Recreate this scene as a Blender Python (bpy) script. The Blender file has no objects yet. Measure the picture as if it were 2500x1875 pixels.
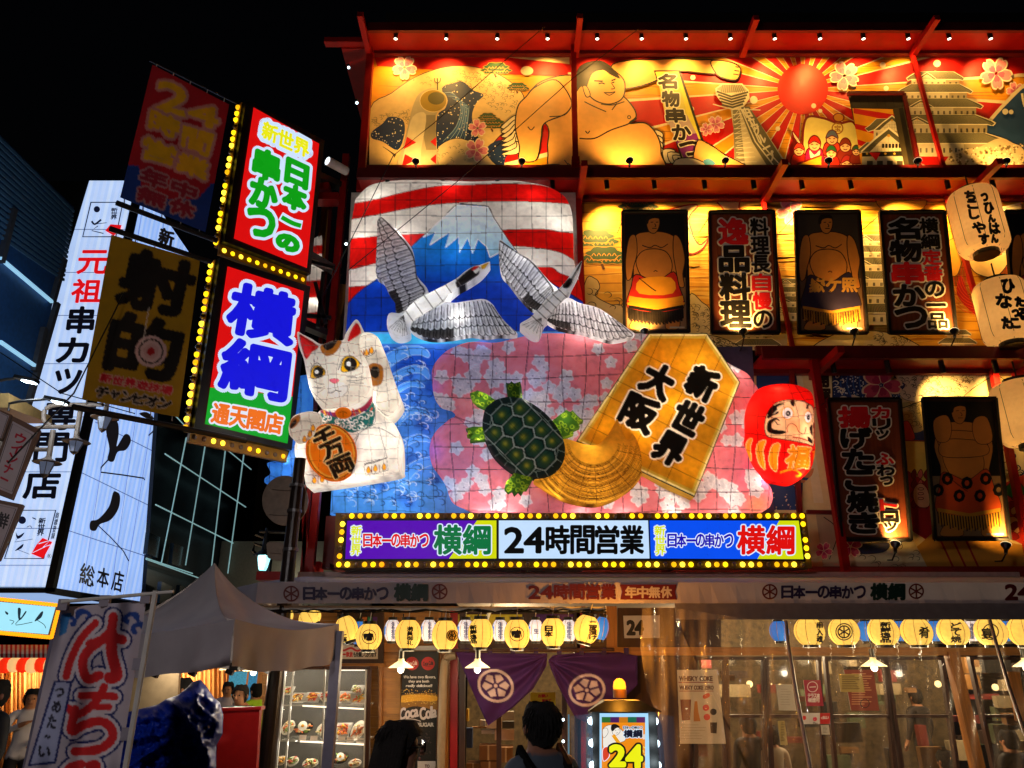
import bpy, math, random
import numpy as np
from math import radians, sin, cos, pi, atan2, sqrt
from mathutils import Vector, Matrix
from mathutils.geometry import tessellate_polygon, delaunay_2d_cdt
random.seed(7)
SC = bpy.context.scene
COL = bpy.data.collections.new("place"); SC.collection.children.link(COL)

# ---------------------------------------------------------------- camera, sky, exposure
F = 1770.0                      # focal length in pixels of the 2500 px wide photograph
TH = radians(21.0)              # the camera looks up at the facade
CAMZ = 1.8
cam = bpy.data.cameras.new("camera"); cam.sensor_width = 36.0; cam.lens = F / 2500 * 36.0
cam.clip_start = 0.05; cam.clip_end = 500
camo = bpy.data.objects.new("camera", cam); COL.objects.link(camo)
camo.location = (0, 0, CAMZ); camo.rotation_euler = (radians(90) + TH, 0, 0)
SC.camera = camo
world = bpy.data.worlds.new("World"); SC.world = world; world.use_nodes = True
wn = world.node_tree
sky = wn.nodes.new("ShaderNodeTexSky"); sky.sky_type = 'NISHITA'; sky.sun_disc = False
sky.sun_elevation = radians(-4); sky.sun_rotation = radians(200)
wn.links.new(sky.outputs[0], wn.nodes["Background"].inputs[0])
wn.nodes["Background"].inputs[1].default_value = 0.045
SC.view_settings.view_transform = 'Standard'; SC.view_settings.look = 'None'
SC.view_settings.gamma = 1; SC.view_settings.use_curve_mapping = False
SC.view_settings.exposure = 0
SC.render.engine = 'CYCLES'
SC.cycles.use_light_tree = True
SC.cycles.max_bounces = 5; SC.cycles.diffuse_bounces = 2; SC.cycles.glossy_bounces = 2
SC.cycles.transmission_bounces = 4; SC.cycles.transparent_max_bounces = 12
SC.cycles.sample_clamp_indirect = 4; SC.cycles.caustics_reflective = False; SC.cycles.caustics_refractive = False
SC.cycles.use_denoising = True

# ---------------------------------------------------------------- pixels of the photograph -> rays, points
def ray(px, py):
 u = (px - 1250) / F; v = (937.5 - py) / F
 return (u, cos(TH) - v * sin(TH), sin(TH) + v * cos(TH))
def P(px, py, Y):
 d = ray(px, py); t = Y / d[1]
 return Vector((d[0] * t, Y, CAMZ + d[2] * t))
def front(Y):
 return lambda px, py, off=0.0: P(px, py, Y - off)
class Plane:
 """any upright plane through point o with horizontal direction a (radians, 0 = along +x); maps pixels onto it"""
 def __init__(s, o, ang):
  s.o = Vector(o); s.n = Vector((sin(ang), -cos(ang), 0))
  if s.n.dot(s.o - Vector((0, 0, CAMZ))) > 0: s.n = -s.n
 def __call__(s, px, py, off=0.0):
  d = Vector(ray(px, py)); c = Vector((0, 0, CAMZ)); o = s.o + s.n * off
  t = (o - c).dot(s.n) / d.dot(s.n)
  return c + d * t
def lin(h):
 if not isinstance(h, str): return tuple(h)
 h = h.lstrip('#')
 if len(h) == 3: h = ''.join(c * 2 for c in h)
 o = []
 for i in (0, 2, 4):
  c = int(h[i:i + 2], 16) / 255
  o.append(c / 12.92 if c <= .04045 else ((c + .055) / 1.055) ** 2.4)
 return tuple(o)
def mixc(a, b, t):
 a = lin(a); b = lin(b); t = max(0, min(1, t))
 return tuple(a[i] * (1 - t) + b[i] * t for i in range(3))

# ---------------------------------------------------------------- materials
MATS = {}
def material(name, col='#808080', rough=.6, metal=0., emit=None, es=0., noise=.12, nscale=14., attr=False,
             spec=.4, alpha=None, trans=0., bump=0., bscale=60., wood=False, coat=0., dark=False):
 if name in MATS: return MATS[name]
 m = bpy.data.materials.new(name); m.use_nodes = True; MATS[name] = m
 nt = m.node_tree; N = nt.nodes; L = nt.links; b = N["Principled BSDF"]
 b.inputs["Roughness"].default_value = rough; b.inputs["Metallic"].default_value = metal
 b.inputs["Specular IOR Level"].default_value = spec
 if coat: b.inputs["Coat Weight"].default_value = coat
 tc = N.new("ShaderNodeTexCoord")
 if attr:
  a = N.new("ShaderNodeAttribute"); a.attribute_name = "Col"; src = a.outputs["Color"]
 else:
  rgb = N.new("ShaderNodeRGB"); rgb.outputs[0].default_value = (*lin(col), 1); src = rgb.outputs[0]
 csrc = src
 if noise or wood:
  nz = N.new("ShaderNodeTexNoise"); nz.inputs["Scale"].default_value = nscale; nz.inputs["Detail"].default_value = 6
  if wood:
   mp = N.new("ShaderNodeMapping"); mp.inputs["Scale"].default_value = (1, 1, .08) if wood == 'v' else (.08, 1, 1)
   L.new(tc.outputs["Object"], mp.inputs[0]); L.new(mp.outputs[0], nz.inputs["Vector"])
   nz.inputs["Distortion"].default_value = 1.2
  else: L.new(tc.outputs["Object"], nz.inputs["Vector"])
  mr = N.new("ShaderNodeMapRange"); mr.inputs[1].default_value = .3; mr.inputs[2].default_value = .7
  mr.inputs[3].default_value = 1 - noise; mr.inputs[4].default_value = 1 + noise
  L.new(nz.outputs[0], mr.inputs[0])
  mx = N.new("ShaderNodeVectorMath"); mx.operation = 'SCALE'
  L.new(src, mx.inputs[0]); L.new(mr.outputs[0], mx.inputs[3]); csrc = mx.outputs[0]
  rr = N.new("ShaderNodeMapRange"); rr.inputs[3].default_value = max(0, rough - .12); rr.inputs[4].default_value = min(1, rough + .12)
  L.new(nz.outputs[0], rr.inputs[0]); L.new(rr.outputs[0], b.inputs["Roughness"])
 if dark: b.inputs["Base Color"].default_value = (.01, .01, .01, 1)
 else: L.new(csrc, b.inputs["Base Color"])
 if es:
  if emit is None: L.new(csrc, b.inputs["Emission Color"])
  else: b.inputs["Emission Color"].default_value = (*lin(emit), 1)
  b.inputs["Emission Strength"].default_value = es
 if bump:
  n2 = N.new("ShaderNodeTexNoise"); n2.inputs["Scale"].default_value = bscale; n2.inputs["Detail"].default_value = 5
  L.new(tc.outputs["Object"], n2.inputs["Vector"])
  bp = N.new("ShaderNodeBump"); bp.inputs["Strength"].default_value = bump; bp.inputs["Distance"].default_value = .02
  L.new(n2.outputs[0], bp.inputs["Height"]); L.new(bp.outputs[0], b.inputs["Normal"])
 out = N["Material Output"]
 if trans:
  t = N.new("ShaderNodeBsdfTranslucent"); L.new(csrc, t.inputs[0])
  mix = N.new("ShaderNodeMixShader"); mix.inputs[0].default_value = trans
  L.new(b.outputs[0], mix.inputs[1]); L.new(t.outputs[0], mix.inputs[2]); L.new(mix.outputs[0], out.inputs[0])
 if alpha is not None:
  t = N.new("ShaderNodeBsdfTransparent")
  mix = N.new("ShaderNodeMixShader"); mix.inputs[0].default_value = alpha
  L.new(t.outputs[0], mix.inputs[1]); L.new(b.outputs[0], mix.inputs[2]); L.new(mix.outputs[0], out.inputs[0])
 return m
def M(name): return MATS[name]
material('print', attr=True, rough=.55, noise=.07, nscale=9)                       # ink on vinyl sheets, lit from outside
material('print_gloss', attr=True, rough=.25, noise=.05, nscale=9)
material('lightbox', attr=True, rough=.3, noise=.03, nscale=5, es=1., dark=True, spec=.06)             # backlit sign faces
material('lantern_print', attr=True, rough=.7, noise=.17, nscale=11, es=.45, trans=.55)   # painted paper over lamps
material('lantern_soft', attr=True, rough=.7, noise=.06, nscale=30, es=.9, trans=.3)     # small paper lanterns
material('cloth_print', attr=True, rough=.85, noise=.10, nscale=8, trans=.15)
material('red_steel', '#920a08', .42, noise=.18, nscale=6)
material('dark_red_steel', '#5c0c0a', .5, noise=.2, nscale=6)
material('black_steel', '#141414', .45, noise=.2)
material('black_plastic', '#0c0c0d', .35)
material('grey_steel', '#6a6a6c', .4, metal=.6)
material('white_steel', '#b4b0aa', .45)
material('white_plastic', '#c8c4bc', .4)
material('dark_wall', '#1a1714', .8, noise=.3)
material('wood', '#9a6228', .5, wood='v', noise=.28, nscale=22)
material('wood_h', '#a06a2c', .5, wood='h', noise=.28, nscale=22)
material('dark_wood', '#3a2012', .45, wood='v', noise=.3, nscale=22)
material('bulb_lit', '#ffd21c', emit='#ffcc10', es=2.6, noise=0)
for _i, _e in enumerate((1.2, 2., 3.4)): material('bulb_lit%d' % _i, '#ffd21c', emit=('#ffb810', '#ffd010', '#ffdc30')[_i], es=_e, noise=0)
material('bulb_orange', '#ff9a10', emit='#ff9a10', es=1.6, noise=0)
material('bulb_off', '#8a6a50', .15, noise=0, spec=.8)
material('bulb_white', '#ffffff', emit='#fff4e0', es=5, noise=0)
material('bulb_cool', '#ffffff', emit='#d8f4ff', es=5, noise=0)

# ---------------------------------------------------------------- objects
def link(o): COL.objects.link(o); return o
def thing(name, label, cat, loc=(0, 0, 0), group=None):
 o = bpy.data.objects.new(name, None); link(o); o.location = loc; o.empty_display_size = .1
 o['label'] = label; o['category'] = cat
 if group: o['group'] = group
 return o
def tag(o, label=None, cat=None, group=None, kind=None):
 if label: o['label'] = label
 if cat: o['category'] = cat
 if group: o['group'] = group
 if kind: o['kind'] = kind
 return o
def wloc(o):
 v = Vector((0, 0, 0))
 while o: v += o.location; o = o.parent
 return v
def mesh_obj(name, verts, faces, mat, parent=None, cols=None, smooth=False, loc=None):
 if parent is not None:
  off = wloc(parent)
 else: off = Vector(loc) if loc is not None else Vector((0, 0, 0))
 me = bpy.data.meshes.new(name)
 va = np.array([tuple(v) for v in verts], dtype=float).reshape(-1, 3) - np.array(off)
 me.from_pydata(va.tolist(), [], [tuple(int(i) for i in f) for f in faces])
 if cols is not None:
  a = me.color_attributes.new("Col", 'FLOAT_COLOR', 'POINT')
  buf = np.ones((len(va), 4), dtype=np.float32); buf[:, :3] = np.array(cols, dtype=np.float32)
  a.data.foreach_set("color", buf.ravel())
 if smooth: me.polygons.foreach_set("use_smooth", [True] * len(me.polygons))
 me.materials.append(mat if not isinstance(mat, str) else MATS[mat])
 me.update()
 o = bpy.data.objects.new(name, me); link(o)
 if parent is not None: o.parent = parent
 elif loc is not None: o.location = loc
 return o
def copy_tree(o, parent=None, loc=None, label=None):
 c = o.copy(); COL.objects.link(c); c.parent = parent
 if loc is not None: c.location = loc
 if label: c['label'] = label
 for ch in o.children: copy_tree(ch, c)
 return c

class MB:
 def __init__(s): s.v = []; s.f = []; s.c = []
 def add(s, vs, fs, col=None):
  n = len(s.v); s.v += [Vector(v) for v in vs]; s.f += [tuple(i + n for i in f) for f in fs]
  s.c += [lin(col) if col is not None else (.5, .5, .5)] * len(vs); return s
 def box(s, c, size, rz=0, rx=0, ry=0, col=None):
  h = [x / 2 for x in size]; R = Matrix.Rotation(rz, 3, 'Z') @ Matrix.Rotation(ry, 3, 'Y') @ Matrix.Rotation(rx, 3, 'X')
  vs = [Vector(c) + R @ Vector((sx * h[0], sy * h[1], sz * h[2])) for sx in (-1, 1) for sy in (-1, 1) for sz in (-1, 1)]
  return s.add(vs, [(0, 1, 3, 2), (4, 6, 7, 5), (0, 4, 5, 1), (2, 3, 7, 6), (0, 2, 6, 4), (1, 5, 7, 3)], col)
 def bbox(s, x0, x1, y0, y1, z0, z1, col=None):
  return s.box(((x0 + x1) / 2, (y0 + y1) / 2, (z0 + z1) / 2), (abs(x1 - x0), abs(y1 - y0), abs(z1 - z0)), col=col)
 def beam(s, a, b, w, h=None, up=(0, 0, 1), col=None):
  a = Vector(a); b = Vector(b); h = h or w; d = (b - a).normalized(); up = Vector(up)
  if abs(d.dot(up)) > .99: up = Vector((0, 1, 0))
  sx = d.cross(up).normalized() * w / 2; sy = sx.cross(d).normalized() * h / 2
  vs = [p + i * sx + j * sy for p in (a, b) for i, j in ((-1, -1), (1, -1), (1, 1), (-1, 1))]
  return s.add(vs, [(0, 3, 2, 1), (4, 5, 6, 7), (0, 1, 5, 4), (1, 2, 6, 5), (2, 3, 7, 6), (3, 0, 4, 7)], col)
 def cyl(s, a, b, r, r2=None, n=12, col=None, cap=True):
  a = Vector(a); b = Vector(b); r2 = r if r2 is None else r2; d = (b - a).normalized()
  up = Vector((0, 0, 1)) if abs(d.z) < .9 else Vector((1, 0, 0))
  x = d.cross(up).normalized(); y = d.cross(x)
  vs = [p + (x * cos(2 * pi * k / n) + y * sin(2 * pi * k / n)) * rr for p, rr in ((a, r), (b, r2)) for k in range(n)]
  fs = [(k, (k + 1) % n, n + (k + 1) % n, n + k) for k in range(n)]
  if cap: fs += [tuple(range(n))[::-1], tuple(range(n, 2 * n))]
  return s.add(vs, fs, col)
 def tube(s, pts, r, n=6, col=None):
  pts = [Vector(p) for p in pts]
  base = len(s.v); vs = []; fs = []
  for i, p in enumerate(pts):
   d = (pts[min(i + 1, len(pts) - 1)] - pts[max(i - 1, 0)]).normalized()
   up = Vector((0, 0, 1)) if abs(d.z) < .9 else Vector((1, 0, 0))
   x = d.cross(up).normalized(); y = d.cross(x)
   rr = r[i] if isinstance(r, (list, tuple)) else r
   vs += [p + (x * cos(2 * pi * k / n) + y * sin(2 * pi * k / n)) * rr for k in range(n)]
  for i in range(len(pts) - 1):
   fs += [(i * n + k, i * n + (k + 1) % n, (i + 1) * n + (k + 1) % n, (i + 1) * n + k) for k in range(n)]
  fs += [tuple(range(n))[::-1], tuple(range((len(pts) - 1) * n, len(pts) * n))]
  return s.add(vs, fs, col)
 def lathe(s, c, prof, n=16, axis=(0, 0, 1), col=None):
  """prof: list of (radius, height along axis)"""
  c = Vector(c); d = Vector(axis).normalized(); up = Vector((0, 0, 1)) if abs(d.z) < .9 else Vector((1, 0, 0))
  x = d.cross(up).normalized() if abs(d.z) < .9 else Vector((1, 0, 0)); y = d.cross(x)
  vs = [c + d * h + (x * cos(2 * pi * k / n) + y * sin(2 * pi * k / n)) * max(r, 1e-4) for r, h in prof for k in range(n)]
  fs = [(i * n + k, i * n + (k + 1) % n, (i + 1) * n + (k + 1) % n, (i + 1) * n + k) for i in range(len(prof) - 1) for k in range(n)]
  return s.add(vs, fs, col)
 def ball(s, c, r, n=10, m=6, col=None, sz=1.):
  return s.lathe(c, [(r * sin(pi * i / m), -r * sz * cos(pi * i / m)) for i in range(m + 1)], n, col=col)
 def prism(s, pts, d, col=None):
  """closed outline of 3D points extruded by vector d"""
  pts = [Vector(p) for p in pts]; d = Vector(d); n = len(pts)
  tr = tessellate_polygon([pts])
  fs = [tuple(t) for t in tr] + [tuple(i + n for i in reversed(t)) for t in tr]
  fs += [(k, (k + 1) % n, n + (k + 1) % n, n + k) for k in range(n)]
  return s.add(pts + [p + d for p in pts], fs, col)
 def build(s, name, mat, parent=None, smooth=False, cols=False, loc=None):
  return mesh_obj(name, s.v, s.f, mat, parent, s.c if cols else None, smooth, loc)

# ---------------------------------------------------------------- glyphs
_G = {}
def glyph(ch):
 if ch in _G: return _G[ch]
 cu = bpy.data.curves.new("glyph", 'FONT'); cu.body = ch; cu.resolution_u = 3; cu.fill_mode = 'FRONT'
 o = bpy.data.objects.new("glyph", cu); COL.objects.link(o)
 dg = bpy.context.evaluated_depsgraph_get(); dg.update()
 me = bpy.data.meshes.new_from_object(o.evaluated_get(dg))
 v = np.array([x.co[:2] for x in me.vertices]); me.calc_loop_triangles()
 t = np.array([x.vertices[:] for x in me.loop_triangles], dtype=int)
 bpy.data.objects.remove(o); bpy.data.curves.remove(cu); bpy.data.meshes.remove(me)
 if len(v):
  lo = v.min(0); hi = v.max(0)
 else: lo = np.zeros(2); hi = np.ones(2) * .3; t = np.zeros((0, 3), int); v = np.zeros((0, 2))
 _G[ch] = (v, t, lo, hi); return _G[ch]

# ---------------------------------------------------------------- 2D helpers (photo pixels)
def sm(pts, n=6, closed=True):
 """Catmull-Rom through the points"""
 p = [tuple(map(float, q)) for q in pts]; N = len(p); out = []
 rng = range(N) if closed else range(N - 1)
 for i in rng:
  if closed: a, b, c, d = p[i - 1], p[i], p[(i + 1) % N], p[(i + 2) % N]
  else: a, b, c, d = p[max(i - 1, 0)], p[i], p[i + 1], p[min(i + 2, N - 1)]
  for k in range(n):
   t = k / n
   out.append(tuple(.5 * (2 * b[j] + (c[j] - a[j]) * t + (2 * a[j] - 5 * b[j] + 4 * c[j] - d[j]) * t * t + (3 * b[j] - a[j] - 3 * c[j] + d[j]) * t ** 3) for j in (0, 1)))
 if not closed: out.append(p[-1])
 return out
def inside(poly, x, y):
 px = np.array([q[0] for q in poly]); py = np.array([q[1] for q in poly]); r = np.zeros(np.shape(x), bool)
 j = len(poly) - 1
 for i in range(len(poly)):
  c = ((py[i] > y) != (py[j] > y))
  with np.errstate(divide='ignore', invalid='ignore'):
   xi = (px[j] - px[i]) * (y - py[i]) / (py[j] - py[i] if py[j] != py[i] else 1e-9) + px[i]
  r ^= c & (x < xi); j = i
 return r
def seg_dist(poly, x, y, closed=True):
 x = np.asarray(x, float); y = np.asarray(y, float); d = np.full(x.shape, 1e9)
 n = len(poly)
 for i in range(n if closed else n - 1):
  ax, ay = poly[i]; bx, by = poly[(i + 1) % n]; vx = bx - ax; vy = by - ay; l = vx * vx + vy * vy + 1e-9
  t = np.clip(((x - ax) * vx + (y - ay) * vy) / l, 0, 1)
  d = np.minimum(d, np.hypot(x - ax - t * vx, y - ay - t * vy))
 return d
def fill2d(outline, L=None):
 """triangles of an outline; with L also interior points every L px (for curved surfaces)"""
 if L is None:
  t = tessellate_polygon([[Vector((p[0], p[1], 0)) for p in outline]])
  return np.array(outline, float), [tuple(q) for q in t]
 o = []
 for i in range(len(outline)):
  a = outline[i]; b = outline[(i + 1) % len(outline)]; k = max(1, int(math.hypot(a[0] - b[0], a[1] - b[1]) / L))
  o += [(a[0] + (b[0] - a[0]) * j / k, a[1] + (b[1] - a[1]) * j / k) for j in range(k)]
 xs = [p[0] for p in o]; ys = [p[1] for p in o]
 gx, gy = np.meshgrid(np.arange(min(xs) + L * .37, max(xs), L), np.arange(min(ys) + L * .37, max(ys), L))
 gx[::2] += L * .5; gx = gx.ravel(); gy = gy.ravel()
 k = inside(o, gx, gy); gx = gx[k]; gy = gy[k]
 if len(gx):
  k = seg_dist(o, gx, gy) > L * .35; gx = gx[k]; gy = gy[k]
 v = [Vector(p) for p in o] + [Vector((a, b)) for a, b in zip(gx, gy)]
 n = len(o); r = delaunay_2d_cdt(v, [(i, (i + 1) % n) for i in range(n)], [list(range(n))], 1, 1e-4)
 vv = np.array([tuple(q) for q in r[0]]); out = []
 for f in r[2]:
  c = vv[list(f)].mean(0); out.append(tuple(f))
 return vv, out

def clip_tris(v, tris, poly):
 """clip triangles against a convex polygon (pixels)"""
 area = sum(poly[i][0] * poly[(i + 1) % len(poly)][1] - poly[(i + 1) % len(poly)][0] * poly[i][1] for i in range(len(poly)))
 if area < 0: poly = poly[::-1]
 E = [(poly[i], poly[(i + 1) % len(poly)]) for i in range(len(poly))]
 D = np.stack([(b[0] - a[0]) * (v[:, 1] - a[1]) - (b[1] - a[1]) * (v[:, 0] - a[0]) for a, b in E])
 ok = (D >= 0).all(0); V = [tuple(x) for x in v]; out = []
 for t in tris:
  if all(ok[i] for i in t): out.append(tuple(t)); continue
  if any((D[k, list(t)] < 0).all() for k in range(len(E))): continue
  p = [V[i] for i in t]
  for a, b in E:
   q = []
   for i in range(len(p)):
    c = p[i]; d = p[(i + 1) % len(p)]
    sc = (b[0] - a[0]) * (c[1] - a[1]) - (b[1] - a[1]) * (c[0] - a[0]); sd = (b[0] - a[0]) * (d[1] - a[1]) - (b[1] - a[1]) * (d[0] - a[0])
    if sc >= 0: q.append(c)
    if (sc >= 0) != (sd >= 0):
     k = sc / (sc - sd); q.append((c[0] + (d[0] - c[0]) * k, c[1] + (d[1] - c[1]) * k))
   p = q
   if len(p) < 3: break
  if len(p) >= 3:
   n = len(V); V += p; out += [(n, n + i, n + i + 1) for i in range(1, len(p) - 1)]
 used = sorted({i for t in out for i in t}); m = {u: k for k, u in enumerate(used)}
 return np.array([V[u] for u in used]).reshape(-1, 2), [tuple(m[i] for i in t) for t in out]
# magnified views of the photograph that coordinates were read from: (x0, y0, scale)
Z1 = (0, 100, 2.592); Z2 = (0, 740, 2.592); Z3 = (780, 0, 2.458); Z4 = (1600, 0, 2.458); Z5 = (1350, 400, 1.9235); Z6 = (1750, 850, 2.911)
Z7 = (700, 400, 2.765); Z8 = (650, 780, 2.676); Y1 = (1300, 780, 2.676); Y2 = (0, 1360, 3.222); Y3 = (500, 1360, 3.222)
Y4 = (900, 1460, 3.687); Y5 = (1350, 1400, 3.493); Y6 = (1850, 1400, 3.403); Y7 = (750, 1230, 1.7015); Z0 = (0, 0, .8848)
def tz(Z, pts): return [(Z[0] + x / Z[2], Z[1] + y / Z[2]) for x, y in pts]
def t1(Z, x, y): return (Z[0] + x / Z[2], Z[1] + y / Z[2])

class Art:
 """flat print made of thin inked layers, drawn in photo pixels and mapped onto a surface; every layer lies a little above the last"""
 hold = False; lw = 1.
 def __init__(s, surf, off=.004, step=.00009, sub=None, T=None, clip=None):
  s.S = surf; s.z = off; s.st = step; s.v = []; s.f = []; s.c = []; s.n = 0; s.sub = sub; s.T = T; s.clip = clip
 def _emit(s, v2, tris, col, z):
  v2 = np.asarray(v2, float)
  if s.T is not None: v2 = v2 / s.T[2] + np.array(s.T[:2])
  if s.clip is not None: v2, tris = clip_tris(v2, tris, s.clip)
  if not len(tris): return
  if hasattr(s.S, 'batch'): s.v += s.S.batch(v2, z)
  else: s.v += [s.S(a, b, z) for a, b in v2]
  s.f += [tuple(int(i) + s.n for i in t) for t in tris]
  if callable(col): s.c += [col(a, b) for a, b in v2]
  else: s.c += [lin(col)] * len(v2)
  s.n += len(v2)
 def poly(s, pts, col, L=None):
  if len(pts) < 3: return s
  L = L or s.sub
  if L and s.T: L = L * s.T[2]
  try: v, t = fill2d(pts, L)
  except Exception: return s
  s.z += 0 if s.hold else s.st
  s._emit(v, t, col, s.z); return s
 def shape(s, pts, col, n=5, line=None, w=2, L=None):
  q = sm(pts, n); s.poly(q, col, L)
  if line: s.line(q, w, line, True)
  return s
 def line(s, pts, w, col, closed=False, smooth=0, taper=False):
  if smooth: pts = sm(pts, smooth, closed)
  w = w * s.lw
  if s.sub:
   o = []; sb = s.sub * (s.T[2] if s.T else 1)
   m = len(pts)
   for i in range(m if closed else m - 1):
    a = pts[i]; b = pts[(i + 1) % m]; k = max(1, int(math.hypot(a[0] - b[0], a[1] - b[1]) / sb))
    o += [(a[0] + (b[0] - a[0]) * j / k, a[1] + (b[1] - a[1]) * j / k) for j in range(k)]
   if not closed: o.append(pts[-1])
   pts = o
  N = len(pts); v = []; t = []
  if N < 2: return s
  for i, p in enumerate(pts):
   a = pts[(i - 1) % N] if (closed or i) else p; b = pts[(i + 1) % N] if (closed or i < N - 1) else p
   dx = b[0] - a[0]; dy = b[1] - a[1]; l = math.hypot(dx, dy) or 1
   ww = w / 2 * (1 if not taper else (sin(pi * (i + .3) / (N - .4)) ** .6 if taper is True else 1 - (i / N) * .85))
   v += [(p[0] - dy / l * ww, p[1] + dx / l * ww), (p[0] + dy / l * ww, p[1] - dx / l * ww)]
  for i in range(N if closed else N - 1):
   j = (i + 1) % N; t += [(2 * i, 2 * i + 1, 2 * j + 1), (2 * i, 2 * j + 1, 2 * j)]
  s.z += 0 if s.hold else s.st
  s._emit(v, t, col, s.z); return s
 def disc(s, x, y, r, col, ry=None, n=20, rot=0, line=None, w=2):
  ry = ry or r; c = cos(rot); k = sin(rot)
  q = [(x + r * cos(a) * c - ry * sin(a) * k, y + r * cos(a) * k + ry * sin(a) * c) for a in [2 * pi * i / n for i in range(n)]]
  s.poly(q, col)
  if line: s.line(q, w, line, True)
  return s
 def ring(s, x, y, r, w, col, ry=None, n=28, rot=0):
  ry = ry or r; c = cos(rot); k = sin(rot)
  return s.line([(x + r * cos(a) * c - ry * sin(a) * k, y + r * cos(a) * k + ry * sin(a) * c) for a in [2 * pi * i / n for i in range(n)]], w, col, True)
 def rect(s, x0, y0, x1, y1, col): return s.poly([(x0, y0), (x1, y0), (x1, y1), (x0, y1)], col)
 def char(s, ch, quad, col, bold=0, outl=(), nb=8):
  """quad: tl, tr, br, bl in photo pixels. bold / outline widths in pixels."""
  v, t, lo, hi = glyph(ch)
  if not len(v): return s
  w, h = hi - lo; tl, tr, br, bl = [np.array(q, float) for q in quad]
  if ch in '一ー': lo = lo - np.array([0, .32]); h = h + .64
  if ch in '〜・-': lo = lo - np.array([0, .3]); h = h + .6
  if ch == '|': pass
  u = ((v[:, 0] - lo[0]) / max(w, 1e-6))[:, None]; q = (1 - (v[:, 1] - lo[1]) / max(h, 1e-6))[:, None]
  p = tl * (1 - u) * (1 - q) + tr * u * (1 - q) + br * u * q + bl * (1 - u) * q
  if s.sub:
   t = [tuple(x) for x in t]; pp = [tuple(x) for x in p]; out = []; st = list(t)
   while st:
    a, b, c = st.pop(); e = [(math.dist(pp[i], pp[j]), i, j, k) for i, j, k in ((a, b, c), (b, c, a), (c, a, b))]
    m = max(e)
    if m[0] > s.sub * 1.3 * (s.T[2] if s.T else 1):
     pp.append(((pp[m[1]][0] + pp[m[2]][0]) / 2, (pp[m[1]][1] + pp[m[2]][1]) / 2)); n = len(pp) - 1
     st += [(m[1], n, m[3]), (n, m[2], m[3])]
    else: out.append((a, b, c))
   t = out; p = np.array(pp)
  def rep(r, c, k):
   k = 22 if r > 14 else 16 if r > 5.5 else k
   for i in range(k):
    a = 2 * pi * i / k; s.z += s.st * .3
    s._emit(p + np.array([cos(a), sin(a)]) * r, t, c, s.z)
  for ow, oc in outl:
   s.z += s.st; rep(bold + ow, oc, 12 if ow + bold > 4 else 8)
  s.z += s.st
  if bold: rep(bold, col, nb)
  s.z += s.st * .2; s._emit(p, t, col, s.z); return s
 def text(s, txt, quad, col, bold=0, outl=(), vert=False, gap=.08, wide=False):
  """a line of characters filling the quad (tl, tr, br, bl); outlines of all characters go below all fills"""
  tl, tr, br, bl = [np.array(q, float) for q in quad]; n = len(txt)
  def adv(ch):
   if wide and not vert:
    if ch == ' ': return .35
    g = glyph(ch); return (g[3][0] - g[2][0]) + .12
   if ch == ' ': return .4
   return 1.
  A = [adv(c) for c in txt]; T = sum(A); x = 0; cells = []
  asc = {}
  for ch, a in zip(txt, A):
   t0 = (x + gap * a / 2) / T; t1 = (x + a - gap * a / 2) / T; x += a
   if vert:
    L0 = tl + (bl - tl) * t0; R0 = tr + (br - tr) * t0; L1 = tl + (bl - tl) * t1; R1 = tr + (br - tr) * t1
   else:
    L0 = tl + (tr - tl) * t0; R0 = tl + (tr - tl) * t1; L1 = bl + (br - bl) * t0; R1 = bl + (br - bl) * t1
    if wide:   # keep latin glyph heights
     g = glyph(ch); y1 = min(1.05, g[3][1] / .73); y0 = g[2][1] / .73
     a0, b0, a1, b1 = L0, R0, L1, R1
     L0 = a1 + (a0 - a1) * y1; R0 = b1 + (b0 - b1) * y1; L1 = a1 + (a0 - a1) * y0; R1 = b1 + (b0 - b1) * y0
   if ch in 'っゃゅょッャュョァィゥェォ' :
    c = (L0 + R0 + L1 + R1) / 4; L0, R0, L1, R1 = [c + (k - c) * .72 for k in (L0, R0, L1, R1)]
   cells.append((ch, (L0, R0, R1, L1)))
  def run(c, b, nb):
   z0 = s.z; zm = z0
   for k, (ch, q) in enumerate(cells):
    if ch != ' ':
     s.z = z0 + (k % 2) * s.st * 4; s.char(ch, q, c, b, nb=nb); zm = max(zm, s.z)
   s.z = zm
  for ow, oc in outl: run(oc, bold + ow, 12)
  run(col, bold, 8)
  return s
 def build(s, name, mat, parent=None, loc=None):
  if not s.v: return None
  return mesh_obj(name, s.v, s.f, mat, parent, s.c, False, loc)
def vq(x0, y0, x1, y1, sh=0): return ((x0, y0), (x1, y0), (x1 + sh, y1), (x0 + sh, y1))

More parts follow.
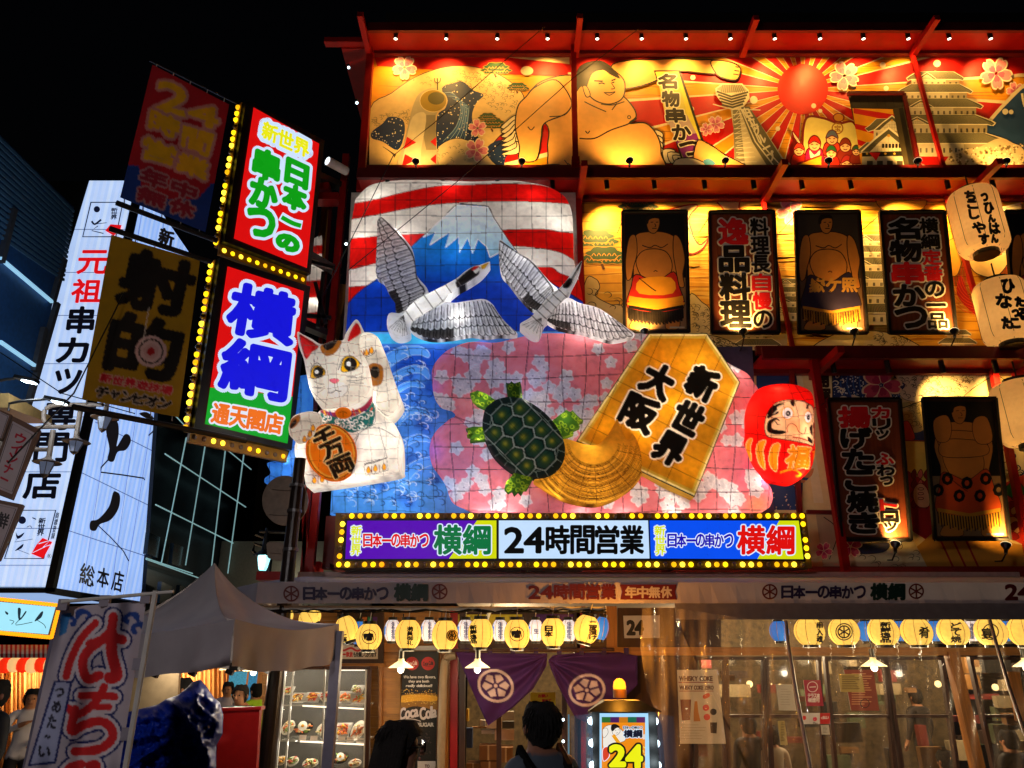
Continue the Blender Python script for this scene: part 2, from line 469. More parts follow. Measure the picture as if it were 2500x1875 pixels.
class Relief:
 """puffed-out paper sculpture: outline in photo pixels, base plane at depth Y, swelling towards the street"""
 def __init__(s, outline, Y, H, w, power=.5, extra=None):
  s.o = outline; s.Y = Y; s.H = H; s.w = w; s.pw = power; s.extra = extra
 def h(s, x, y):
  x = np.atleast_1d(np.asarray(x, float)); y = np.atleast_1d(np.asarray(y, float))
  d = seg_dist(s.o, x, y); ins = inside(s.o, x, y); d = np.where(ins, d, 0)
  t = np.clip(d / s.w, 0, 1); r = s.H * (1 - (1 - t) ** 2) ** s.pw
  if s.extra is not None: r = r + s.extra(x, y) * np.clip(t * 3, 0, 1)
  return r
 def __call__(s, px, py, off=0.0):
  return P(px, py, s.Y - float(s.h(px, py)[0]) - off)
 def batch(s, v2, z):
  hh = s.h(v2[:, 0], v2[:, 1])
  return [P(a, b, s.Y - c - z) for (a, b), c in zip(v2, hh)]
 def body(s, name, mat, parent, col, L=14, back=.25, holes=None):
  v, t = fill2d(s.o, L); hh = s.h(v[:, 0], v[:, 1])
  V = [P(a, b, s.Y - c) for (a, b), c in zip(v, hh)]
  c = [col(a, b) for a, b in v] if callable(col) else [lin(col)] * len(v)
  n = len(V); o = s.o; m = len(o)
  ring0 = [P(a, b, s.Y) for a, b in o]
  V += ring0 + [p + Vector((0, back, 0)) for p in ring0]
  f = list(t) + [(n + i, n + (i + 1) % m, n + m + (i + 1) % m, n + m + i) for i in range(m)]
  oc = [col(a, b) for a, b in o] if callable(col) else [lin(col)] * m
  return mesh_obj(name, V, f, mat, parent, c + oc + oc, True)
def spot(name, loc, aim, power, col=(1, .54, .13), size=70, blend=.8, parent=None, radius=.03):
 l = bpy.data.lights.new(name, 'SPOT'); l.energy = power; l.color = col; l.spot_size = radians(size); l.spot_blend = blend
 l.shadow_soft_size = radius
 o = bpy.data.objects.new(name, l); link(o)
 d = Vector(aim) - Vector(loc); o.rotation_euler = d.to_track_quat('-Z', 'Y').to_euler()
 if parent is not None: o.parent = parent; o.location = Vector(loc) - wloc(parent)
 else: o.location = loc
 return o
def point(name, loc, power, col=(1, .8, .5), radius=.04, parent=None):
 l = bpy.data.lights.new(name, 'POINT'); l.energy = power; l.color = col; l.shadow_soft_size = radius
 o = bpy.data.objects.new(name, l); link(o)
 if parent is not None: o.parent = parent; o.location = Vector(loc) - wloc(parent)
 else: o.location = loc
 return o

class Paint(Art):
 """painted cloth or paper: the same drawing commands, but the colours are laid into the vertices of one fine relief mesh"""
 def __init__(s, box, base, T=None, st=1.25):
  Art.__init__(s, None, T=T); s.x0, s.y0, x1, y1 = box; s.ps = st
  s.W = int((x1 - s.x0) / st) // 2 * 2 + 2; s.Hh = int((y1 - s.y0) / st) // 2 * 2 + 2
  s.img = np.zeros((s.Hh, s.W, 3), np.float32)
  xx = s.x0 + (np.arange(s.W) + .5) * st; yy = s.y0 + (np.arange(s.Hh) + .5) * st
  if callable(base):
   for j, y in enumerate(yy): s.img[j] = [base(x, y) for x in xx]
  else: s.img[:] = lin(base)
 def _emit(s, v2, tris, col, z):
  v2 = np.asarray(v2, float)
  if s.T is not None: v2 = v2 / s.T[2] + np.array(s.T[:2])
  c = None if callable(col) else np.array(lin(col), np.float32)
  vx = (v2[:, 0] - s.x0) / s.ps - .5; vy = (v2[:, 1] - s.y0) / s.ps - .5
  for t in tris:
   i, j, k = t[0], t[1], t[2]
   ax, ay, bx, by, cx, cy = vx[i], vy[i], vx[j], vy[j], vx[k], vy[k]
   d = (bx - ax) * (cy - ay) - (by - ay) * (cx - ax)
   if abs(d) < 1e-9: continue
   X0 = max(0, math.ceil(min(ax, bx, cx))); X1 = min(s.W - 1, math.floor(max(ax, bx, cx)))
   Y0 = max(0, math.ceil(min(ay, by, cy))); Y1 = min(s.Hh - 1, math.floor(max(ay, by, cy)))
   if X1 < X0 or Y1 < Y0: continue
   X = np.arange(X0, X1 + 1)[None, :]; Y = np.arange(Y0, Y1 + 1)[:, None]
   u = ((X - ax) * (cy - ay) - (Y - ay) * (cx - ax)) / d; w = ((bx - ax) * (Y - ay) - (by - ay) * (X - ax)) / d
   m = (u >= -1e-6) & (w >= -1e-6) & (u + w <= 1 + 1e-6)
   if c is not None: s.img[Y0:Y1 + 1, X0:X1 + 1][m] = c
   else:
    ys, xs = np.nonzero(m)
    for y, x in zip(ys, xs): s.img[Y0 + y, X0 + x] = lin(col(s.x0 + (X0 + x + .5) * s.ps, s.y0 + (Y0 + y + .5) * s.ps))
 def shade(s, x, y, r, col, k=1.):
  """soft airbrushed tint (paint) in photo pixels"""
  xx = s.x0 + (np.arange(s.W) + .5) * s.ps; yy = s.y0 + (np.arange(s.Hh) + .5) * s.ps
  if s.T is not None: x = s.T[0] + x / s.T[2]; y = s.T[1] + y / s.T[2]; r = r / s.T[2]
  w = k * np.exp(-(((xx[None, :] - x) ** 2 + (yy[:, None] - y) ** 2) / r ** 2)); s.img += (np.array(lin(col)) - s.img) * w[..., None]
 def sample(s):
  return s.img.reshape(s.Hh // 2, 2, s.W // 2, 2, 3).mean((1, 3))
 def body(s, rel, name, mat, parent, back=.15):
  """fine mesh of the outline rel.o carrying the painted colours"""
  im = s.sample(); st = s.ps * 2; H, W = im.shape[:2]
  xx = s.x0 + (np.arange(W) + .5) * st; yy = s.y0 + (np.arange(H) + .5) * st
  X, Y = np.meshgrid(xx, yy); o = rel.o
  ins = inside(o, X, Y)
  cell = ins[:-1, :-1] | ins[1:, :-1] | ins[:-1, 1:] | ins[1:, 1:]
  use = np.zeros_like(ins); use[:-1, :-1] |= cell; use[1:, :-1] |= cell; use[:-1, 1:] |= cell; use[1:, 1:] |= cell
  out = use & ~ins; ys, xs = np.nonzero(out)
  oa = np.array(o + [o[0]]); A = oa[:-1]; Bv = oa[1:] - A
  for y, x in zip(ys, xs):
   p = np.array([X[y, x], Y[y, x]]); t = np.clip(((p - A) * Bv).sum(1) / ((Bv ** 2).sum(1) + 1e-9), 0, 1); q = A + Bv * t[:, None]
   k = ((q - p) ** 2).sum(1).argmin(); X[y, x], Y[y, x] = q[k]
  idx = -np.ones(ins.shape, int); idx[use] = np.arange(use.sum())
  hx = X[use]; hy = Y[use]; hh = rel.h(hx, hy); hh = np.where(ins[use], hh, 0)
  V = raymany(hx, hy, rel.Y - hh); C = im[use]
  cy, cx = np.nonzero(cell)
  Fc = np.stack([idx[cy, cx], idx[cy + 1, cx], idx[cy + 1, cx + 1], idx[cy, cx + 1]], 1)
  n = len(V); m = len(o); R0 = raymany(np.array([p[0] for p in o]), np.array([p[1] for p in o]), np.full(m, rel.Y + .0))
  V2 = np.concatenate([V, R0, R0 + np.array([0, back, 0])])
  oc = np.array([im[min(H - 1, max(0, int((p[1] - s.y0) / st))), min(W - 1, max(0, int((p[0] - s.x0) / st)))] for p in o])
  C2 = np.concatenate([C, oc, oc]); k = np.arange(m); k2 = (k + 1) % m
  F2 = np.concatenate([Fc, np.stack([n + k, n + k2, n + m + k2, n + m + k], 1)])
  return quick_mesh(name, V2, F2, mat, parent, C2)
def raymany(px, py, Y):
 u = (px - 1250) / F; v = (937.5 - py) / F
 dx, dy, dz = u, cos(TH) - v * sin(TH), sin(TH) + v * cos(TH); t = Y / dy
 return np.stack([dx * t, Y + 0 * t, CAMZ + dz * t], 1)
def quick_mesh(name, V, Fq, mat, parent, C):
 me = bpy.data.meshes.new(name); off = np.array(wloc(parent)) if parent is not None else np.zeros(3)
 me.vertices.add(len(V)); me.vertices.foreach_set("co", (V - off).astype(np.float32).ravel())
 me.loops.add(Fq.size); me.loops.foreach_set("vertex_index", Fq.astype(np.int32).ravel())
 me.polygons.add(len(Fq)); me.polygons.foreach_set("loop_start", (np.arange(len(Fq)) * 4).astype(np.int32))
 me.update(calc_edges=True); me.polygons.foreach_set("use_smooth", [True] * len(Fq))
 a = me.color_attributes.new("Col", 'FLOAT_COLOR', 'POINT'); b = np.ones((len(V), 4), np.float32); b[:, :3] = C; a.data.foreach_set("color", b.ravel())
 me.materials.append(MATS[mat]); me.validate(); me.update()
 o = bpy.data.objects.new(name, me); link(o)
 if parent is not None: o.parent = parent
 return o
# ================================================================ SETTING
YD = 9.5                                  # depth of the painted facade
gz = 0.0
g = MB(); g.bbox(-60, 60, -12, 90, -.3, 0); tag(g.build('ground', material('asphalt', '#3a3836', .55, noise=.35, nscale=3, bump=.4, bscale=90)), kind='structure')
g = MB()
for i in range(24):
 for j in range(3):
  g.bbox(-2.6 + i * .6 + .004, -2.6 + (i + 1) * .6 - .004, 7.0 + j * .6 + .004, 7.6 + j * .6 - .004, .001, .05 + .003 * ((i * 7 + j * 3) % 3))
tag(g.build('pavement', material('paving', '#5b534a', .6, noise=.3, nscale=5)), kind='structure')

# ---------------------------------------------------------------- drawing helpers for the printed murals
def blossom(a, x, y, r, rot=0., col='#e8909c', edge='#f6e4c8', mid='#c86080'):
 for k in range(5):
  t = rot + k * 2 * pi / 5; c, s_ = cos(t), sin(t)
  q = [(0.08, 0), (.42, -.34), (.85, -.34), (1., -.12), (.88, 0), (1., .12), (.85, .34), (.42, .34)]
  a.shape([(x + r * 1.08 * (u * c - v * s_), y + r * 1.08 * (u * s_ + v * c)) for u, v in q], edge, 3)
  a.shape([(x + r * (.06 + .92 * u) * c - r * .86 * v * s_, y + r * (.06 + .92 * u) * s_ + r * .86 * v * c) for u, v in q], col, 3)
  a.shape([(x + r * (.06 + .5 * u) * c - r * .5 * v * s_, y + r * (.06 + .5 * u) * s_ + r * .5 * v * c) for u, v in q], mid, 2)
def streaks(a, x0, y0, x1, y1, n, col, w=2.2, seed=1, amp=3):
 R = random.Random(seed); a.z += a.st; a.hold = True
 for i in range(n):
  y = y0 + (y1 - y0) * (i + R.random() * .6) / n; x = x0 + R.random() * (x1 - x0) * .5; L = (x1 - x0) * (.2 + .5 * R.random())
  pts = []; k = 0
  while k <= 10: pts.append((min(x + L * k / 10, x1), y + amp * sin(k * 1.3 + i))); k += 1
  a.line(pts, w * (.6 + R.random()), col, smooth=2, taper=True)
 a.hold = False
def foam(a, poly, n, s, col='#3a3428', seed=3, w=1.3):
 """little curled claws of foam"""
 R = random.Random(seed); xs = [p[0] for p in poly]; ys = [p[1] for p in poly]; k = 0; a.z += a.st; a.hold = True
 for _ in range(n * 6):
  if k >= n: break
  x = R.uniform(min(xs), max(xs)); y = R.uniform(min(ys), max(ys))
  if not inside(poly, np.array([x]), np.array([y]))[0]: continue
  k += 1; t = R.uniform(-.6, 1.2); ss = s * R.uniform(.6, 1.2)
  pts = [(x + ss * (r * cos(t + q)), y + ss * .8 * (r * sin(t + q))) for r, q in ((1, 3.4), (.95, 4.2), (.8, 5.), (.65, 5.8), (.45, 6.6), (.3, 7.4))]
  a.line(pts, w, col, smooth=2, taper=True)
 a.hold = False
def dots(a, poly, n, r, col, seed=5):
 R = random.Random(seed); xs = [p[0] for p in poly]; ys = [p[1] for p in poly]; a.z += a.st; a.hold = True
 for _ in range(n):
  x = R.uniform(min(xs), max(xs)); y = R.uniform(min(ys), max(ys))
  if inside(poly, np.array([x]), np.array([y]))[0]: a.disc(x, y, r * R.uniform(.4, 1.1), col, n=7)
 a.hold = False
def pine(a, x, y, w, col='#1f4a2a', br='#c8902c'):
 a.line([(x, y + w * .5), (x - w * .1, y + w * .2), (x + w * .1, y)], w * .07, '#5a2a18', smooth=3)
 for dx, dy, s_ in ((-.3, .1, .5), (.3, .12, .5), (0, -.08, .62)):
  q = [(x + w * (dx + s_ * cos(t) * (1 + .12 * cos(6 * t))), y + w * (dy + s_ * .38 * sin(t) * (1 + .12 * cos(6 * t)))) for t in [2 * pi * i / 26 for i in range(26)]]
  a.poly([(x + w * dx + (p[0] - x - w * dx) * 1.07, y + w * dy + (p[1] - y - w * dy) * 1.12) for p in q], br); a.poly(q, col)
  for k in range(5):
   tx = x + w * (dx + s_ * (.3 * k - .6)); a.line([(tx - w * .07, y + w * (dy + .1)), (tx, y + w * dy), (tx + w * .07, y + w * (dy + .1))], w * .02, br, smooth=2)
def roof_tier(a, x0, x1, y, h, ov, lift, wall='#cfc4a4', roof='#55523e', skew=0.):
 """one storey of a castle keep: pale wall with windows under a curved tiled roof"""
 a.poly([(x0 + skew, y), (x1 + skew * .6, y), (x1, y + h), (x0, y + h)], wall)
 a.poly([(x1 - (x1 - x0) * .28, y), (x1, y), (x1, y + h), (x1 - (x1 - x0) * .28, y + h)], '#a89a78')
 n = max(2, int((x1 - x0) / 34))
 for k in range(n):
  wx = x0 + (x1 - x0) * (k + .5) / n
  for q in (-5, 1): a.rect(wx + q, y + h * .42, wx + q + 4.5, y + h * .74, '#2e2a22')
 top = [(x0 - ov, y + 2), (x0 - ov * .5, y - lift * .25), (x0 + (x1 - x0) * .12, y - lift), (x1 - (x1 - x0) * .12, y - lift), (x1 + ov * .5, y - lift * .25), (x1 + ov, y + 2),
           (x1 + ov * .6, y + lift * .35), (x1, y + lift * .2), (x0, y + lift * .2), (x0 - ov * .6, y + lift * .35)]
 a.poly([(p[0] + (p[0] - (x0 + x1) / 2) * .03, p[1] + (2.5 if i > 5 else -2.5)) for i, p in enumerate(top)], '#e8dcb4'); a.poly(top, roof)
 m = int((x1 - x0 + 2 * ov) / 9); a.z += a.st; a.hold = True
 for k in range(m):
  t = (k + .5) / m; bx = x0 - ov + (x1 - x0 + 2 * ov) * t; tx = x0 + (x1 - x0) * (.12 + .76 * t)
  a.line([(bx, y + lift * .2), (tx, y - lift * .92)], 1.4, '#8a8462')
 a.hold = False
 a.line([(x0 - ov * .6, y + lift * .33), (x0, y + lift * .17), (x1, y + lift * .17), (x1 + ov * .6, y + lift * .33)], 3, '#efe6c4')
def gable(a, x, y, w, h, wall='#d8ceae', roof='#55523e'):
 a.poly([(x - w, y + h), (x - w * .5, y + h * .45), (x, y), (x + w * .5, y + h * .45), (x + w, y + h)], '#efe6c4')
 a.poly([(x - w * .93, y + h), (x - w * .47, y + h * .52), (x, y + h * .1), (x + w * .47, y + h * .52), (x + w * .93, y + h)], roof)
 a.poly([(x - w * .66, y + h), (x - w * .33, y + h * .62), (x, y + h * .3), (x + w * .33, y + h * .62), (x + w * .66, y + h)], wall)
 for k in range(-3, 4): a.line([(x + k * w * .13, y + h * (.45 + .13 * abs(k))), (x + k * w * .13, y + h)], 1.3, '#8d8262')
 for k in (.6, .78): a.line([(x - w * .8 * k, y + h * k + 4), (x + w * .8 * k, y + h * k + 4)], 1.2, '#8d8262')
 a.disc(x, y + h * .36, w * .06, '#c89a30', n=8)
def castle(a, cx, top, s, tiers=5, w=46):
 y = top; w = w * s
 a.disc(cx, top - 22 * s, 5 * s, '#c8a040', n=8)
 for k in range(tiers):
  h = (30 + 5 * k) * s; w2 = w + 10 * s
  roof_tier(a, cx - w2, cx + w2, y, h, (16 + 3 * k) * s, (22 + 2 * k) * s)
  if k in (0, 2, 3): gable(a, cx - w2 * .35, y - 22 * s, 36 * s + 8 * k, 26 * s)
  y += h + (14 + 2 * k) * s; w = w2 + (16 + 6 * k) * s
def wave_mass(a, outline, sd=1):
 a.shape(outline, '#e4d8b6', 4)
CREAM = '#e6c684'; GOLD = '#ea9c18'; SKIN = '#e8ac5c'; RED = '#c4120e'; INK = '#241a12'; NAVY = '#16305e'

# ================================================================ the restaurant building
bld = thing('restaurant_building', 'three storey restaurant facade of red steel frames and painted panels above the white awning', 'building', (P(905, 1400, YD).x, YD, 0))
zt = P(1250, 50, YD).z
XL = P(905, 420, YD).x; XR = P(2500, 132, YD).x + 1.2
m = MB(); m.bbox(XL + .02, XR, YD + .06, YD + 7, P(1250, 1410, YD).z, zt + .25); m.build('wall', 'dark_wall', bld)
# murals: thin vinyl sheets on battens
def sheet(name, x0, y0, x1, y1, par, mat='print', thick=.03, Y=YD, col=None, rows=None):
 p = [P(x0, y0, Y), P(x1, y0, Y), P(x1, y1, Y), P(x0, y1, Y)]
 mb = MB(); mb.prism(p, (0, thick, 0)); return mb.build(name, material('vinyl_back', '#3a2c18', .6), par)

# ---- upper mural
sheet('mural_backing', 900, 132, 2560, 418, bld)
a = Art(front(YD), .006, T=Z3, clip=[(905, 132), (2600, 132), (2600, 418), (901, 418)])
a.poly([(0, 300), (5000, 300), (5000, 1100), (0, 1100)], GOLD)
streaks(a, 330, 400, 1500, 1000, 26, '#b8701c', 4, 2); streaks(a, 1550, 340, 2400, 1000, 30, '#b8701c', 4, 3); streaks(a, 2400, 340, 4200, 1000, 60, '#b8701c', 4, 4)
# sun rays
a.T = Z4
for k in range(20):
 t = 2 * pi * (k + .5) / 20; hw = .085
 for hh, c in ((hw + .016, '#f0dcae'), (hw, RED)):
  a.poly([(885 + 120 * cos(t - hh), 535 + 120 * sin(t - hh)), (885 + 2300 * cos(t - hh), 535 + 2300 * sin(t - hh)), (885 + 2300 * cos(t + hh), 535 + 2300 * sin(t + hh)), (885 + 120 * cos(t + hh), 535 + 120 * sin(t + hh))], c)
a.disc(885, 535, 152, '#e02412', n=40); a.disc(885, 535, 145, '#dd2a14', n=40)
for x, y, r in ((225, 465, 16), (590, 600, 24), (735, 772, 14), (950, 635, 15), (990, 665, 12), (1365, 390, 18), (1190, 520, 14), (1690, 380, 22), (1385, 530, 16), (215, 655, 18)): a.disc(x, y, r, '#f2e6c4', n=14)
# left picture: pale hill of foam, waves
a.T = Z3; a.lw = 1.5
a.poly([(320, 310), (870, 315), (1490, 390), (1490, 460), (1000, 440), (345, 395)], RED)
a.poly([(870, 312), (1500, 322), (1500, 385), (1000, 330)], '#e8c890')
hill = [(300, 660), (430, 560), (560, 470), (700, 415), (830, 395), (950, 405), (1080, 450), (1180, 520), (1230, 600), (1200, 760), (1100, 800), (1020, 900), (1000, 1040), (290, 1040)]
a.shape(hill, CREAM, 4, INK, 3)
sea1 = [(735, 530), (800, 500), (860, 490), (920, 540), (985, 570), (940, 620), (915, 700), (940, 800), (980, 880), (850, 830), (760, 860), (705, 900), (705, 700), (760, 640)]
a.shape(sea1, NAVY, 4)
for k in range(9): a.line([(740 + k * 14, 560 + k * 8), (800 + k * 12, 560 + 12 * k), (850 + k * 6, 640), (820 + k * 8, 760), (740 + k * 16, 850)], 5, '#2f64a8' if k % 2 else '#7fa6cc', smooth=4, taper=True)
dots(a, tuple(sea1), 130, 4.5, '#efe8d0')
foam(a, [(800, 420), (1000, 420), (1180, 560), (1200, 700), (1000, 640), (960, 560), (760, 520)], 150, 15)
foam(a, [(310, 700), (540, 640), (560, 760), (420, 760), (310, 780)], 60, 13, seed=8); foam(a, [(560, 480), (760, 440), (740, 520), (640, 520)], 8, 12, seed=9)
sea2 = [(315, 790), (380, 740), (420, 700), (500, 720), (510, 800), (470, 900), (380, 850), (315, 830)]
a.shape(sea2, NAVY, 4); dots(a, tuple(sea2), 60, 4, '#efe8d0', 2)
for k in range(7): a.line([(380 + k * 12, 880 + k * 8), (460 - k * 2, 930 + k * 3)], 2.5, '#4a4030')
sea3 = [(1010, 880), (1100, 840), (1180, 900), (1120, 940), (1100, 1000), (1020, 960)]
a.shape(sea3, NAVY, 4); dots(a, tuple(sea3), 40, 4, '#efe8d0', 3)
a.shape([(700, 900), (820, 830), (960, 880), (1060, 990), (1180, 1030), (700, 1040)], '#e6cf9a', 4, INK, 2)
foam(a, [(700, 900), (860, 860), (980, 1000), (700, 1010)], 26, 13, seed=4)
pine(a, 1060, 410, 110); pine(a, 1190, 520, 80); pine(a, 1040, 740, 100); pine(a, 1010, 700, 70)
# pale round-topped tower (plain)
a.shape([(560, 640), (600, 560), (680, 530), (750, 560), (765, 620), (700, 690), (705, 900), (700, 1040), (470, 1040), (500, 880), (530, 760)], '#b8ab88', 5)
a.poly([(600, 690), (695, 690), (700, 900), (640, 900)], '#8e8468'); a.shape([(560, 700), (640, 690), (610, 900), (600, 1020), (500, 1020), (520, 850)], '#d6caa4', 4)
a.disc(685, 605, 84, '#e0c88a', ry=70, n=30); a.disc(683, 605, 78, '#a3861e', ry=64, n=30); a.disc(700, 590, 50, '#5c5418', ry=38, n=20)
for k in range(3):
 y = 820 + k * 105; a.poly([(525 - 12 * k, y), (580, y + 35), (505 - 12 * k, y + 75)], RED); a.poly([(665, y + 30), (700, y), (700, y + 60)], RED)
a.line([(708, 540), (708, 470)], 4, INK)
for dx in (-16, 0, 16): a.line([(708, 500), (708 + dx, 488), (708 + dx * 1.1, 468)], 3, INK, smooth=2)
for x, y, r, t in ((510, 405, 70, .3), (948, 768, 52, .8), (942, 900, 68, .1)): blossom(a, x, y, r, t)
a.disc(1245, 425, 38, '#d8c8a0', ry=28)
# the wrestler
L_ = INK
def body(pts, col=SKIN, w=5, n=5): a.shape(pts, col, n, L_, w)
for k in range(7): body([(1120 + 10 * k, 730 + 26 * k), (1180, 690 + 26 * k), (1220, 730 + 26 * k), (1180, 770 + 26 * k), (1090, 770 + 26 * k)], '#efe0b8', 4, 3)
for k in range(7): body([(2010 + 6 * k, 780 + 32 * k), (2060, 800 + 32 * k), (2050, 840 + 32 * k), (1990, 850 + 30 * k)], '#efe0b8', 4, 3)
for k in range(5): body([(2060 + 30 * k, 900 + 16 * k), (2130 + 30 * k, 900 + 20 * k), (2140 + 30 * k, 960), (2080 + 30 * k, 980)], '#efe0b8', 4, 3)
body([(1750, 400), (1850, 362), (2000, 358), (2150, 350), (2260, 358), (2370, 360), (2400, 400), (2380, 440), (2300, 440), (2150, 430), (1980, 500), (1860, 530), (1800, 520)])
body([(2350, 365), (2460, 372), (2520, 400), (2525, 440), (2500, 480), (2430, 470), (2380, 440)])
for k in range(3): a.line([(2495 - 6 * k, 400 + 22 * k), (2523 - 4 * k, 405 + 22 * k)], 4, L_)
body([(1290, 520), (1380, 470), (1500, 450), (1640, 480), (1800, 560), (1880, 640), (1900, 700), (1860, 740), (1960, 740), (2030, 820), (2050, 920), (2030, 1040), (1440, 1040), (1370, 900), (1370, 760), (1240, 620)])
body([(1300, 520), (1240, 580), (1190, 640), (1175, 760), (1200, 880), (1200, 960), (1300, 960), (1330, 830), (1350, 740), (1480, 680), (1510, 600), (1420, 480)])
a.line([(1560, 830), (1650, 830), (1750, 780), (1850, 745), (1905, 710)], 5, L_, smooth=5); a.line([(1380, 700), (1470, 690), (1510, 640)], 4, L_, smooth=4)
a.line([(1590, 610), (1650, 640), (1720, 670)], 4, L_, smooth=4); a.line([(1755, 660), (1785, 620)], 4, L_); a.line([(1690, 625), (1760, 630), (1830, 610)], 4, L_, smooth=4)
a.line([(1250, 760), (1270, 780), (1290, 760)], 4, L_, smooth=3); a.line([(1595, 785), (1610, 800), (1622, 785)], 4, L_, smooth=3); a.ring(1858, 703, 9, 3, L_)
for k in range(5): a.line([(1470 + k * 20, 960 + 20 * (k % 2)), (1500 + 22 * k, 1000)], 3, '#3a3040')
a.shape([(1290, 995), (1440, 985), (1440, 1030), (1290, 1030)], '#3c3244', 3)
a.shape([(1600, 540), (1600, 460), (1640, 410), (1720, 400), (1790, 440), (1830, 490), (1830, 560), (1800, 605), (1730, 625), (1650, 600)], SKIN, 5, L_, 5)
a.shape([(1535, 560), (1540, 470), (1560, 400), (1620, 370), (1690, 365), (1750, 400), (1805, 470), (1750, 450), (1700, 420), (1640, 440), (1612, 500), (1600, 540), (1570, 520)], '#2b2620', 5)
a.shape([(1560, 400), (1650, 380), (1680, 360), (1700, 385), (1760, 420), (1700, 420), (1600, 430)], '#1c1814', 4)
a.shape([(1580, 520), (1605, 520), (1625, 570), (1600, 580)], SKIN, 4, L_, 4)
a.line([(1648, 484), (1700, 488)], 6, L_); a.line([(1752, 484), (1778, 474)], 6, L_); a.line([(1675, 503), (1695, 498), (1712, 504)], 5, L_, smooth=3); a.line([(1750, 500), (1770, 492)], 5, L_)
a.line([(1755, 505), (1772, 530), (1750, 534)], 4, L_, smooth=3); a.line([(1706, 556), (1745, 556), (1775, 550)], 4, L_, smooth=3); a.line([(1710, 556), (1740, 572), (1775, 552)], 3, L_, smooth=3)
# hanging strip: 名物串かつ
a.T = Z4
a.poly([(-10, 422), (150, 420), (320, 935), (165, 992)], INK)
a.poly([(0, 430), (138, 430), (302, 928), (172, 972)], lambda x, y: mixc('#e8dc4a', '#7c2a7c', (y - 560) / 360 if y < 2000 else 0))
a.poly([(4, 436), (133, 436), (190, 690), (60, 690)], '#d8ce58'); a.poly([(60, 690), (190, 690), (246, 800), (110, 810)], '#c0a8a0'); a.poly([(110, 810), (246, 800), (298, 924), (175, 966)], '#8a2a88')
for ch, q in zip('名物串かつ', (vq(15, 445, 122, 530, 6), vq(38, 548, 138, 638, 8), vq(58, 652, 170, 732, 12), vq(98, 750, 205, 838, 12), vq(142, 850, 268, 932, 12))):
 a.char(ch, q, INK, 5, outl=[(6, '#f0e8c8')])
for x, y, r, t in ((362, 745, 50, .2), (307, 776, 38, .6), (1135, 455, 84, .5), (2045, 440, 92, .2), (2160, 545, 52, .6)): blossom(a, x, y, r, t)
# tall observation tower
a.poly([(450, 640), (560, 640), (775, 960), (845, 1000), (850, 1040), (460, 1040), (480, 900), (470, 780)], '#d8cca4')
a.poly([(465, 660), (500, 640), (540, 1000), (520, 1040), (475, 1000)], '#8a8468'); a.poly([(500, 640), (565, 640), (770, 970), (680, 1010), (580, 850)], '#6f6a50')
for k in range(13):
 t = k / 12; a.line([(462 + 30 * t, 660 + 340 * t), (508 + 110 * t, 650 + 350 * t)], 3, '#f0e8c8'); a.line([(508 + 110 * t, 650 + 350 * t), (470 + 35 * t, 700 + 300 * t)], 2, '#f0e8c8')
for d in (0, 22): a.line([(510 + d, 645), (600 + d, 850), (715 + d * 2, 1000)], 5, '#efe6c4')
a.text('日立グループ', ((520, 655), (556, 650), (730, 950), (690, 975)), '#efe6c4', 3, vert=True)
a.poly([(400, 500), (520, 500), (560, 540), (566, 590), (530, 640), (460, 660), (400, 620), (362, 570), (360, 530)], '#f0e6c0')
a.poly([(405, 508), (515, 508), (552, 545), (420, 560), (368, 535)], '#b8ae88')
for k in range(5): a.line([(368 + 8 * k, 548 + 20 * k), (455 + 2 * k, 580 + 16 * k), (558 - 8 * k, 552 + 18 * k)], 8, '#5c563e')
for k in range(12): a.line([(405 + 10 * k, 510), (395 + 13 * k, 555)], 2, '#6a6448')
a.line([(345, 625), (460, 655), (630, 660)], 4, '#efe6c4')
a.poly([(600, 990), (840, 990), (850, 1040), (560, 1040)], '#b0a684')
for k in range(14): a.rect(620 + k * 16, 1000, 630 + k * 16, 1030, '#5c563e')
body([(250, 850), (330, 870), (420, 930), (520, 980), (620, 1040), (260, 1040)], SKIN, 4)
body([(120, 960), (230, 950), (330, 1000), (320, 1040), (120, 1040)], '#efe0b8', 4, 3)
a.shape([(290, 960), (330, 955), (360, 985), (300, 990)], '#4a90b8', 3)
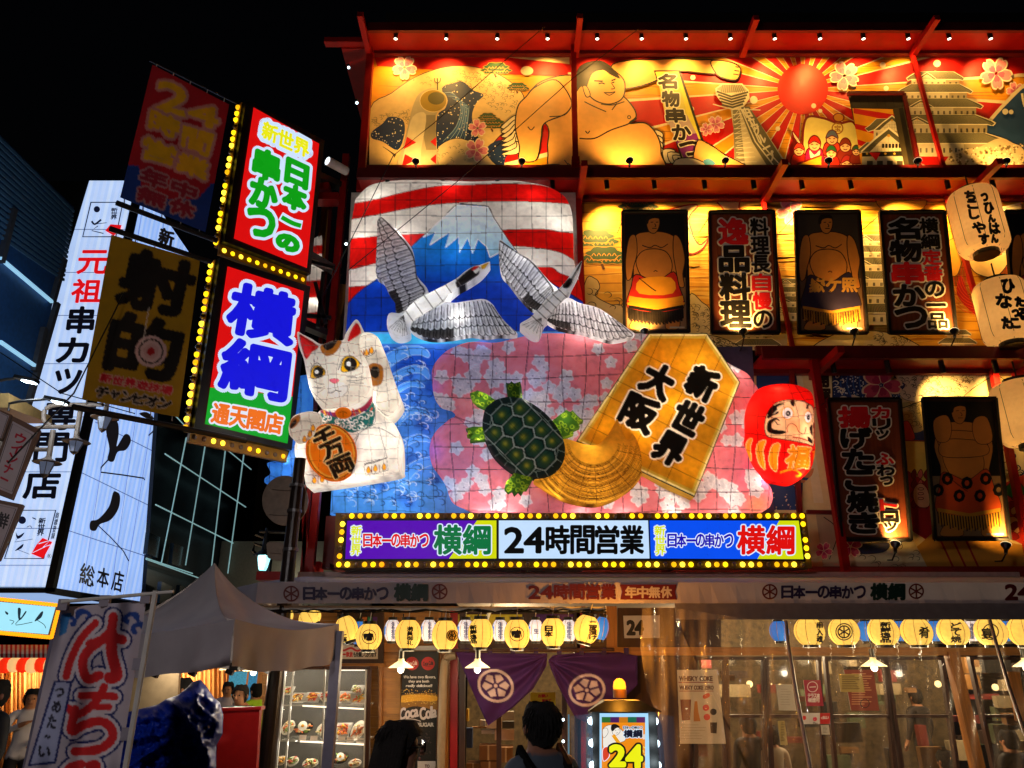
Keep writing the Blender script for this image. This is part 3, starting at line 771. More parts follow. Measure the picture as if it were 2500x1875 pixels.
# treasure ship with merry passengers (plain figures)
a.shape([(920, 700), (1010, 710), (1100, 740), (1190, 735), (1230, 860), (1260, 1040), (850, 1040), (880, 900), (890, 760)], '#ead879', 5, '#7a1210', 9)
a.ring(1093, 770, 32, 5, '#a06a18'); a.char('宝', vq(1075, 752, 1112, 788), '#a06a18', 1); a.disc(1100, 705, 36, '#7a1210', ry=28); a.disc(1100, 705, 28, '#c8861e', ry=22)
fig = [(862, 905, 44, '#e0402a'), (955, 870, 50, '#c8200e'), (1060, 835, 48, '#5a6a84'), (1140, 880, 46, '#8a3018'), (1056, 920, 44, '#1f6a3a'), (1150, 985, 48, '#a82a2a'), (1215, 985, 40, '#a03a2a'), (1205, 910, 34, '#2a6a4a')]
for i, (x, y, r, c) in enumerate(fig):
 a.shape([(x - r, y + r * 2), (x - r * .9, y + r * .6), (x, y + r * .3), (x + r * .9, y + r * .6), (x + r, y + r * 2)], ('#c8200e', '#b80a5a', '#c83a20', '#8a2a18')[i % 4], 4, '#6a0c0c', 5)
 a.disc(x, y, r * .72, '#eec48c', line='#6a0c0c', w=4); a.shape([(x - r * .75, y - r * .1), (x - r * .5, y - r * .85), (x, y - r * 1.15), (x + r * .5, y - r * .85), (x + r * .75, y - r * .1), (x, y - r * .45)], c, 4, '#6a0c0c', 4)
 for q in (-.28, .28): a.line([(x + r * (q - .12), y), (x + r * q, y - r * .1), (x + r * (q + .12), y)], 3.5, '#6a0c0c', smooth=2)
 a.line([(x - r * .25, y + r * .3), (x, y + r * .42), (x + r * .25, y + r * .3)], 3.5, '#6a0c0c', smooth=2)
a.shape([(925, 900), (955, 930), (990, 900), (975, 970), (955, 990), (935, 960)], '#efe4cc', 3)
a.poly([(850, 985), (1000, 930), (1000, 1040), (860, 1040)], '#c8941e'); a.line([(850, 985), (1000, 930), (1000, 1040)], 8, '#7a1210')
a.shape([(820, 790), (835, 800), (870, 850), (860, 860), (835, 830)], '#ead9ae', 3, '#7a1210', 4)
# castle, rocky mount, blue hill at the right edge
a.shape([(1950, 790), (2010, 720), (2100, 620), (2230, 500), (2400, 420), (2500, 700), (2500, 1100), (1950, 1100)], '#2a4a78', 4, '#ead9ae', 14)
for k in range(5): a.line([(2200 + 20 * k, 560 + 10 * k), (2215 + 18 * k, 640 - 8 * (k % 2) * 6), (2230 + 20 * k, 600)], 9, '#efe6c4', smooth=2)
castle(a, 1680, 470, 1.75, 5, 72)
a.shape([(1760, 1040), (1760, 940), (1850, 900), (1950, 880), (2060, 830), (2150, 860), (2210, 900), (2230, 1040)], '#d8c294', 4)
dots(a, ((1760, 900), (2230, 860), (2230, 1040), (1760, 1040)), 150, 9, '#8a7448', 5); dots(a, ((1760, 900), (2230, 860), (2230, 1040), (1760, 1040)), 100, 7, '#f0e2b8', 6)
for x, y, r in ((2100, 670, 18), (2135, 672, 14)): a.disc(x, y, r, '#efe6c4')
# window-like dark panel in the mural
a.poly([(1155, 562), (1490, 562), (1590, 1045), (1260, 1045)], '#3a2a18')
a.build('mural', 'print', bld)
# recessed opening in that panel
op = MB()
q = tz(Z4, [(1170, 575), (1485, 572), (1575, 950), (1520, 1020), (1250, 1020)])
A = [P(*t1(Z4, *c), YD - .14) for c in ((1155, 562), (1490, 562), (1590, 1045), (1262, 1045))]
for i, j, w in ((0, 1, .07), (1, 2, .05)): op.beam(A[i], A[j], w, .05)
op.build('opening_frame', 'dark_red_steel', bld)
a = Art(front(YD), .13, T=Z4, clip=tz(Z4, [(1170, 572), (1484, 572), (1560, 1022), (1240, 1022)]))
a.poly([(1100, 500), (1600, 500), (1600, 1100), (1100, 1100)], '#2a2216')
for k in range(7): a.line([(1170 + 50 * k, 575), (1185 + 50 * k, 640)], 4, '#15110c')
a.poly([(1180, 650), (1425, 655), (1500, 1100), (1200, 1100)], GOLD)
for k in range(3): a.poly([(1190, 650 + 90 * k), (1450, 690 + 110 * k), (1450, 730 + 110 * k), (1190, 680 + 90 * k)], RED)
roof_tier(a, 1310, 1460, 770, 60, 50, 56); gable(a, 1420, 690, 110, 90); roof_tier(a, 1240, 1500, 905, 90, 30, 50); gable(a, 1400, 760, 170, 150)
for k in range(6): a.rect(1360 + k * 20, 862, 1374 + k * 20, 888, '#1a1610')
a.poly([(1240, 915), (1520, 905), (1520, 935), (1240, 940)], '#1a1812')
for k in range(5): a.disc(1270 + 55 * k, 922, 7, '#c8a030', n=8)
a.poly([(1250, 940), (1500, 940), (1510, 1040), (1250, 1040)], '#cfc4a4')
for k in range(4): a.rect(1270 + 60 * k, 965, 1305 + 60 * k, 1000, '#4a4434')
a.poly([(1425, 650), (1490, 640), (1570, 1030), (1500, 1030)], '#3c3420'); a.poly([(1460, 650), (1486, 645), (1565, 1030), (1530, 1030)], '#15110c')
a.poly([(1283, 916), (1350, 916), (1325, 966)], '#e01810')
a.build('opening_print', 'print', bld)

# ---- middle mural
sheet('mural_backing', 1400, 483, 2560, 855, bld)
a = Art(front(YD), .006, T=Z5, clip=[(1402, 483), (2600, 483), (2600, 855), (1406, 855)]); a.lw = 1.3
a.poly([(0, 100), (2400, 100), (2400, 1000), (0, 1000)], '#e0a22c')
for k in range(16): a.line([(80 + 12 * (k % 3), 190 + 42 * k), (330, 182 + 42 * k), (700, 200 + 42 * k), (1200, 188 + 42 * k), (2200, 196 + 42 * k)], 4, '#b8721c', smooth=6)
streaks(a, 100, 180, 2200, 860, 70, '#f0bf50', 7, 14, 6)
pine(a, 400, 190, 110, '#1c3424', '#6a5020'); pine(a, 200, 350, 130); pine(a, 240, 430, 130); pine(a, 100, 330, 60)
a.shape([(150, 560), (200, 540), (220, 580), (200, 620), (270, 660), (330, 680), (330, 880), (120, 880)], '#cdb070', 5, INK, 3); foam(a, [(140, 560), (330, 620), (330, 760), (140, 700)], 9, 30, w=3)
for pts in ([(520, 240), (600, 200), (680, 195), (640, 250), (655, 330), (690, 380), (730, 350), (700, 400), (640, 420), (560, 350)], [(765, 160), (870, 165), (880, 215), (980, 225), (830, 230), (790, 200)]):
 a.shape(pts, CREAM, 5, '#b01a14', 5)
for k in range(6): a.line([(540 + 18 * k, 240), (600 + 12 * k, 330)], 3, '#b01a14')
a.shape([(640, 620), (700, 650), (740, 700), (740, 880), (640, 880)], '#cfbd8c', 4, INK, 3)
foam(a, [(640, 640), (745, 700), (745, 860), (640, 860)], 60, 16, w=2)
blossom(a, 1115, 222, 62, .4)
castle(a, 1490, 360, 1.15, 6); castle(a, 1110, 560, .9, 4); castle(a, 1900, 800, .9, 2)
a.poly([(740, 800), (1100, 800), (1100, 900), (740, 900)], '#b8a67c'); castle(a, 960, 800, 1.1, 2)
a.shape([(1240, 880), (1300, 810), (1420, 785), (1560, 790), (1680, 830), (1700, 880)], '#d8c48c', 5, INK, 3); foam(a, [(1500, 800), (1680, 820), (1680, 870), (1480, 870)], 40, 15, w=2)
a.shape([(720, 810), (800, 820), (860, 850), (900, 880), (700, 880)], '#cdbd90', 4, INK, 3); foam(a, [(720, 810), (880, 850), (860, 880), (720, 880)], 30, 18, w=2.5)
# archer-like figure printed at the right, red fan
a.shape([(1900, 560), (1920, 530), (1960, 640), (2020, 720), (1960, 690), (1900, 620)], '#b01810', 5)
for k in range(10): a.ring(2000, 520, 60 + 12 * k, 2, '#e0502a', ry=80 + 12 * k)
a.shape([(1960, 430), (2010, 420), (2060, 440), (2130, 420), (2140, 460), (2080, 530), (2000, 520), (1960, 480)], CREAM, 5, INK, 3)
a.poly([(2075, 210), (2200, 180), (2200, 420), (2110, 430)], '#cfc6a4')
for k in range(12): a.line([(2080 + 3 * k, 220 + 18 * k), (2200, 190 + 18 * k)], 2, '#8a8264')
a.shape([(1530, 160), (1740, 160), (1720, 220), (1560, 220)], '#c09030', 4, '#5a3a10', 3)
a.shape([(1860, 360), (1930, 380), (1900, 520), (1850, 500)], '#c8922c', 4, '#5a3a10', 3)
a.build('mural', 'print', bld)

# ---- lower mural
sheet('mural_backing', 1860, 905, 2560, 1392, bld)
a = Art(front(YD), .006, T=Z6, clip=[(1700, 905), (2600, 905), (2600, 1385), (1700, 1385)])
a.poly([(0, 100), (2400, 100), (2400, 1700), (0, 1700)], '#d4bc84')
a.poly([(280, 160), (560, 160), (640, 500), (600, 1150), (300, 1150)], NAVY)
a.poly([(560, 160), (600, 160), (760, 1100), (690, 1100)], '#d8c89c')
R_ = random.Random(4)
for k in range(60): a.disc(R_.uniform(300, 600), R_.uniform(800, 1150), R_.uniform(3, 7), '#c8b090', n=7)
for k in range(12): a.shape([(400 + 24 * k, 820 + 20 * (k % 3)), (470 + 20 * k, 860), (440 + 20 * k, 980 - 20 * (k % 4)), (400 + 16 * k, 900)], '#c07848' if k % 2 else '#1c3a60', 3)
a.poly([(690, 160), (820, 160), (830, 700), (770, 720)], '#dccf90'); a.line([(820, 160), (830, 700)], 7, INK)
for ch, q in zip('開運招', (vq(702, 165, 790, 275, 4), vq(722, 292, 806, 420, 4), vq(738, 450, 812, 590, 4))): a.char(ch, q, INK, 6)
a.poly([(825, 160), (1400, 160), (1300, 360), (1310, 520), (1480, 560), (2183, 560), (2183, 820), (2000, 700), (830, 900)], NAVY)
dots(a, ((830, 160), (1330, 160), (1330, 360), (830, 360)), 190, 6, '#d8e0e0', 3)
for k in range(10): a.line([(900 + 40 * k, 160), (880 + 45 * k, 260), (920 + 42 * k, 360)], 9, '#2a5a9c', smooth=4, taper=True)
foamA = [(1330, 160), (1950, 160), (1900, 230), (1800, 300), (1740, 380), (1400, 380), (1300, 330), (1340, 260), (1280, 220)]
a.shape(foamA, '#ddd2b0', 4, INK, 3); foam(a, foamA, 150, 22, w=4)
a.shape([(820, 380), (900, 340), (960, 370), (960, 330), (1040, 360), (1040, 400), (820, 400)], '#ddd2b0', 4); foam(a, [(830, 160), (900, 160), (880, 330), (830, 330)], 10, 30, '#e8e0c0', w=8)
a.shape([(1740, 380), (1860, 260), (2010, 200), (2100, 340), (2010, 420), (2000, 380)], '#e2cc94', 4, INK, 4)
foam(a, [(1950, 300), (2010, 300), (2010, 420), (1960, 400)], 14, 20, w=4)
blossom(a, 1170, 262, 138, .1, '#c8506a', '#e8d0a8', '#a83258')
a.shape([(1310, 400), (1400, 380), (1470, 400), (1480, 560), (1400, 600), (1320, 540)], '#b8a868', 4); foam(a, [(1320, 400), (1460, 400), (1460, 560), (1340, 560)], 26, 26, '#5a5028', w=4)
a.shape([(1310, 540), (1360, 520), (1400, 600), (1400, 650), (1310, 650)], '#c83a18', 3, INK, 4)
a.poly([(1325, 660), (1500, 660), (1540, 1000), (1350, 900)], '#e0ca5a'); a.line([(1315, 655), (1500, 662)], 9, '#8a1410')
a.poly([(1340, 860), (1560, 1000), (1560, 1300), (1500, 1370), (1360, 1280)], '#b01c1c')
for k in range(16):
 x = 1380 + 45 * (k % 4); y = 900 + 70 * (k // 4); a.shape([(x, y), (x + 26, y - 40), (x + 40, y), (x + 20, y + 30)], ('#8a1014', '#d86a5a')[k % 2], 4, '#5a0a0c', 5)
a.shape([(1400, 1000), (1450, 960), (1500, 1010), (1510, 1120), (1440, 1130), (1400, 1080)], '#e0a878', 4, '#7a1010', 6)
for k in range(3): a.ring(1450, 1000 + 34 * k, 20, 5, '#7a1010', ry=9)
a.poly([(1400, 1430), (1560, 1290), (2183, 1400), (2183, 1600), (1500, 1600)], '#b8822c')
for k in range(3): a.line([(1560 + 90 * k, 1300), (1700 + 90 * k, 1600)], 14, '#8a1410')
a.poly([(880, 1370), (1400, 1370), (1520, 1600), (900, 1600)], '#b8ac8c'); a.shape([(1010, 1400), (1180, 1380), (1230, 1400), (1180, 1450), (1020, 1460)], '#2c3050', 4, INK, 4)
foam(a, [(900, 1380), (1400, 1380), (1480, 1590), (900, 1590)], 26, 34, w=5); blossom(a, 950, 1410, 80, .9, '#c8506a', '#e8d0a8', '#a83258')
a.poly([(700, 1150), (880, 1150), (900, 1600), (760, 1600)], '#a89a78'); a.line([(760, 1200), (860, 1300), (800, 1500)], 6, INK, smooth=4); blossom(a, 760, 1440, 60, .2, '#c8506a', '#d8c098', '#a83258')
a.poly([(2000, 560), (2183, 560), (2183, 900), (2030, 900)], '#d8cba6'); foam(a, [(2000, 560), (2183, 560), (2183, 900), (2030, 900)], 40, 32, NAVY, w=9)
a.poly([(2040, 960), (2183, 900), (2183, 1400), (2080, 1350)], '#c03a28')
for k in range(10): a.shape([(2060 + 30 * (k % 3), 1000 + 36 * k), (2110 + 20 * (k % 3), 980 + 36 * k), (2150, 1020 + 36 * k), (2100, 1040 + 36 * k)], ('#d8a060', '#8a1414')[k % 2], 4, '#5a0a0c', 5)
a.shape([(2050, 1000), (2120, 940), (2183, 990), (2183, 1040), (2090, 1060)], '#2c6a3a', 4, INK, 4)
a.build('mural', 'print', bld)

# ================================================================ red steel frame (parts of the building)
def eave(yb, yf, x0, x1, name='eave_soffit'):
 """yb, yf: pixel rows of the wall edge and of the street edge"""
 z = P(1250, yb, YD - .06).z
 d = ray(1250, yf); Yf = (z - CAMZ) / d[2] * d[1]
 Yf = min(Yf, YD - .25)
 X0 = P(x0, yb, YD).x; X1 = P(x1, yb, YD).x
 m = MB(); m.bbox(X0, X1, Yf + .05, YD + .05, z, z + .04); m.build(name, 'red_steel', bld)
 m = MB(); m.bbox(X0, X1, Yf - .01, Yf + .048, z - .045, z + .13); m.build('eave_fascia', 'dark_red_steel', bld)
 m = MB(); m.bbox(X0, X1, YD - .1, YD - .01, z - .07, z - .003); m.build('wall_beam', 'dark_red_steel', bld)
 return z, Yf
z1_, Y1_ = eave(127, 70, 905, 2600)
z2_, Y2_ = eave(480, 428, 890, 2600)
z3_, Y3_ = eave(903, 868, 1830, 2600)
m = MB(); m.bbox(P(1840, 860, YD).x, P(2600, 860, YD).x, YD - .12, YD - .04, P(1250, 872, YD).z, P(1250, 852, YD).z); m.build('wall_beam', 'dark_red_steel', bld)
m = MB(); m.bbox(P(880, 420, YD).x, P(2600, 420, YD).x, YD - .14, YD - .04, P(1250, 430, YD).z, P(1250, 416, YD).z); m.build('wall_beam', 'dark_red_steel', bld)
m = MB(); m.bbox(P(1420, 1400, YD).x, P(2600, 1400, YD).x, YD - .14, YD - .04, P(1250, 1412, YD).z, P(1250, 1386, YD).z); m.build('wall_beam', 'dark_red_steel', bld)
# outriggers pointing at the street
for x, yb, yf, z in ((1405, 127, 36, z1_), (1808, 130, 40, z1_), (2221, 130, 40, z1_), (905, 127, 32, z1_), (1412, 478, 395, z2_), (1858, 472, 392, z2_), (2335, 472, 390, z2_), (1975, 900, 848, z3_), (2465, 890, 838, z3_)):
 X = P(x, yb, YD - .06).x; d = ray(1250, yf); Yf = (z - .1 - CAMZ) / d[2] * d[1]
 m = MB(); m.bbox(X - .045, X + .045, Yf, YD - .1, z - .17, z - .072); m.build('outrigger', 'red_steel', bld)
# posts in front of the murals
for (xa, ya), (xb, yb2), w, Ya, Yb in (((1399, 70), (1406, 476), .085, 9.32, 9.32), ((2228, 134), (2306, 418), .055, 9.36, 9.2), ((1412, 478), (1424, 830), .085, 9.3, 9.3),
                       ((1862, 483), (1936, 855), .055, 9.36, 9.3), ((2312, 478), (2420, 860), .06, 9.36, 9.25), ((1985, 872), (2066, 1400), .09, 9.0, 9.0), ((2425, 905), (2520, 1390), .08, 9.3, 9.2),
                       ((905, 128), (880, 470), .11, 9.36, 9.3), ((1932, 905), (1960, 1392), .06, 9.4, 9.4)):
 m = MB(); m.beam(P(xa, ya, Ya), P(xb, yb2, Yb), w, w, up=(0, 1, 0)); m.build('post', 'red_steel' if xa not in (1932,) else 'dark_red_steel', bld)
for x, y in ((1405, 395), (1975, 870)):
 c = P(x, y, 9.2); m = MB(); m.box(c, (.12, .12, .12)); m.build('bracket', 'red_steel', bld)
# side eave running back along the left flank
z = z1_; Xa = P(835, 138, YD - .1).x
m = MB(); m.bbox(P(794, 116, YD - .2).x, P(905, 116, YD - .2).x, YD - .3, YD - .18, z - .02, z + .08); m.build('eave_fascia', 'red_steel', bld)
m = MB(); m.bbox(Xa, P(898, 138, YD).x, YD - .18, YD + 6, z - .05, z + .0); m.build('side_soffit', 'red_steel', bld)
# ================================================================ giant painted paper lanterns on the corner of the facade
def paper(name, outline, Y, H, w, parent, base, draw, T=None, power=.5, back=.15, extra=None, mat='lantern_print', st=1.1):
 """outline in the pixels of view T"""
 o = tz(T, outline) if T else outline
 xs = [p[0] for p in o]; ys = [p[1] for p in o]
 c = Paint((min(xs) - 4, min(ys) - 4, max(xs) + 4, max(ys) + 4), base, T, st)
 draw(c); rel = Relief(o, Y, H, w, power, extra)
 return c.body(rel, name, mat, parent, back), rel
def mount(par, *pts, Yw=9.35):
 """black rods that carry a sculpture from the frame behind"""
 for (x, y, Y) in pts: m = MB(); p = P(x, y, Y); m.cyl(p, (p.x, Yw, p.z), .02, n=8); m.build('mounting_rod', 'black_steel', par)
WIRE = '#3c342e'
def grid(a, x0, x1, y0, y1, nx, ny, wob=6, w=1.6, col=WIRE, seed=1):
 R = random.Random(seed)
 for i in range(nx):
  x = x0 + (x1 - x0) * i / max(1, nx - 1); p = R.uniform(0, 6)
  a.line([(x + wob * sin(p + k * .9), y0 + (y1 - y0) * k / 8) for k in range(9)], w, col, smooth=3)
 for i in range(ny):
  y = y0 + (y1 - y0) * i / max(1, ny - 1); p = R.uniform(0, 6)
  a.line([(x0 + (x1 - x0) * k / 8, y + wob * sin(p + k * .9)) for k in range(9)], w, col, smooth=3)
def root_at(x, y, Y): p = P(x, y, Y); return (p.x, p.y, p.z)

# ---- backdrop: striped sky, mountain, sea
fl = thing('mountain_lantern', 'huge lit paper lantern of a snow capped blue mountain under red and white striped sky', 'paper lantern', root_at(1100, 1255, 9.0))
def draw_back(a):
 a.T = Z7
 W_ = '#e8e2d8'; R_ = '#c80f0c'
 a.poly([(0, 0), (2300, 0), (2300, 2600), (0, 2600)], W_)
 for k in range(9): a.shade(500 + 170 * k, 150 + 60 * (k % 3), 90, '#bdb6aa', .5)
 def band(pts): a.shape(pts, R_, 5, '#2a1410', 3)
 band([(400, 285), (600, 240), (800, 190), (1030, 148), (1300, 140), (1500, 135), (1680, 140), (1800, 165), (1990, 235), (1990, 290), (1890, 270), (1700, 258), (1500, 255), (1250, 258), (1000, 275), (800, 305), (600, 345), (400, 372)])
 band([(400, 525), (550, 495), (700, 480), (850, 474), (1300, 452), (1700, 440), (1850, 460), (1990, 495), (1990, 665), (1850, 600), (1700, 570), (1530, 556), (1200, 560), (850, 625), (600, 672), (400, 705)])
 band([(380, 842), (500, 825), (900, 790), (1690, 695), (1850, 740), (2050, 830), (2060, 960), (1900, 905), (1700, 880), (900, 900), (380, 960)])
 a.poly([(400, 1125), (2100, 1125), (2100, 2600), (100, 2600), (100, 1100)], lambda x, y: mixc('#58a8f0', '#1550c8', (y - 800) / 60 if y < 900 else .9 - (y - 900) / 400 * .8))
 fu = sm([(380, 960), (415, 938), (480, 870), (560, 810), (700, 710), (850, 550), (950, 460), (1050, 370), (1150, 275), (1250, 278), (1360, 290), (1400, 370), (1500, 520), (1600, 650), (1700, 745), (1830, 830), (1920, 880), (2080, 1000), (2080, 1128), (380, 1128)], 4)
 fu = [(x, min(y, 1130)) for x, y in fu]
 a.poly(fu, lambda x, y: mixc('#1a84dc', '#0a38b4', (y - 570) / 130)); a.line(fu[:-8], 6, '#141418')
 snow = [(1150, 278), (1360, 293), (1400, 372), (1470, 480), (1545, 588), (1470, 560), (1450, 590), (1372, 632), (1350, 560), (1290, 508), (1255, 606), (1222, 498), (1165, 598), (1162, 490), (1070, 566), (1100, 460), (965, 548), (1005, 462), (920, 497), (1000, 415), (1090, 335)]
 a.poly(snow, lambda x, y: mixc('#dcecf4', '#7cc0e4', (y - 530) / 110)); a.line(snow, 7, '#ffffff', True)
 a.line([(1150, 272), (1250, 275), (1360, 287), (1400, 367), (1500, 520), (1560, 600)], 6, '#1c1c20')
 a.line([(380, 1132), (2100, 1128)], 4, '#0c2a70')
 a.poly([(380, 1150), (1400, 1140), (1250, 1215), (380, 1215)], '#3ab0ea')
 grid(a, 430, 1960, 130, 1130, 16, 10, 4, 3.6, '#1c1a1a', 3)
 a.T = Z8   # the sea
 for k in range(26): a.shade(760 + 60 * (k % 7), 240 + 40 * k, 46, ('#1650d0', '#4a94ec', '#0a2c94')[k % 3], .65)
 for pts in ([(700, 300), (780, 230), (880, 180), (1000, 175), (1060, 210), (1060, 250), (1000, 230), (930, 240), (850, 280), (780, 330)],
    [(760, 420), (850, 340), (950, 300), (1040, 310), (1065, 350), (1060, 390), (1000, 350), (900, 370), (820, 430)],
    [(790, 500), (870, 430), (960, 400), (1020, 420), (1030, 445), (940, 440), (860, 480)],
    [(820, 660), (900, 590), (980, 570), (1060, 600), (1070, 635), (1000, 620), (930, 630), (860, 700)],
    [(860, 820), (930, 770), (1000, 750), (1060, 770), (1070, 800), (1000, 795), (930, 820), (880, 880)],
    [(880, 1000), (960, 930), (1060, 900), (1150, 910), (1190, 950), (1180, 970), (1120, 950), (1060, 960), (980, 1000), (900, 1080)]):
  a.shape(pts, '#4c98f0', 5, '#a8d4fc', 3); a.line([(p[0] + 6, p[1] + 14) for p in pts[:5]], 4, '#2a62d0', smooth=4, taper=True)
 for pts in ([(640, 1120), (700, 1150), (780, 1120), (830, 1100), (870, 1110), (870, 1150), (850, 1150)], [(820, 1150), (830, 1200), (870, 1230)], [(920, 1110), (960, 1060), (1040, 1070), (1110, 1090), (1110, 1115), (1080, 1110)],
    [(960, 700), (1010, 695), (1060, 720), (1070, 750), (1050, 750)], [(780, 1010), (830, 1010), (840, 1035), (820, 1030)], [(940, 540), (1000, 520), (1020, 480)], [(950, 450), (940, 520), (1000, 540)], [(1040, 1140), (1060, 1165), (1100, 1170)]):
  a.line(pts, 5, '#081c50', smooth=5, taper=True)
 reg = ((650, 190), (1010, 190), (1060, 520), (1120, 620), (1020, 760), (1060, 980), (1200, 1200), (460, 1240), (460, 1080), (880, 1000), (880, 700)); foam(a, reg, 60, 44, '#0a2878', 12, 6); foam(a, reg, 60, 40, '#cfe8ff', 13, 4)
 grid(a, 440, 1180, 200, 1260, 10, 12, 10, 3.2, '#0c1c48', 5)
bo = sm([(868, 486), (895, 458), (925, 446), (982, 439), (1062, 439), (1152, 443), (1242, 440), (1300, 447), (1344, 458), (1380, 482), (1396, 520), (1400, 580), (1402, 640), (1420, 710), (1425, 760)], 4, False)[:-1] + \
     [(1425, 760), (1425, 1180), (1150, 1252), (806, 1256), (810, 1190), (830, 1000), (850, 740), (854, 620), (858, 540)]
_, relb = paper('painted_paper', bo, 9.05, .28, 70, fl, '#e8e2d8', draw_back, power=.6, back=.2)
for x, y in ((930, 500), (1100, 480), (1300, 500), (940, 700), (1120, 640), (1290, 700), (920, 860), (980, 980), (1060, 850), (860, 1180), (985, 1200), (1090, 1190), (1040, 1100), (1350, 560), (900, 600)):
 point('lamp', P(x, y, 9.0), 3.2 if y < 800 else 3.4, (1, .96, .88), .05, fl)
m = MB(); m.prism([P(x, y, 9.27) for x, y in ((858, 470), (1405, 470), (1425, 1200), (812, 1252))], (0, .03, 0)); m.build('back_board', material('pale_board', '#b8b4ac', .8), fl)
mount(fl, (900, 600, 9.2), (1380, 600, 9.2), (830, 1230, 9.2), (1350, 1150, 9.2), Yw=9.5)

# ---- pink blossom cloud
cl = thing('cloud_lantern', 'big puffy pink lantern cloud printed with white cherry blossoms behind the turtle', 'paper lantern', root_at(1450, 1252, 8.9))
def flower(a, x, y, r, rot):
 p = [(x + r * (1 + .2 * cos(5 * t)) * cos(t + rot), y + r * (1 + .2 * cos(5 * t)) * sin(t + rot)) for t in [2 * pi * k / 20 for k in range(20)]]
 a.poly([(x + (q[0] - x) * 1.12, y + (q[1] - y) * 1.12) for q in p], '#f8e4da'); a.poly(p, '#dccac2')
 for k in range(5): a.line([(x, y), (x + r * .6 * cos(rot + k * 1.2566 + .6), y + r * .6 * sin(rot + k * 1.2566 + .6))], .8, '#f6ece8')
 a.disc(x, y, r * .14, '#8a6468', n=8)
def draw_cloud(a):
 R = random.Random(11)
 for k in range(40): a.shade(R.uniform(1040, 1900), R.uniform(800, 1250), 40, R.choice(['#f6a8a4', '#e87078', '#f08088']), .35)
 a.shade(1050, 940, 30, '#d890d8', .8); a.shade(1050, 1100, 30, '#c880d0', .7); a.shade(1880, 1150, 70, '#f04a86', .7); a.shade(1850, 1230, 30, '#ff9a50', .6)
 for k in range(125):
  cx = R.uniform(1060, 1870); cy = R.uniform(820, 1240)
  for q in range(R.choice([1, 2, 3])): flower(a, cx + R.uniform(-26, 26), cy + R.uniform(-22, 22), R.uniform(12, 16), R.uniform(0, 6))
 grid(a, 1060, 1880, 810, 1250, 19, 9, 7, 1.9, '#4c2226', 7)
 a.line(tz(Z8, [(1060, 400), (1120, 560), (1250, 640), (1400, 690)]), 2.2, '#8a4048', smooth=4); a.line(tz(Z8, [(1100, 700), (1180, 640), (1260, 650), (1330, 720)]), 2, '#a86068', smooth=4)
 a.line(tz(Z8, [(1120, 1050), (1210, 1120), (1190, 1180)]), 2, '#a86068', smooth=4)
co = tz(Z8, [(1062, 400), (1072, 300), (1150, 205), (1250, 150), (1350, 125), (1500, 130), (1600, 108), (1700, 85), (1850, 70), (2050, 85)]) + tz(Y1, [(400, 92), (660, 90), (780, 95)]) + \
     tz(Y1, [(1080, 160), (1290, 292), (1400, 350), (1450, 420), (1482, 480), (1500, 700), (1490, 900), (1500, 1030), (1558, 1100), (1566, 1190), (1500, 1252), (1250, 1264), (900, 1264), (500, 1262), (0, 1262)]) + \
     tz(Z8, [(1400, 1258), (1300, 1240), (1200, 1190), (1130, 1060), (1065, 960), (1045, 860), (1062, 770), (1105, 705), (1168, 640), (1125, 600), (1080, 520)])
def cloud_extra(x, y):
 return .05 * np.sin(x / 28.) * np.sin(y / 33.) - .1 * np.exp(-((y - (1010 + (x - 1050) * .06)) / 13.) ** 2) * (x < 1180) - .08 * np.exp(-((y - 1085) / 14.) ** 2) * (x > 1720)
_, relc = paper('painted_paper', sm(co, 4), 8.92, .36, 62, cl, '#ee7c7c', draw_cloud, power=.6, back=.3, extra=cloud_extra)
for i, (x, y) in enumerate([(1090, 880), (1180, 850), (1300, 840), (1420, 850), (1090, 1060), (1110, 1190), (1180, 1225), (1290, 960), (1240, 1225), (1420, 1225), (1520, 1222), (1640, 1215), (1760, 1215), (1850, 1190), (1790, 1080), (1830, 1000), (1780, 930), (1700, 1140), (1100, 1130), (1160, 1150)]):
 point('lamp', P(x, y, 8.84), 4.2 if y > 1120 else 3, (1, .97, .9), .05, cl)
m = MB(); m.prism([P(x, y, 9.2) for x, y in tz(Y1, [(1150, 178), (1436, 176), (1452, 480), (1584, 1262), (1200, 1264), (1100, 700)])], (0, .04, 0))
m.build('backing_cloth', material('slate_cloth', '#4a4868', .85), cl)
mount(cl, (1100, 900, 9.1), (1800, 1200, 9.1), (1500, 1200, 9.1), (1750, 900, 9.1), Yw=9.5)

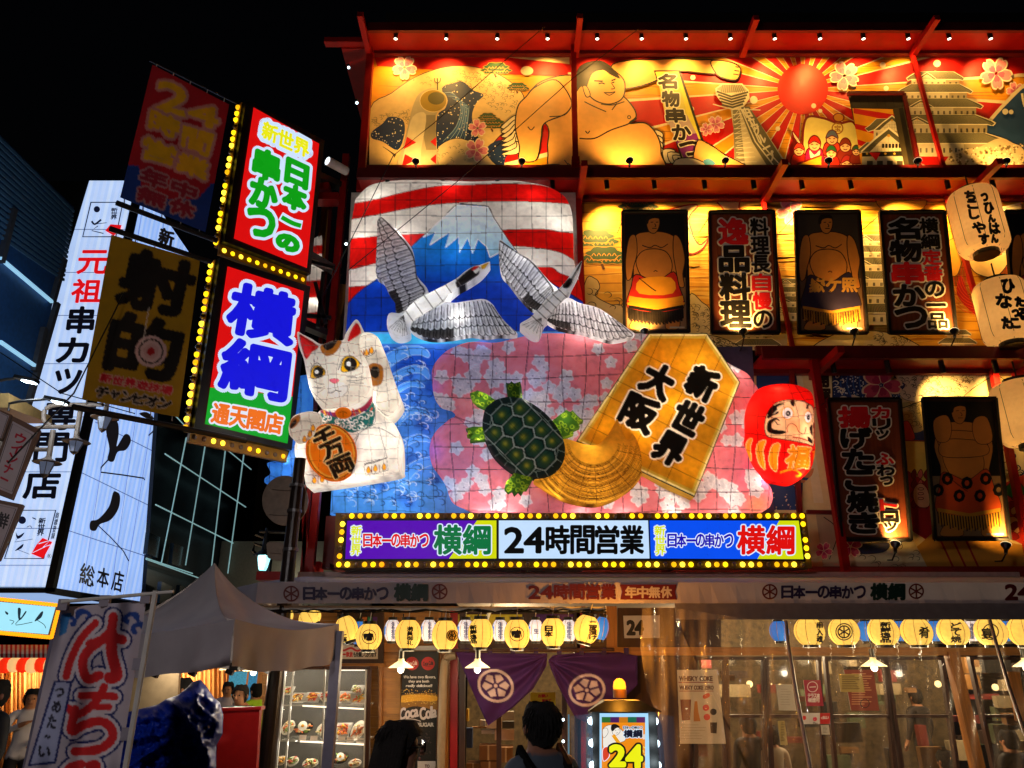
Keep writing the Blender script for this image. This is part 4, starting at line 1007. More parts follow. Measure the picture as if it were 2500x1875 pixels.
# ---- cranes
def feathers(a, base, tip, n, rows=((0, .45), (.35, .72), (.6, 1.)), dark=(.3, .7), lo='#e4e2de', hi='#f4f2ee', dk='#4a4644', lw=2.6):
 """feathers fan from the base curve to the tip curve"""
 def at(c, t):
  t = t * (len(c) - 1); i = min(int(t), len(c) - 2); f = t - i
  return (c[i][0] * (1 - f) + c[i + 1][0] * f, c[i][1] * (1 - f) + c[i + 1][1] * f)
 for ri, (r0, r1) in reversed(list(enumerate(rows))):
  for k in range(n):
   ta = k / n; tb = (k + 1.08) / n
   def q(t, r): b = at(base, min(t, 1)); e = at(tip, min(t, 1)); return (b[0] + (e[0] - b[0]) * r, b[1] + (e[1] - b[1]) * r)
   tm = (ta + tb) / 2; d = ri == len(rows) - 1 and dark[0] <= tm <= dark[1]
   p = [q(ta, r0), q(ta, r1 - (r1 - r0) * .22), q(ta + (tb - ta) * .25, r1 - .02), q(tm, r1), q(ta + (tb - ta) * .75, r1 - .02), q(tb, r1 - (r1 - r0) * .22), q(tb, r0)]
   a.poly(p, dk if d else (lo if (k + ri) % 2 else hi)); a.poly([q(tm, r0), q(ta + .15 / n, r1 - (r1 - r0) * .3), q(tm, r1 - (r1 - r0) * .12)], '#aaa6a2' if not d else '#2a2624')
   a.line(p, lw, '#1a1614')
def crane(wl, body, wr, lb, lt, rb, rt, Y, neck, label, T, tips, loc, sc=1.):
 t = thing('crane_lantern', label, 'paper lantern', loc, 'flying crane lanterns')
 def dl(a): feathers(a, lb, lt, 17, dark=(.66, 1.)); a.line(lb, 4, '#3a3430', smooth=3)
 def dr(a): feathers(a, rb, rt, 17, dark=(0., .42))
 def db(a):
  neck(a)
  for k in range(1, 7):
   q = k / 7; x0, y0 = tips[0]; x1, y1 = tips[1]; x = x0 + (x1 - x0) * q; y = y0 + (y1 - y0) * q; nx, ny = -(y1 - y0), (x1 - x0); l = math.hypot(nx, ny)
   a.line([(x - nx / l * 70, y - ny / l * 70), (x + nx / l * 70, y + ny / l * 70)], 2.5, '#5a5450')
 paper('wing', sm(wl, 4), Y, .1, 26, t, '#eceae6', dl, T=None, back=.1)
 paper('wing', sm(wr, 4), Y, .1, 26, t, '#eceae6', dr, T=None, back=.1)
 paper('body', sm(body, 4), Y - .06, .16, 16, t, '#ecebe8', db, T=None, back=.2)
 return t
def N7(pts): return tz(Z7, pts)
def crane_neck1(a):
 a.T = Z7
 a.shape([(1140, 800), (1170, 765), (1240, 705), (1275, 690), (1300, 740), (1220, 800), (1160, 840)], '#201c1c', 4); a.shape([(1255, 705), (1290, 690), (1300, 715), (1275, 740)], '#f0eeea', 4)
 a.shape([(1252, 722), (1262, 695), (1300, 688), (1288, 705)], '#c41414', 3); a.poly([(1310, 685), (1366, 664), (1340, 706), (1316, 712)], '#d8a418'); a.disc(1303, 703, 5, '#000', n=8)
 for k in range(8): a.line([(790, 1020), (690 + 18 * k, 1110 + 8 * k if k < 5 else 1165)], 3.5, '#3a3634', smooth=2)
 a.line([(780, 1010), (830, 960), (900, 900), (1080, 812)], 4, '#2a2624', smooth=3); a.line([(870, 1050), (1000, 972), (1090, 890)], 4, '#2a2624', smooth=3); a.T = None
w1l = N7([(613, 380), (635, 357), (680, 392), (740, 440), (800, 510), (850, 582), (866, 680), (882, 760), (955, 858), (880, 915), (810, 990), (742, 1008), (730, 930), (690, 872), (655, 800), (606, 760), (602, 650), (608, 540), (611, 450)])
b1 = N7([(690, 1010), (780, 1008), (830, 958), (900, 900), (980, 862), (1080, 810), (1150, 770), (1200, 728), (1260, 692), (1300, 684), (1372, 660), (1345, 704), (1300, 750), (1220, 802), (1150, 842), (1095, 890), (1060, 930), (1000, 972), (930, 1012), (870, 1052), (830, 1085), (822, 1150), (740, 1168), (680, 1112)])
w1r = N7([(960, 985), (1060, 930), (1130, 938), (1240, 922), (1330, 913), (1390, 948), (1430, 1010), (1480, 1072), (1558, 1148), (1500, 1160), (1430, 1158), (1350, 1168), (1250, 1155), (1180, 1165), (1100, 1178), (980, 1184), (880, 1155), (828, 1105), (860, 1040)])
c1 = crane(w1l, b1, w1r, N7([(640, 360), (790, 520), (860, 640), (880, 780), (930, 860), (880, 940)]), N7([(600, 400), (598, 560), (600, 740), (655, 850), (700, 950), (745, 1015)]),
           N7([(860, 1060), (980, 970), (1120, 945), (1240, 930), (1330, 920), (1400, 960)]), N7([(835, 1120), (960, 1190), (1120, 1185), (1260, 1165), (1420, 1165), (1555, 1150)]), 8.62, crane_neck1,
           'white lantern crane with yellow beak and wide raised wings before the blue mountain', Z7, (N7([(760, 1070)])[0], N7([(1220, 745)])[0]), root_at(1010, 780, 8.62))
def crane_neck2(a):
 a.T = Z7
 a.shape([(1862, 812), (1905, 770), (1930, 790), (1905, 835), (1870, 838)], '#15110f', 4); a.line([(1915, 800), (1960, 720), (1990, 660)], 16, '#3c3636', smooth=2); a.line([(1930, 780), (1962, 722)], 7, '#a8a4a0')
 for k in range(6): a.line([(1720, 1040), (1590 + 24 * k, 1090 + 14 * k)], 4, '#5a5654')
 a.line([(1700, 990), (1870, 815)], 4, '#2a2624'); a.line([(1760, 1040), (1905, 870)], 4, '#2a2624'); a.T = None
w2l = N7([(1436, 515), (1480, 540), (1560, 600), (1650, 650), (1712, 722), (1780, 800), (1832, 850), (1790, 900), (1730, 970), (1692, 992), (1640, 968), (1560, 880), (1500, 800), (1450, 740), (1432, 620)])
b2 = N7([(1575, 1080), (1640, 1040), (1690, 990), (1760, 900), (1830, 848), (1868, 810), (1905, 765), (1945, 705), (1993, 655), (1972, 730), (1930, 812), (1905, 872), (1835, 958), (1768, 1040), (1738, 1072), (1702, 1158), (1650, 1152), (1600, 1112)])
w2r = [(1354, 745), (1372, 733), (1389, 727), (1416, 740), (1459, 751), (1500, 778), (1530, 800), (1550, 817), (1520, 829), (1490, 832), (1454, 822), (1420, 812), (1385, 806), (1351, 794), (1331, 775)]
c2 = crane(w2l, b2, w2r, N7([(1438, 520), (1560, 600), (1660, 670), (1780, 820), (1800, 870)]), N7([(1428, 640), (1455, 745), (1540, 860), (1620, 960), (1700, 1000)]),
           [(1340, 768), (1368, 742), (1400, 735), (1459, 753), (1505, 782)], [(1331, 780), (1362, 800), (1410, 815), (1480, 834), (1548, 820)], 8.5, crane_neck2,
           'grey winged lantern crane flying right with dark raised beak over the pink cloud', Z7, (N7([(1650, 1090)])[0], N7([(1890, 830)])[0]), root_at(1340, 800, 8.5))
for t, pts in ((c1, ((985, 560), (1075, 720), (1010, 760), (1120, 780))), (c2, ((1270, 650), (1340, 720), (1400, 770), (1470, 800)))):
 for x, y in pts: point('lamp', P(x, y, 8.62), 2.6, (1, .97, .92), .03, t)
mount(c1, (950, 650, 8.7), (1090, 790, 8.7)); mount(c2, (1290, 690, 8.6), (1450, 790, 8.6))

# ---- lucky cat
cat = thing('cat_lantern', 'big white beckoning cat lantern with raised paw holding an orange oval gold coin', 'paper lantern', root_at(850, 1180, 8.1))
def claws(a, pts):
 for i, (x, y) in enumerate(pts):
  if i % 2: a.line([(x, y - 22), (x, y + 22)], 8, '#7a1410', taper=True)
  else: a.shape([(x, y - 26), (x + 14, y + 4), (x, y + 20), (x - 14, y + 4)], '#f0a014', 4, '#3a2010', 3)
def d_body(a):
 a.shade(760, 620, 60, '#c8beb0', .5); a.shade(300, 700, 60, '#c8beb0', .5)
 a.poly([(355, 585), (400, 610), (560, 640), (640, 610), (705, 530), (712, 620), (695, 690), (620, 725), (560, 738), (480, 730), (430, 700), (355, 690)], '#12625c')
 R = random.Random(5)
 for k in range(26):
  x = 372 + 320 * ((k * .382) % 1); y = 618 + 95 * R.random(); t = R.uniform(0, 6)
  if y > 725 - abs(x - 560) * .25: continue
  a.line([(x + 17 * r * cos(t + q), y + 17 * r * sin(t + q)) for r, q in ((1.3, -.8), (1.1, .2), (.9, 1.3), (.7, 2.4), (.45, 3.6), (.2, 5))], 6.5, '#f0ece0', smooth=2)
 a.line([(712, 540), (712, 620), (695, 692), (560, 740)], 3, WIRE, smooth=3)
 a.shape([(350, 575), (400, 600), (470, 605), (560, 595), (640, 560), (690, 500), (690, 545), (640, 600), (560, 635), (470, 640), (400, 625), (355, 605)], '#8a1c3c', 4)
 for k in range(9): a.line([(375 + 38 * k, 590 + 8 * sin(k)), (390 + 38 * k, 630 - 60 * max(0, k - 5) * .3)], 9, ('#d89a1c', '#2a2a7a', '#c83a1c')[k % 3])
 a.line([(600, 740), (600, 760), (570, 840), (560, 920)], 4, WIRE, smooth=3); a.line([(570, 790), (640, 720), (740, 710), (850, 770)], 4, WIRE, smooth=4); a.line([(735, 700), (760, 800), (790, 905)], 3, WIRE, smooth=3)
 a.line([(640, 960), (655, 938), (785, 905), (795, 985), (650, 1020), (638, 960)], 4, '#2a1c18'); a.line([(640, 945), (700, 935), (790, 903)], 6, '#1c1412')
 claws(a, [(668, 985), (690, 980), (713, 975), (740, 972), (770, 965)])
 a.line([(255, 1010), (380, 1030), (400, 1065)], 4, '#2a1c18'); claws(a, [(315, 1052), (340, 1048), (365, 1044)])
 a.line([(340, 620), (520, 640)], 3, WIRE); grid(a, 200, 870, 600, 1080, 8, 7, 12, 2.6, '#8a8478', 9)
def d_head(a):
 a.shape([(215, 100), (250, 112), (345, 178), (300, 210), (262, 262), (235, 200)], '#d01818', 2); a.line([(215, 100), (345, 178), (262, 262), (215, 100)], 4, '#5a1010')
 a.shape([(534, 145), (545, 90), (585, 22), (612, 50), (618, 90), (575, 120)], '#d01818', 2); a.shape([(225, 120), (300, 180), (262, 240)], '#e82a2a', 3)
 a.shape([(355, 200), (360, 165), (420, 140), (490, 138), (480, 180), (440, 225), (390, 238)], '#a8621c', 4); a.shape([(372, 165), (420, 142), (462, 140), (440, 180), (410, 200), (385, 195)], '#1c1410', 4)
 for x, y, r, s_ in ((335, 345, 42, -1), (545, 292, 52, 1)):
  a.shape([(x - r * 1.05, y + r * .9), (x - r * .75, y - r * .7), (x, y - r * 1.05), (x + r * .9, y - r * .6), (x + r * 1.25, y + r * .1), (x + r * .5, y + r * .75)], '#f0b414', 4, '#1a1410', 4)
  a.disc(x + 4, y, r * .82, '#1c1818', ry=r * .9, n=24); a.disc(x - 6, y - 2, r * .3, '#ffffff', n=12)
 a.line([(470, 330), (500, 258), (560, 238), (620, 292)], 5, '#1a1410', smooth=4); a.line([(290, 380), (296, 310), (340, 285), (385, 350)], 5, '#1a1410', smooth=4)
 a.shape([(415, 400), (425, 388), (462, 388), (475, 400), (448, 418)], '#ee6a80', 4, '#8a3040', 3)
 a.shape([(398, 430), (445, 420), (500, 410), (530, 450), (500, 500), (440, 510), (405, 480)], '#f4f0ea', 5); a.line([(445, 418), (452, 462)], 3, '#2a2020'); a.line([(400, 478), (430, 478), (455, 462), (475, 470), (492, 466)], 5, '#2a2020', smooth=3)
 a.line([(530, 430), (528, 470), (500, 500)], 3, '#6a605a', smooth=3)
 for x0, y0, x1, y1 in ((525, 375, 640, 345), (525, 400, 655, 385), (530, 402, 640, 415), (535, 380, 640, 370), (385, 425, 305, 400), (385, 440, 310, 440), (380, 450, 320, 480)): a.line([(x0, y0), ((x0 + x1) / 2, (y0 + y1) / 2 + 6), (x1, y1)], 3.5, '#2a2020', smooth=3, taper=True)
 for x, y in ((290, 280), (310, 260), (332, 245), (505, 190), (540, 195), (570, 210)): a.line([(x, y), (x + 6, y + 18)], 4, '#2a2020')
 a.line([(285, 450), (330, 500), (400, 560)], 3, WIRE, smooth=3); grid(a, 250, 690, 160, 580, 7, 7, 12, 2.6, '#7c7468', 10)
def d_arm(a):
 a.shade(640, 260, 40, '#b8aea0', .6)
 a.shape([(665, 330), (675, 295), (715, 285), (760, 310), (765, 380), (745, 425), (700, 435), (668, 400)], '#a8641c', 5); a.shape([(680, 330), (700, 305), (735, 315), (740, 360), (715, 385), (685, 365)], '#1c1410', 5)
 claws(a, [(618, 228), (636, 222), (654, 218), (672, 210), (688, 204)]); a.line([(588, 212), (640, 245), (700, 225), (718, 195)], 4, '#2a1c18', smooth=4)
 a.line([(690, 540), (760, 610), (800, 632)], 4, '#1a1410', smooth=3); grid(a, 590, 860, 110, 600, 5, 8, 10, 2.6, '#7c7468', 12)
def d_paw(a):
 a.shape([(150, 700), (165, 650), (215, 622), (220, 660), (175, 710)], '#a8641c', 4); a.shape([(155, 700), (168, 672), (195, 650), (195, 680), (165, 710)], '#2a1c14', 4)
 claws(a, [(250, 785), (270, 775), (285, 750), (298, 735), (305, 710)]); grid(a, 160, 350, 610, 790, 4, 4, 8, 2.6, '#7c7468', 13)
def d_coin(a):
 a.ring(428, 865, 152, 5, '#3a1c08', ry=178, rot=-.38, n=40); a.ring(428, 865, 142, 10, '#f8b040', ry=168, rot=-.38, n=40)
 a.char('千', ((300, 745), (430, 690), (455, 790), (330, 850)), '#1a0e06', 9, outl=[(6, '#ffd890')]); a.char('万', ((345, 830), (480, 770), (520, 875), (385, 935)), '#1a0e06', 9, outl=[(6, '#ffd890')])
 a.char('両', ((395, 935), (540, 870), (590, 975), (445, 1040)), '#1a0e06', 8, outl=[(6, '#ffd890')]); grid(a, 260, 600, 700, 1040, 5, 4, 6, 2.2, '#8a4a10', 14)
Wc = '#f0e8da'
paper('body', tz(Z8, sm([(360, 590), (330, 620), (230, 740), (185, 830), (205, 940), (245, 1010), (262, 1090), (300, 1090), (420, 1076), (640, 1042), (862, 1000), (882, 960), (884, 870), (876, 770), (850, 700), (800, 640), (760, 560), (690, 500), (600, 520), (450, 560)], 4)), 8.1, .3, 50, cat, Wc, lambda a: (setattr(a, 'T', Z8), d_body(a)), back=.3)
paper('head', tz(Z8, sm([(203, 83), (240, 98), (300, 128), (360, 162), (430, 140), (500, 135), (515, 100), (545, 48), (585, 0), (615, 28), (637, 85), (652, 160), (682, 260), (692, 350), (690, 430), (668, 500), (610, 545), (540, 572), (460, 584), (385, 576), (330, 540), (285, 450), (262, 350), (245, 260), (215, 180)], 4)), 7.98, .36, 55, cat, Wc, lambda a: (setattr(a, 'T', Z8), d_head(a)), back=.3)
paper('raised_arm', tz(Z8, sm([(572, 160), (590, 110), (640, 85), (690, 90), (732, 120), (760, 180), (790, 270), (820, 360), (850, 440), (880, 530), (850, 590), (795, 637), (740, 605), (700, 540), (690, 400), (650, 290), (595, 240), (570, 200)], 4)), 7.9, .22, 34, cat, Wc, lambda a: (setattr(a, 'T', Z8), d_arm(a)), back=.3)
paper('coin', tz(Z8, [(428 + 168 * cos(t) * cos(-.38) - 190 * sin(t) * sin(-.38), 865 + 168 * cos(t) * sin(-.38) + 190 * sin(t) * cos(-.38)) for t in [2 * pi * k / 40 for k in range(40)]]), 7.84, .09, 22, cat, '#f07a10', lambda a: (setattr(a, 'T', Z8), d_coin(a)), back=.06)
paper('paw', tz(Z8, sm([(148, 695), (170, 640), (220, 612), (300, 600), (352, 622), (362, 680), (330, 710), (312, 765), (245, 802), (190, 792), (152, 752)], 4)), 7.82, .2, 28, cat, Wc, lambda a: (setattr(a, 'T', Z8), d_paw(a)), back=.25)
paper('bell', tz(Z8, [(503 + 52 * cos(t), 610 + 38 * sin(t)) for t in [2 * pi * k / 20 for k in range(20)]]), 7.8, .08, 14, cat, '#f08c14', lambda a: (setattr(a, 'T', Z8), a.line([(470, 610), (500, 600), (530, 612)], 4, '#7a3a08'), a.line([(500, 600), (505, 635)], 4, '#7a3a08')), back=.05)
for x, y, e in ((740, 950, 2.5), (860, 930, 2.5), (930, 980, 2), (900, 860, 2), (930, 1090, 3), (760, 1120, 3), (870, 1140, 3), (720, 1050, 2), (800, 1040, 2)): point('lamp', P(x, y, 8.05 if y > 1000 else 7.9), e * 1.2, (1, .95, .85), .04, cat)
mount(cat, (900, 1000, 8.3), (760, 1100, 8.3), (820, 860, 8.2))

# ---- turtle with straw tail
tu = thing('turtle_lantern', 'dark green lantern turtle with flowing golden straw tail on the pink cloud', 'paper lantern', root_at(1300, 1170, 8.42))
def d_limb(a):
 R = random.Random(2)
 for k in range(420):
  x = R.uniform(1300, 2080); y = R.uniform(400, 1150); a.ring(x, y, 13, 3.5, '#8ea422', n=6)
def d_tail(a):
 a.T = Y1; R = random.Random(3)
 for k in range(90):
  t = k / 90; r = 150 + 300 * t
  a.line([(400 + (r + 30) * cos(q) * .9, 800 + r * sin(q)) for q in [3.1 - i * .34 + R.uniform(-.05, .05) for i in range(10)]], R.uniform(1.5, 4), R.choice(['#6a4208', '#8a5a10', '#e0a838', '#4a2c06']), smooth=2, taper=True)
 for k in range(9): q = .2 + k * .33; a.line([(400 + 150 * cos(q), 830 + 130 * sin(q)), (400 + 400 * cos(q), 830 + 380 * sin(q))], 3.5, '#3a2208')
 a.line([(40, 1060), (200, 1010), (420, 1040), (640, 960)], 3, '#3a2208', smooth=4)
paper('straw_tail', tz(Y1, sm([(180, 790), (300, 800), (400, 806), (450, 782), (500, 720), (552, 628), (590, 700), (622, 772), (652, 728), (700, 800), (726, 900), (720, 1000), (665, 1090), (560, 1160), (430, 1206), (300, 1196), (150, 1150), (50, 1085), (8, 1040), (100, 980)], 4)), 8.42, .22, 40, tu, '#d89a28', d_tail, back=.2)
for pts, nm in (([(1330, 482), (1380, 463), (1430, 480), (1500, 530), (1460, 590), (1380, 555), (1345, 522)], 'head'), ([(1566, 412), (1590, 420), (1600, 402), (1620, 418), (1660, 405), (1668, 440), (1676, 540), (1585, 540)], 'leg'),
    ([(1303, 712), (1350, 700), (1440, 700), (1450, 780), (1330, 792), (1340, 765), (1310, 758), (1322, 735)], 'leg'), ([(1870, 660), (1960, 590), (1985, 605), (2000, 592), (2030, 625), (2072, 660), (2040, 672), (2050, 700), (2005, 720), (2008, 745), (1920, 775)], 'leg'),
    ([(1556, 1105), (1568, 1060), (1640, 980), (1750, 1020), (1700, 1110), (1682, 1110), (1665, 1142), (1645, 1120), (1620, 1146), (1605, 1115), (1580, 1130)], 'leg')):
 paper(nm, tz(Z8, pts), 8.3, .1, 14, tu, '#2c4c14', lambda a: (setattr(a, 'T', Z8), d_limb(a), a.disc(1400, 500, 7, '#101008', n=8)), back=.12)
def d_shell(a):
 a.T = Z8; cx, cy = 1683, 770; d = (.70, .714); e = (.714, -.70)
 def L(u, v): return (cx + d[0] * 305 * u + e[0] * 232 * v, cy + d[1] * 305 * u + e[1] * 232 * v)
 sc = []
 for k in range(5): u = -.66 + .33 * k; sc.append([(u - .17, 0 - .22), (u - .17, .22), (u, .36), (u + .17, .22), (u + .17, -.22), (u, -.36)])
 for s_ in (-1, 1):
  for k in range(4): u = -.5 + .33 * k; sc.append([(u - .16, .38 * s_), (u, .24 * s_), (u + .16, .38 * s_), (u + .17, .74 * s_), (u - .17, .74 * s_)])
 n = 22
 for k in range(n):
  t0 = 2 * pi * k / n; t1_ = 2 * pi * (k + 1) / n
  p = [L(.84 * cos(t0), .8 * sin(t0)), L(.84 * cos(t1_), .8 * sin(t1_)), L(1.08 * cos(t1_), 1.06 * sin(t1_)), L(1.08 * cos(t0), 1.06 * sin(t0))]
  a.line(p, 4, '#8ca8a0', True)
 for q in sc:
  p = [L(*c) for c in q]; mx = sum(c[0] for c in p) / len(p); my = sum(c[1] for c in p) / len(p)
  a.poly(p, '#0e2a26'); a.poly([(mx + (c[0] - mx) * .8, my + (c[1] - my) * .8) for c in p], '#164038'); a.shade(mx, my, 30, '#4a6a1c', .8); a.shade(mx - 4, my - 4, 14, '#a8a83a', .8); a.line(p, 4.5, '#b0c8c0', True)
 for k in range(-3, 4): a.line([L(-1, k * .28), L(1, k * .28)], 1.8, '#0a1412'); a.line([L(k * .3, -1), L(k * .3, 1)], 1.8, '#0a1412')
paper('shell', tz(Z8, sm([(1420, 620), (1440, 570), (1490, 530), (1560, 508), (1630, 505), (1700, 528), (1780, 578), (1850, 640), (1912, 720), (1950, 820), (1952, 900), (1922, 970), (1860, 1022), (1780, 1036), (1650, 1012), (1560, 960), (1480, 880), (1430, 780), (1412, 700)], 4)), 8.26, .32, 70, tu, '#0c2422', d_shell, back=.16)
for x, y in ((1180, 975), (1380, 1030), (1170, 1070), (1240, 1180), (1290, 970)): point('lamp', P(x, y, 8.28), 2, (1, .95, .8), .04, tu)
for x, y in ((1360, 1190), (1450, 1200), (1530, 1130), (1440, 1110)): point('lamp', P(x, y, 8.4), 2.5, (1, .9, .7), .04, tu)
mount(tu, (1250, 1080, 8.4), (1400, 1180, 8.5))

# ---- shogi piece
sh = thing('shogi_piece_lantern', 'golden five sided shogi piece lantern tilted on the cloud with bold black characters', 'paper lantern', root_at(1690, 1215, 8.5))
pent = [(758, 90), (1142, 88), (1358, 410), (1060, 1158), (286, 795)]
def d_shogi(a):
 a.T = Y1
 for x, y in ((820, 260), (980, 290), (900, 520), (1010, 1000), (480, 720), (1100, 560), (700, 800)): a.shade(x, y, 90, '#e89c14', .6)
 for p, q in zip(pent, pent[1:] + pent[:1]):
  for w_, c_ in ((70, '#c8a83c'), (34, '#e8d898')): a.line([p, q], w_, c_)
 a.line(pent, 15, '#0c0a06', True)
 d = (-.42, .9)
 for k in range(5): a.line([(700 + 150 * k, 80), (700 + 150 * k - 480, 1180)], 3.5, '#4a2c08')
 for k in range(8): a.line([(250, 130 + 130 * k - 140), (1350, 130 + 130 * k + 400)], 3.5, '#4a2c08')
 K = [(9, '#f0e8d8')]
 for ch, q in (('大', ((790, 270), (950, 350), (855, 540), (690, 440))), ('阪', ((650, 470), (840, 560), (750, 755), (560, 650))), ('新', ((1075, 295), (1230, 365), (1150, 545), (985, 455))),
                  ('世', ((985, 520), (1140, 595), (1050, 765), (895, 680))), ('界', ((870, 720), (1020, 800), (935, 970), (765, 880)))): a.char(ch, q, '#0a0806', 15, outl=K)
paper('front_face', tz(Y1, pent), 8.36, .05, 8, sh, '#c08418', d_shogi, back=.02)
m = MB(); fpt = [P(*p, 8.38) for p in tz(Y1, pent)]; n = 5
for i in range(5): m.add([fpt[i], fpt[(i + 1) % 5], fpt[(i + 1) % 5] + Vector((0, .3, 0)), fpt[i] + Vector((0, .3, 0))], [(0, 1, 2, 3)], '#c8a040')
m.add([p + Vector((0, .3, 0)) for p in fpt], [(0, 1, 2, 3, 4)], '#c8a040'); m.build('side_panels', 'lantern_print', sh, cols=True)
m = MB()
for i in range(5): a_ = fpt[i] + Vector((0, .3, 0)); b_ = fpt[(i + 1) % 5] + Vector((0, .3, 0)); m.cyl(a_, b_, .014, n=6)
m.build('rim', 'black_steel', sh)
for x, y in ((1600, 880), (1700, 900), (1760, 970), (1640, 1010), (1480, 1050), (1700, 1150), (1560, 1060)): point('lamp', P(x, y, 8.55), 6, (1, .85, .55), .05, sh)
mount(sh, (1600, 900, 8.6), (1700, 1100, 8.6))

# ---- daruma doll
da = thing('daruma_lantern', 'round red daruma doll lantern with white staring eyes and golden brush strokes', 'paper lantern', root_at(1900, 1180, 8.75))
def d_dar(a):
 a.T = Z6
 for x, y, r in ((250, 500, 70), (440, 330, 70), (560, 900, 90), (300, 800, 60)): a.shade(x, y, r, '#ff2a1c', .7)
 face = sm([(345, 600), (340, 540), (365, 450), (420, 390), (500, 368), (600, 375), (660, 400), (690, 440), (692, 560), (688, 690), (640, 680), (520, 655), (420, 640), (365, 630)], 4)
 a.poly(face, '#f4c890'); a.line(face, 6, '#1a0c08', True); a.shade(560, 560, 60, '#f89a50', .6)
 for pts in ([(360, 500), (375, 430), (440, 392), (480, 395), (430, 420), (440, 460), (400, 480)], [(360, 590), (365, 520), (420, 495), (450, 520), (420, 510), (390, 540), (400, 575), (470, 585), (495, 600), (430, 615)], [(520, 380), (545, 370), (555, 400), (540, 415)], [(635, 430), (640, 400), (655, 395), (650, 430)], [(660, 560), (680, 545), (680, 620), (665, 600)], [(645, 625), (675, 650), (680, 680), (650, 660)]):
  a.shape(pts, '#140a08', 4)
 for k in range(7): a.line([(400 + 8 * k, 470 - 6 * k), (440 + 6 * k, 430 - 4 * k)], 3, '#f4e0b8'); a.line([(430, 545), (395 + 10 * k, 520 + (k - 3) * 9)], 2.5, '#140a08')
 for x, y, r in ((503, 462, 40), (648, 490, 26)):
  a.disc(x, y, r * 1.12, '#f0a030', ry=48, n=24); a.disc(x, y, r * .92, '#fbf7ee', ry=40, n=24); a.disc(x + 4, y + 2, r * .46, '#120c0a', ry=21, n=16); a.disc(x + 4, y + 2, r * .12, '#f8f0e0', n=8)
 a.line([(505, 600), (500, 560), (530, 535), (565, 555), (580, 590), (620, 610), (635, 560)], 6, '#a83020', smooth=4)
 for k in range(12): a.line([(470 + 14 * k, 655 + 2 * k), (520 + 9 * k, 615 + 3 * k)], 3, '#6a2a14')
 a.line([(540, 632), (600, 640), (650, 660)], 8, '#b02418', smooth=3)
 for pts in ([(205, 700), (225, 650), (255, 645), (240, 700), (245, 800), (220, 770)], [(280, 740), (295, 670), (350, 655), (330, 730), (345, 860), (300, 820)], [(370, 770), (395, 690), (450, 680), (435, 760), (425, 875), (380, 840)]):
  a.shape(pts, '#e88a14', 4, '#f8d890', 4)
 a.char('福', ((515, 690), (665, 705), (650, 850), (480, 860)), '#e88a14', 7, outl=[(4, '#f8d890')]); a.line([(450, 885), (540, 860), (600, 900), (560, 910)], 14, '#e88a14', smooth=3)
 a.line([(680, 740), (698, 730), (690, 800)], 12, '#e88a14')
 for k in range(6): x = 200 + 95 * k; a.line([(430 + (x - 430) * .5, 255), (x, 480), (x, 700), (430 + (x - 430) * .6, 960)], 3, '#5a0c08', smooth=4)
 for y in (300, 360, 470, 600, 720, 840, 930): a.line([(170, y), (430, y + 24), (700, y)], 3, '#5a0c08', smooth=3)
paper('painted_paper', tz(Z6, sm([(165, 620), (178, 480), (225, 365), (305, 285), (420, 255), (540, 256), (640, 290), (684, 340), (693, 450), (697, 650), (699, 740), (672, 850), (612, 920), (535, 965), (460, 960), (350, 930), (250, 845), (190, 745)], 4)), 8.8, .5, 88, da, '#e8100c', d_dar, back=.12)
for x, y in ((1850, 1000), (1900, 960), (1940, 1060), (1880, 1120), (1950, 1150)): point('lamp', P(x, y, 8.6), 3.2, (1, .9, .75), .06, da)
mount(da, (1900, 1000, 8.85), (1900, 1120, 8.85))

# ---- pieces of the side display seen round the corner
C1 = (700, 350, 2.7645)
sd = thing('side_stripe_lantern', 'narrow red and white striped lantern piece behind the black sign brackets', 'paper lantern', root_at(760, 760, 9.7))
def d_side(a):
 a.T = C1; a.poly([(0, 500), (300, 500), (300, 1300), (0, 1300)], '#d8d0c4')
 for y0, y1 in ((700, 760), (935, 1050), (1150, 1250)): a.poly([(60, y0), (300, y0 - 20), (300, y1 - 20), (60, y1)], '#b81410')
 grid(a, 100, 250, 620, 1250, 4, 7, 4, 3)
paper('painted_paper', tz(C1, sm([(162, 690), (170, 655), (205, 630), (245, 615), (248, 760), (240, 900), (215, 1000), (205, 1180), (120, 1160), (112, 1060), (100, 960), (85, 930), (150, 800)], 4)), 9.7, .15, 30, sd, '#d8d0c4', d_side)
for y in (640, 740): point('lamp', P(765, y, 9.65), 1.2, (1, .95, .85), .04, sd)
m = MB(); m.beam(P(765, 700, 9.85), P(800, 700, 9.85), .05); m.build('mounting_rod', 'black_steel', sd)
sw = thing('side_wave_lantern', 'blue curling wave lantern piece sticking out left of the white cat', 'paper lantern', root_at(690, 1170, 9.2))
def d_sw(a):
 for k in range(10): a.shade(660 + 8 * k, 930 + 26 * k, 20, ('#2a74e8', '#8cc8ff')[k % 2], .6)
 grid(a, 640, 730, 900, 1200, 5, 9, 5, 1.4, '#1c3a78', 6)
paper('painted_paper', tz(Z2, sm([(1875, 490), (1935, 455), (1960, 470), (1960, 700), (1920, 900), (1880, 1100), (1790, 1092), (1740, 1130), (1682, 1142), (1675, 1110), (1712, 1075), (1690, 1015), (1750, 1000), (1800, 1010), (1830, 940), (1850, 850), (1870, 800), (1848, 700)], 4)), 9.2, .18, 20, sw, '#4a9cf0', d_sw)
for y in (960, 1060, 1130): point('lamp', P(708, y, 9.15), 1.2, (.9, .97, 1), .04, sw)
m = MB(); m.beam(P(715, 1050, 9.3), P(780, 1050, 9.3), .05); m.build('mounting_rod', 'black_steel', sw)
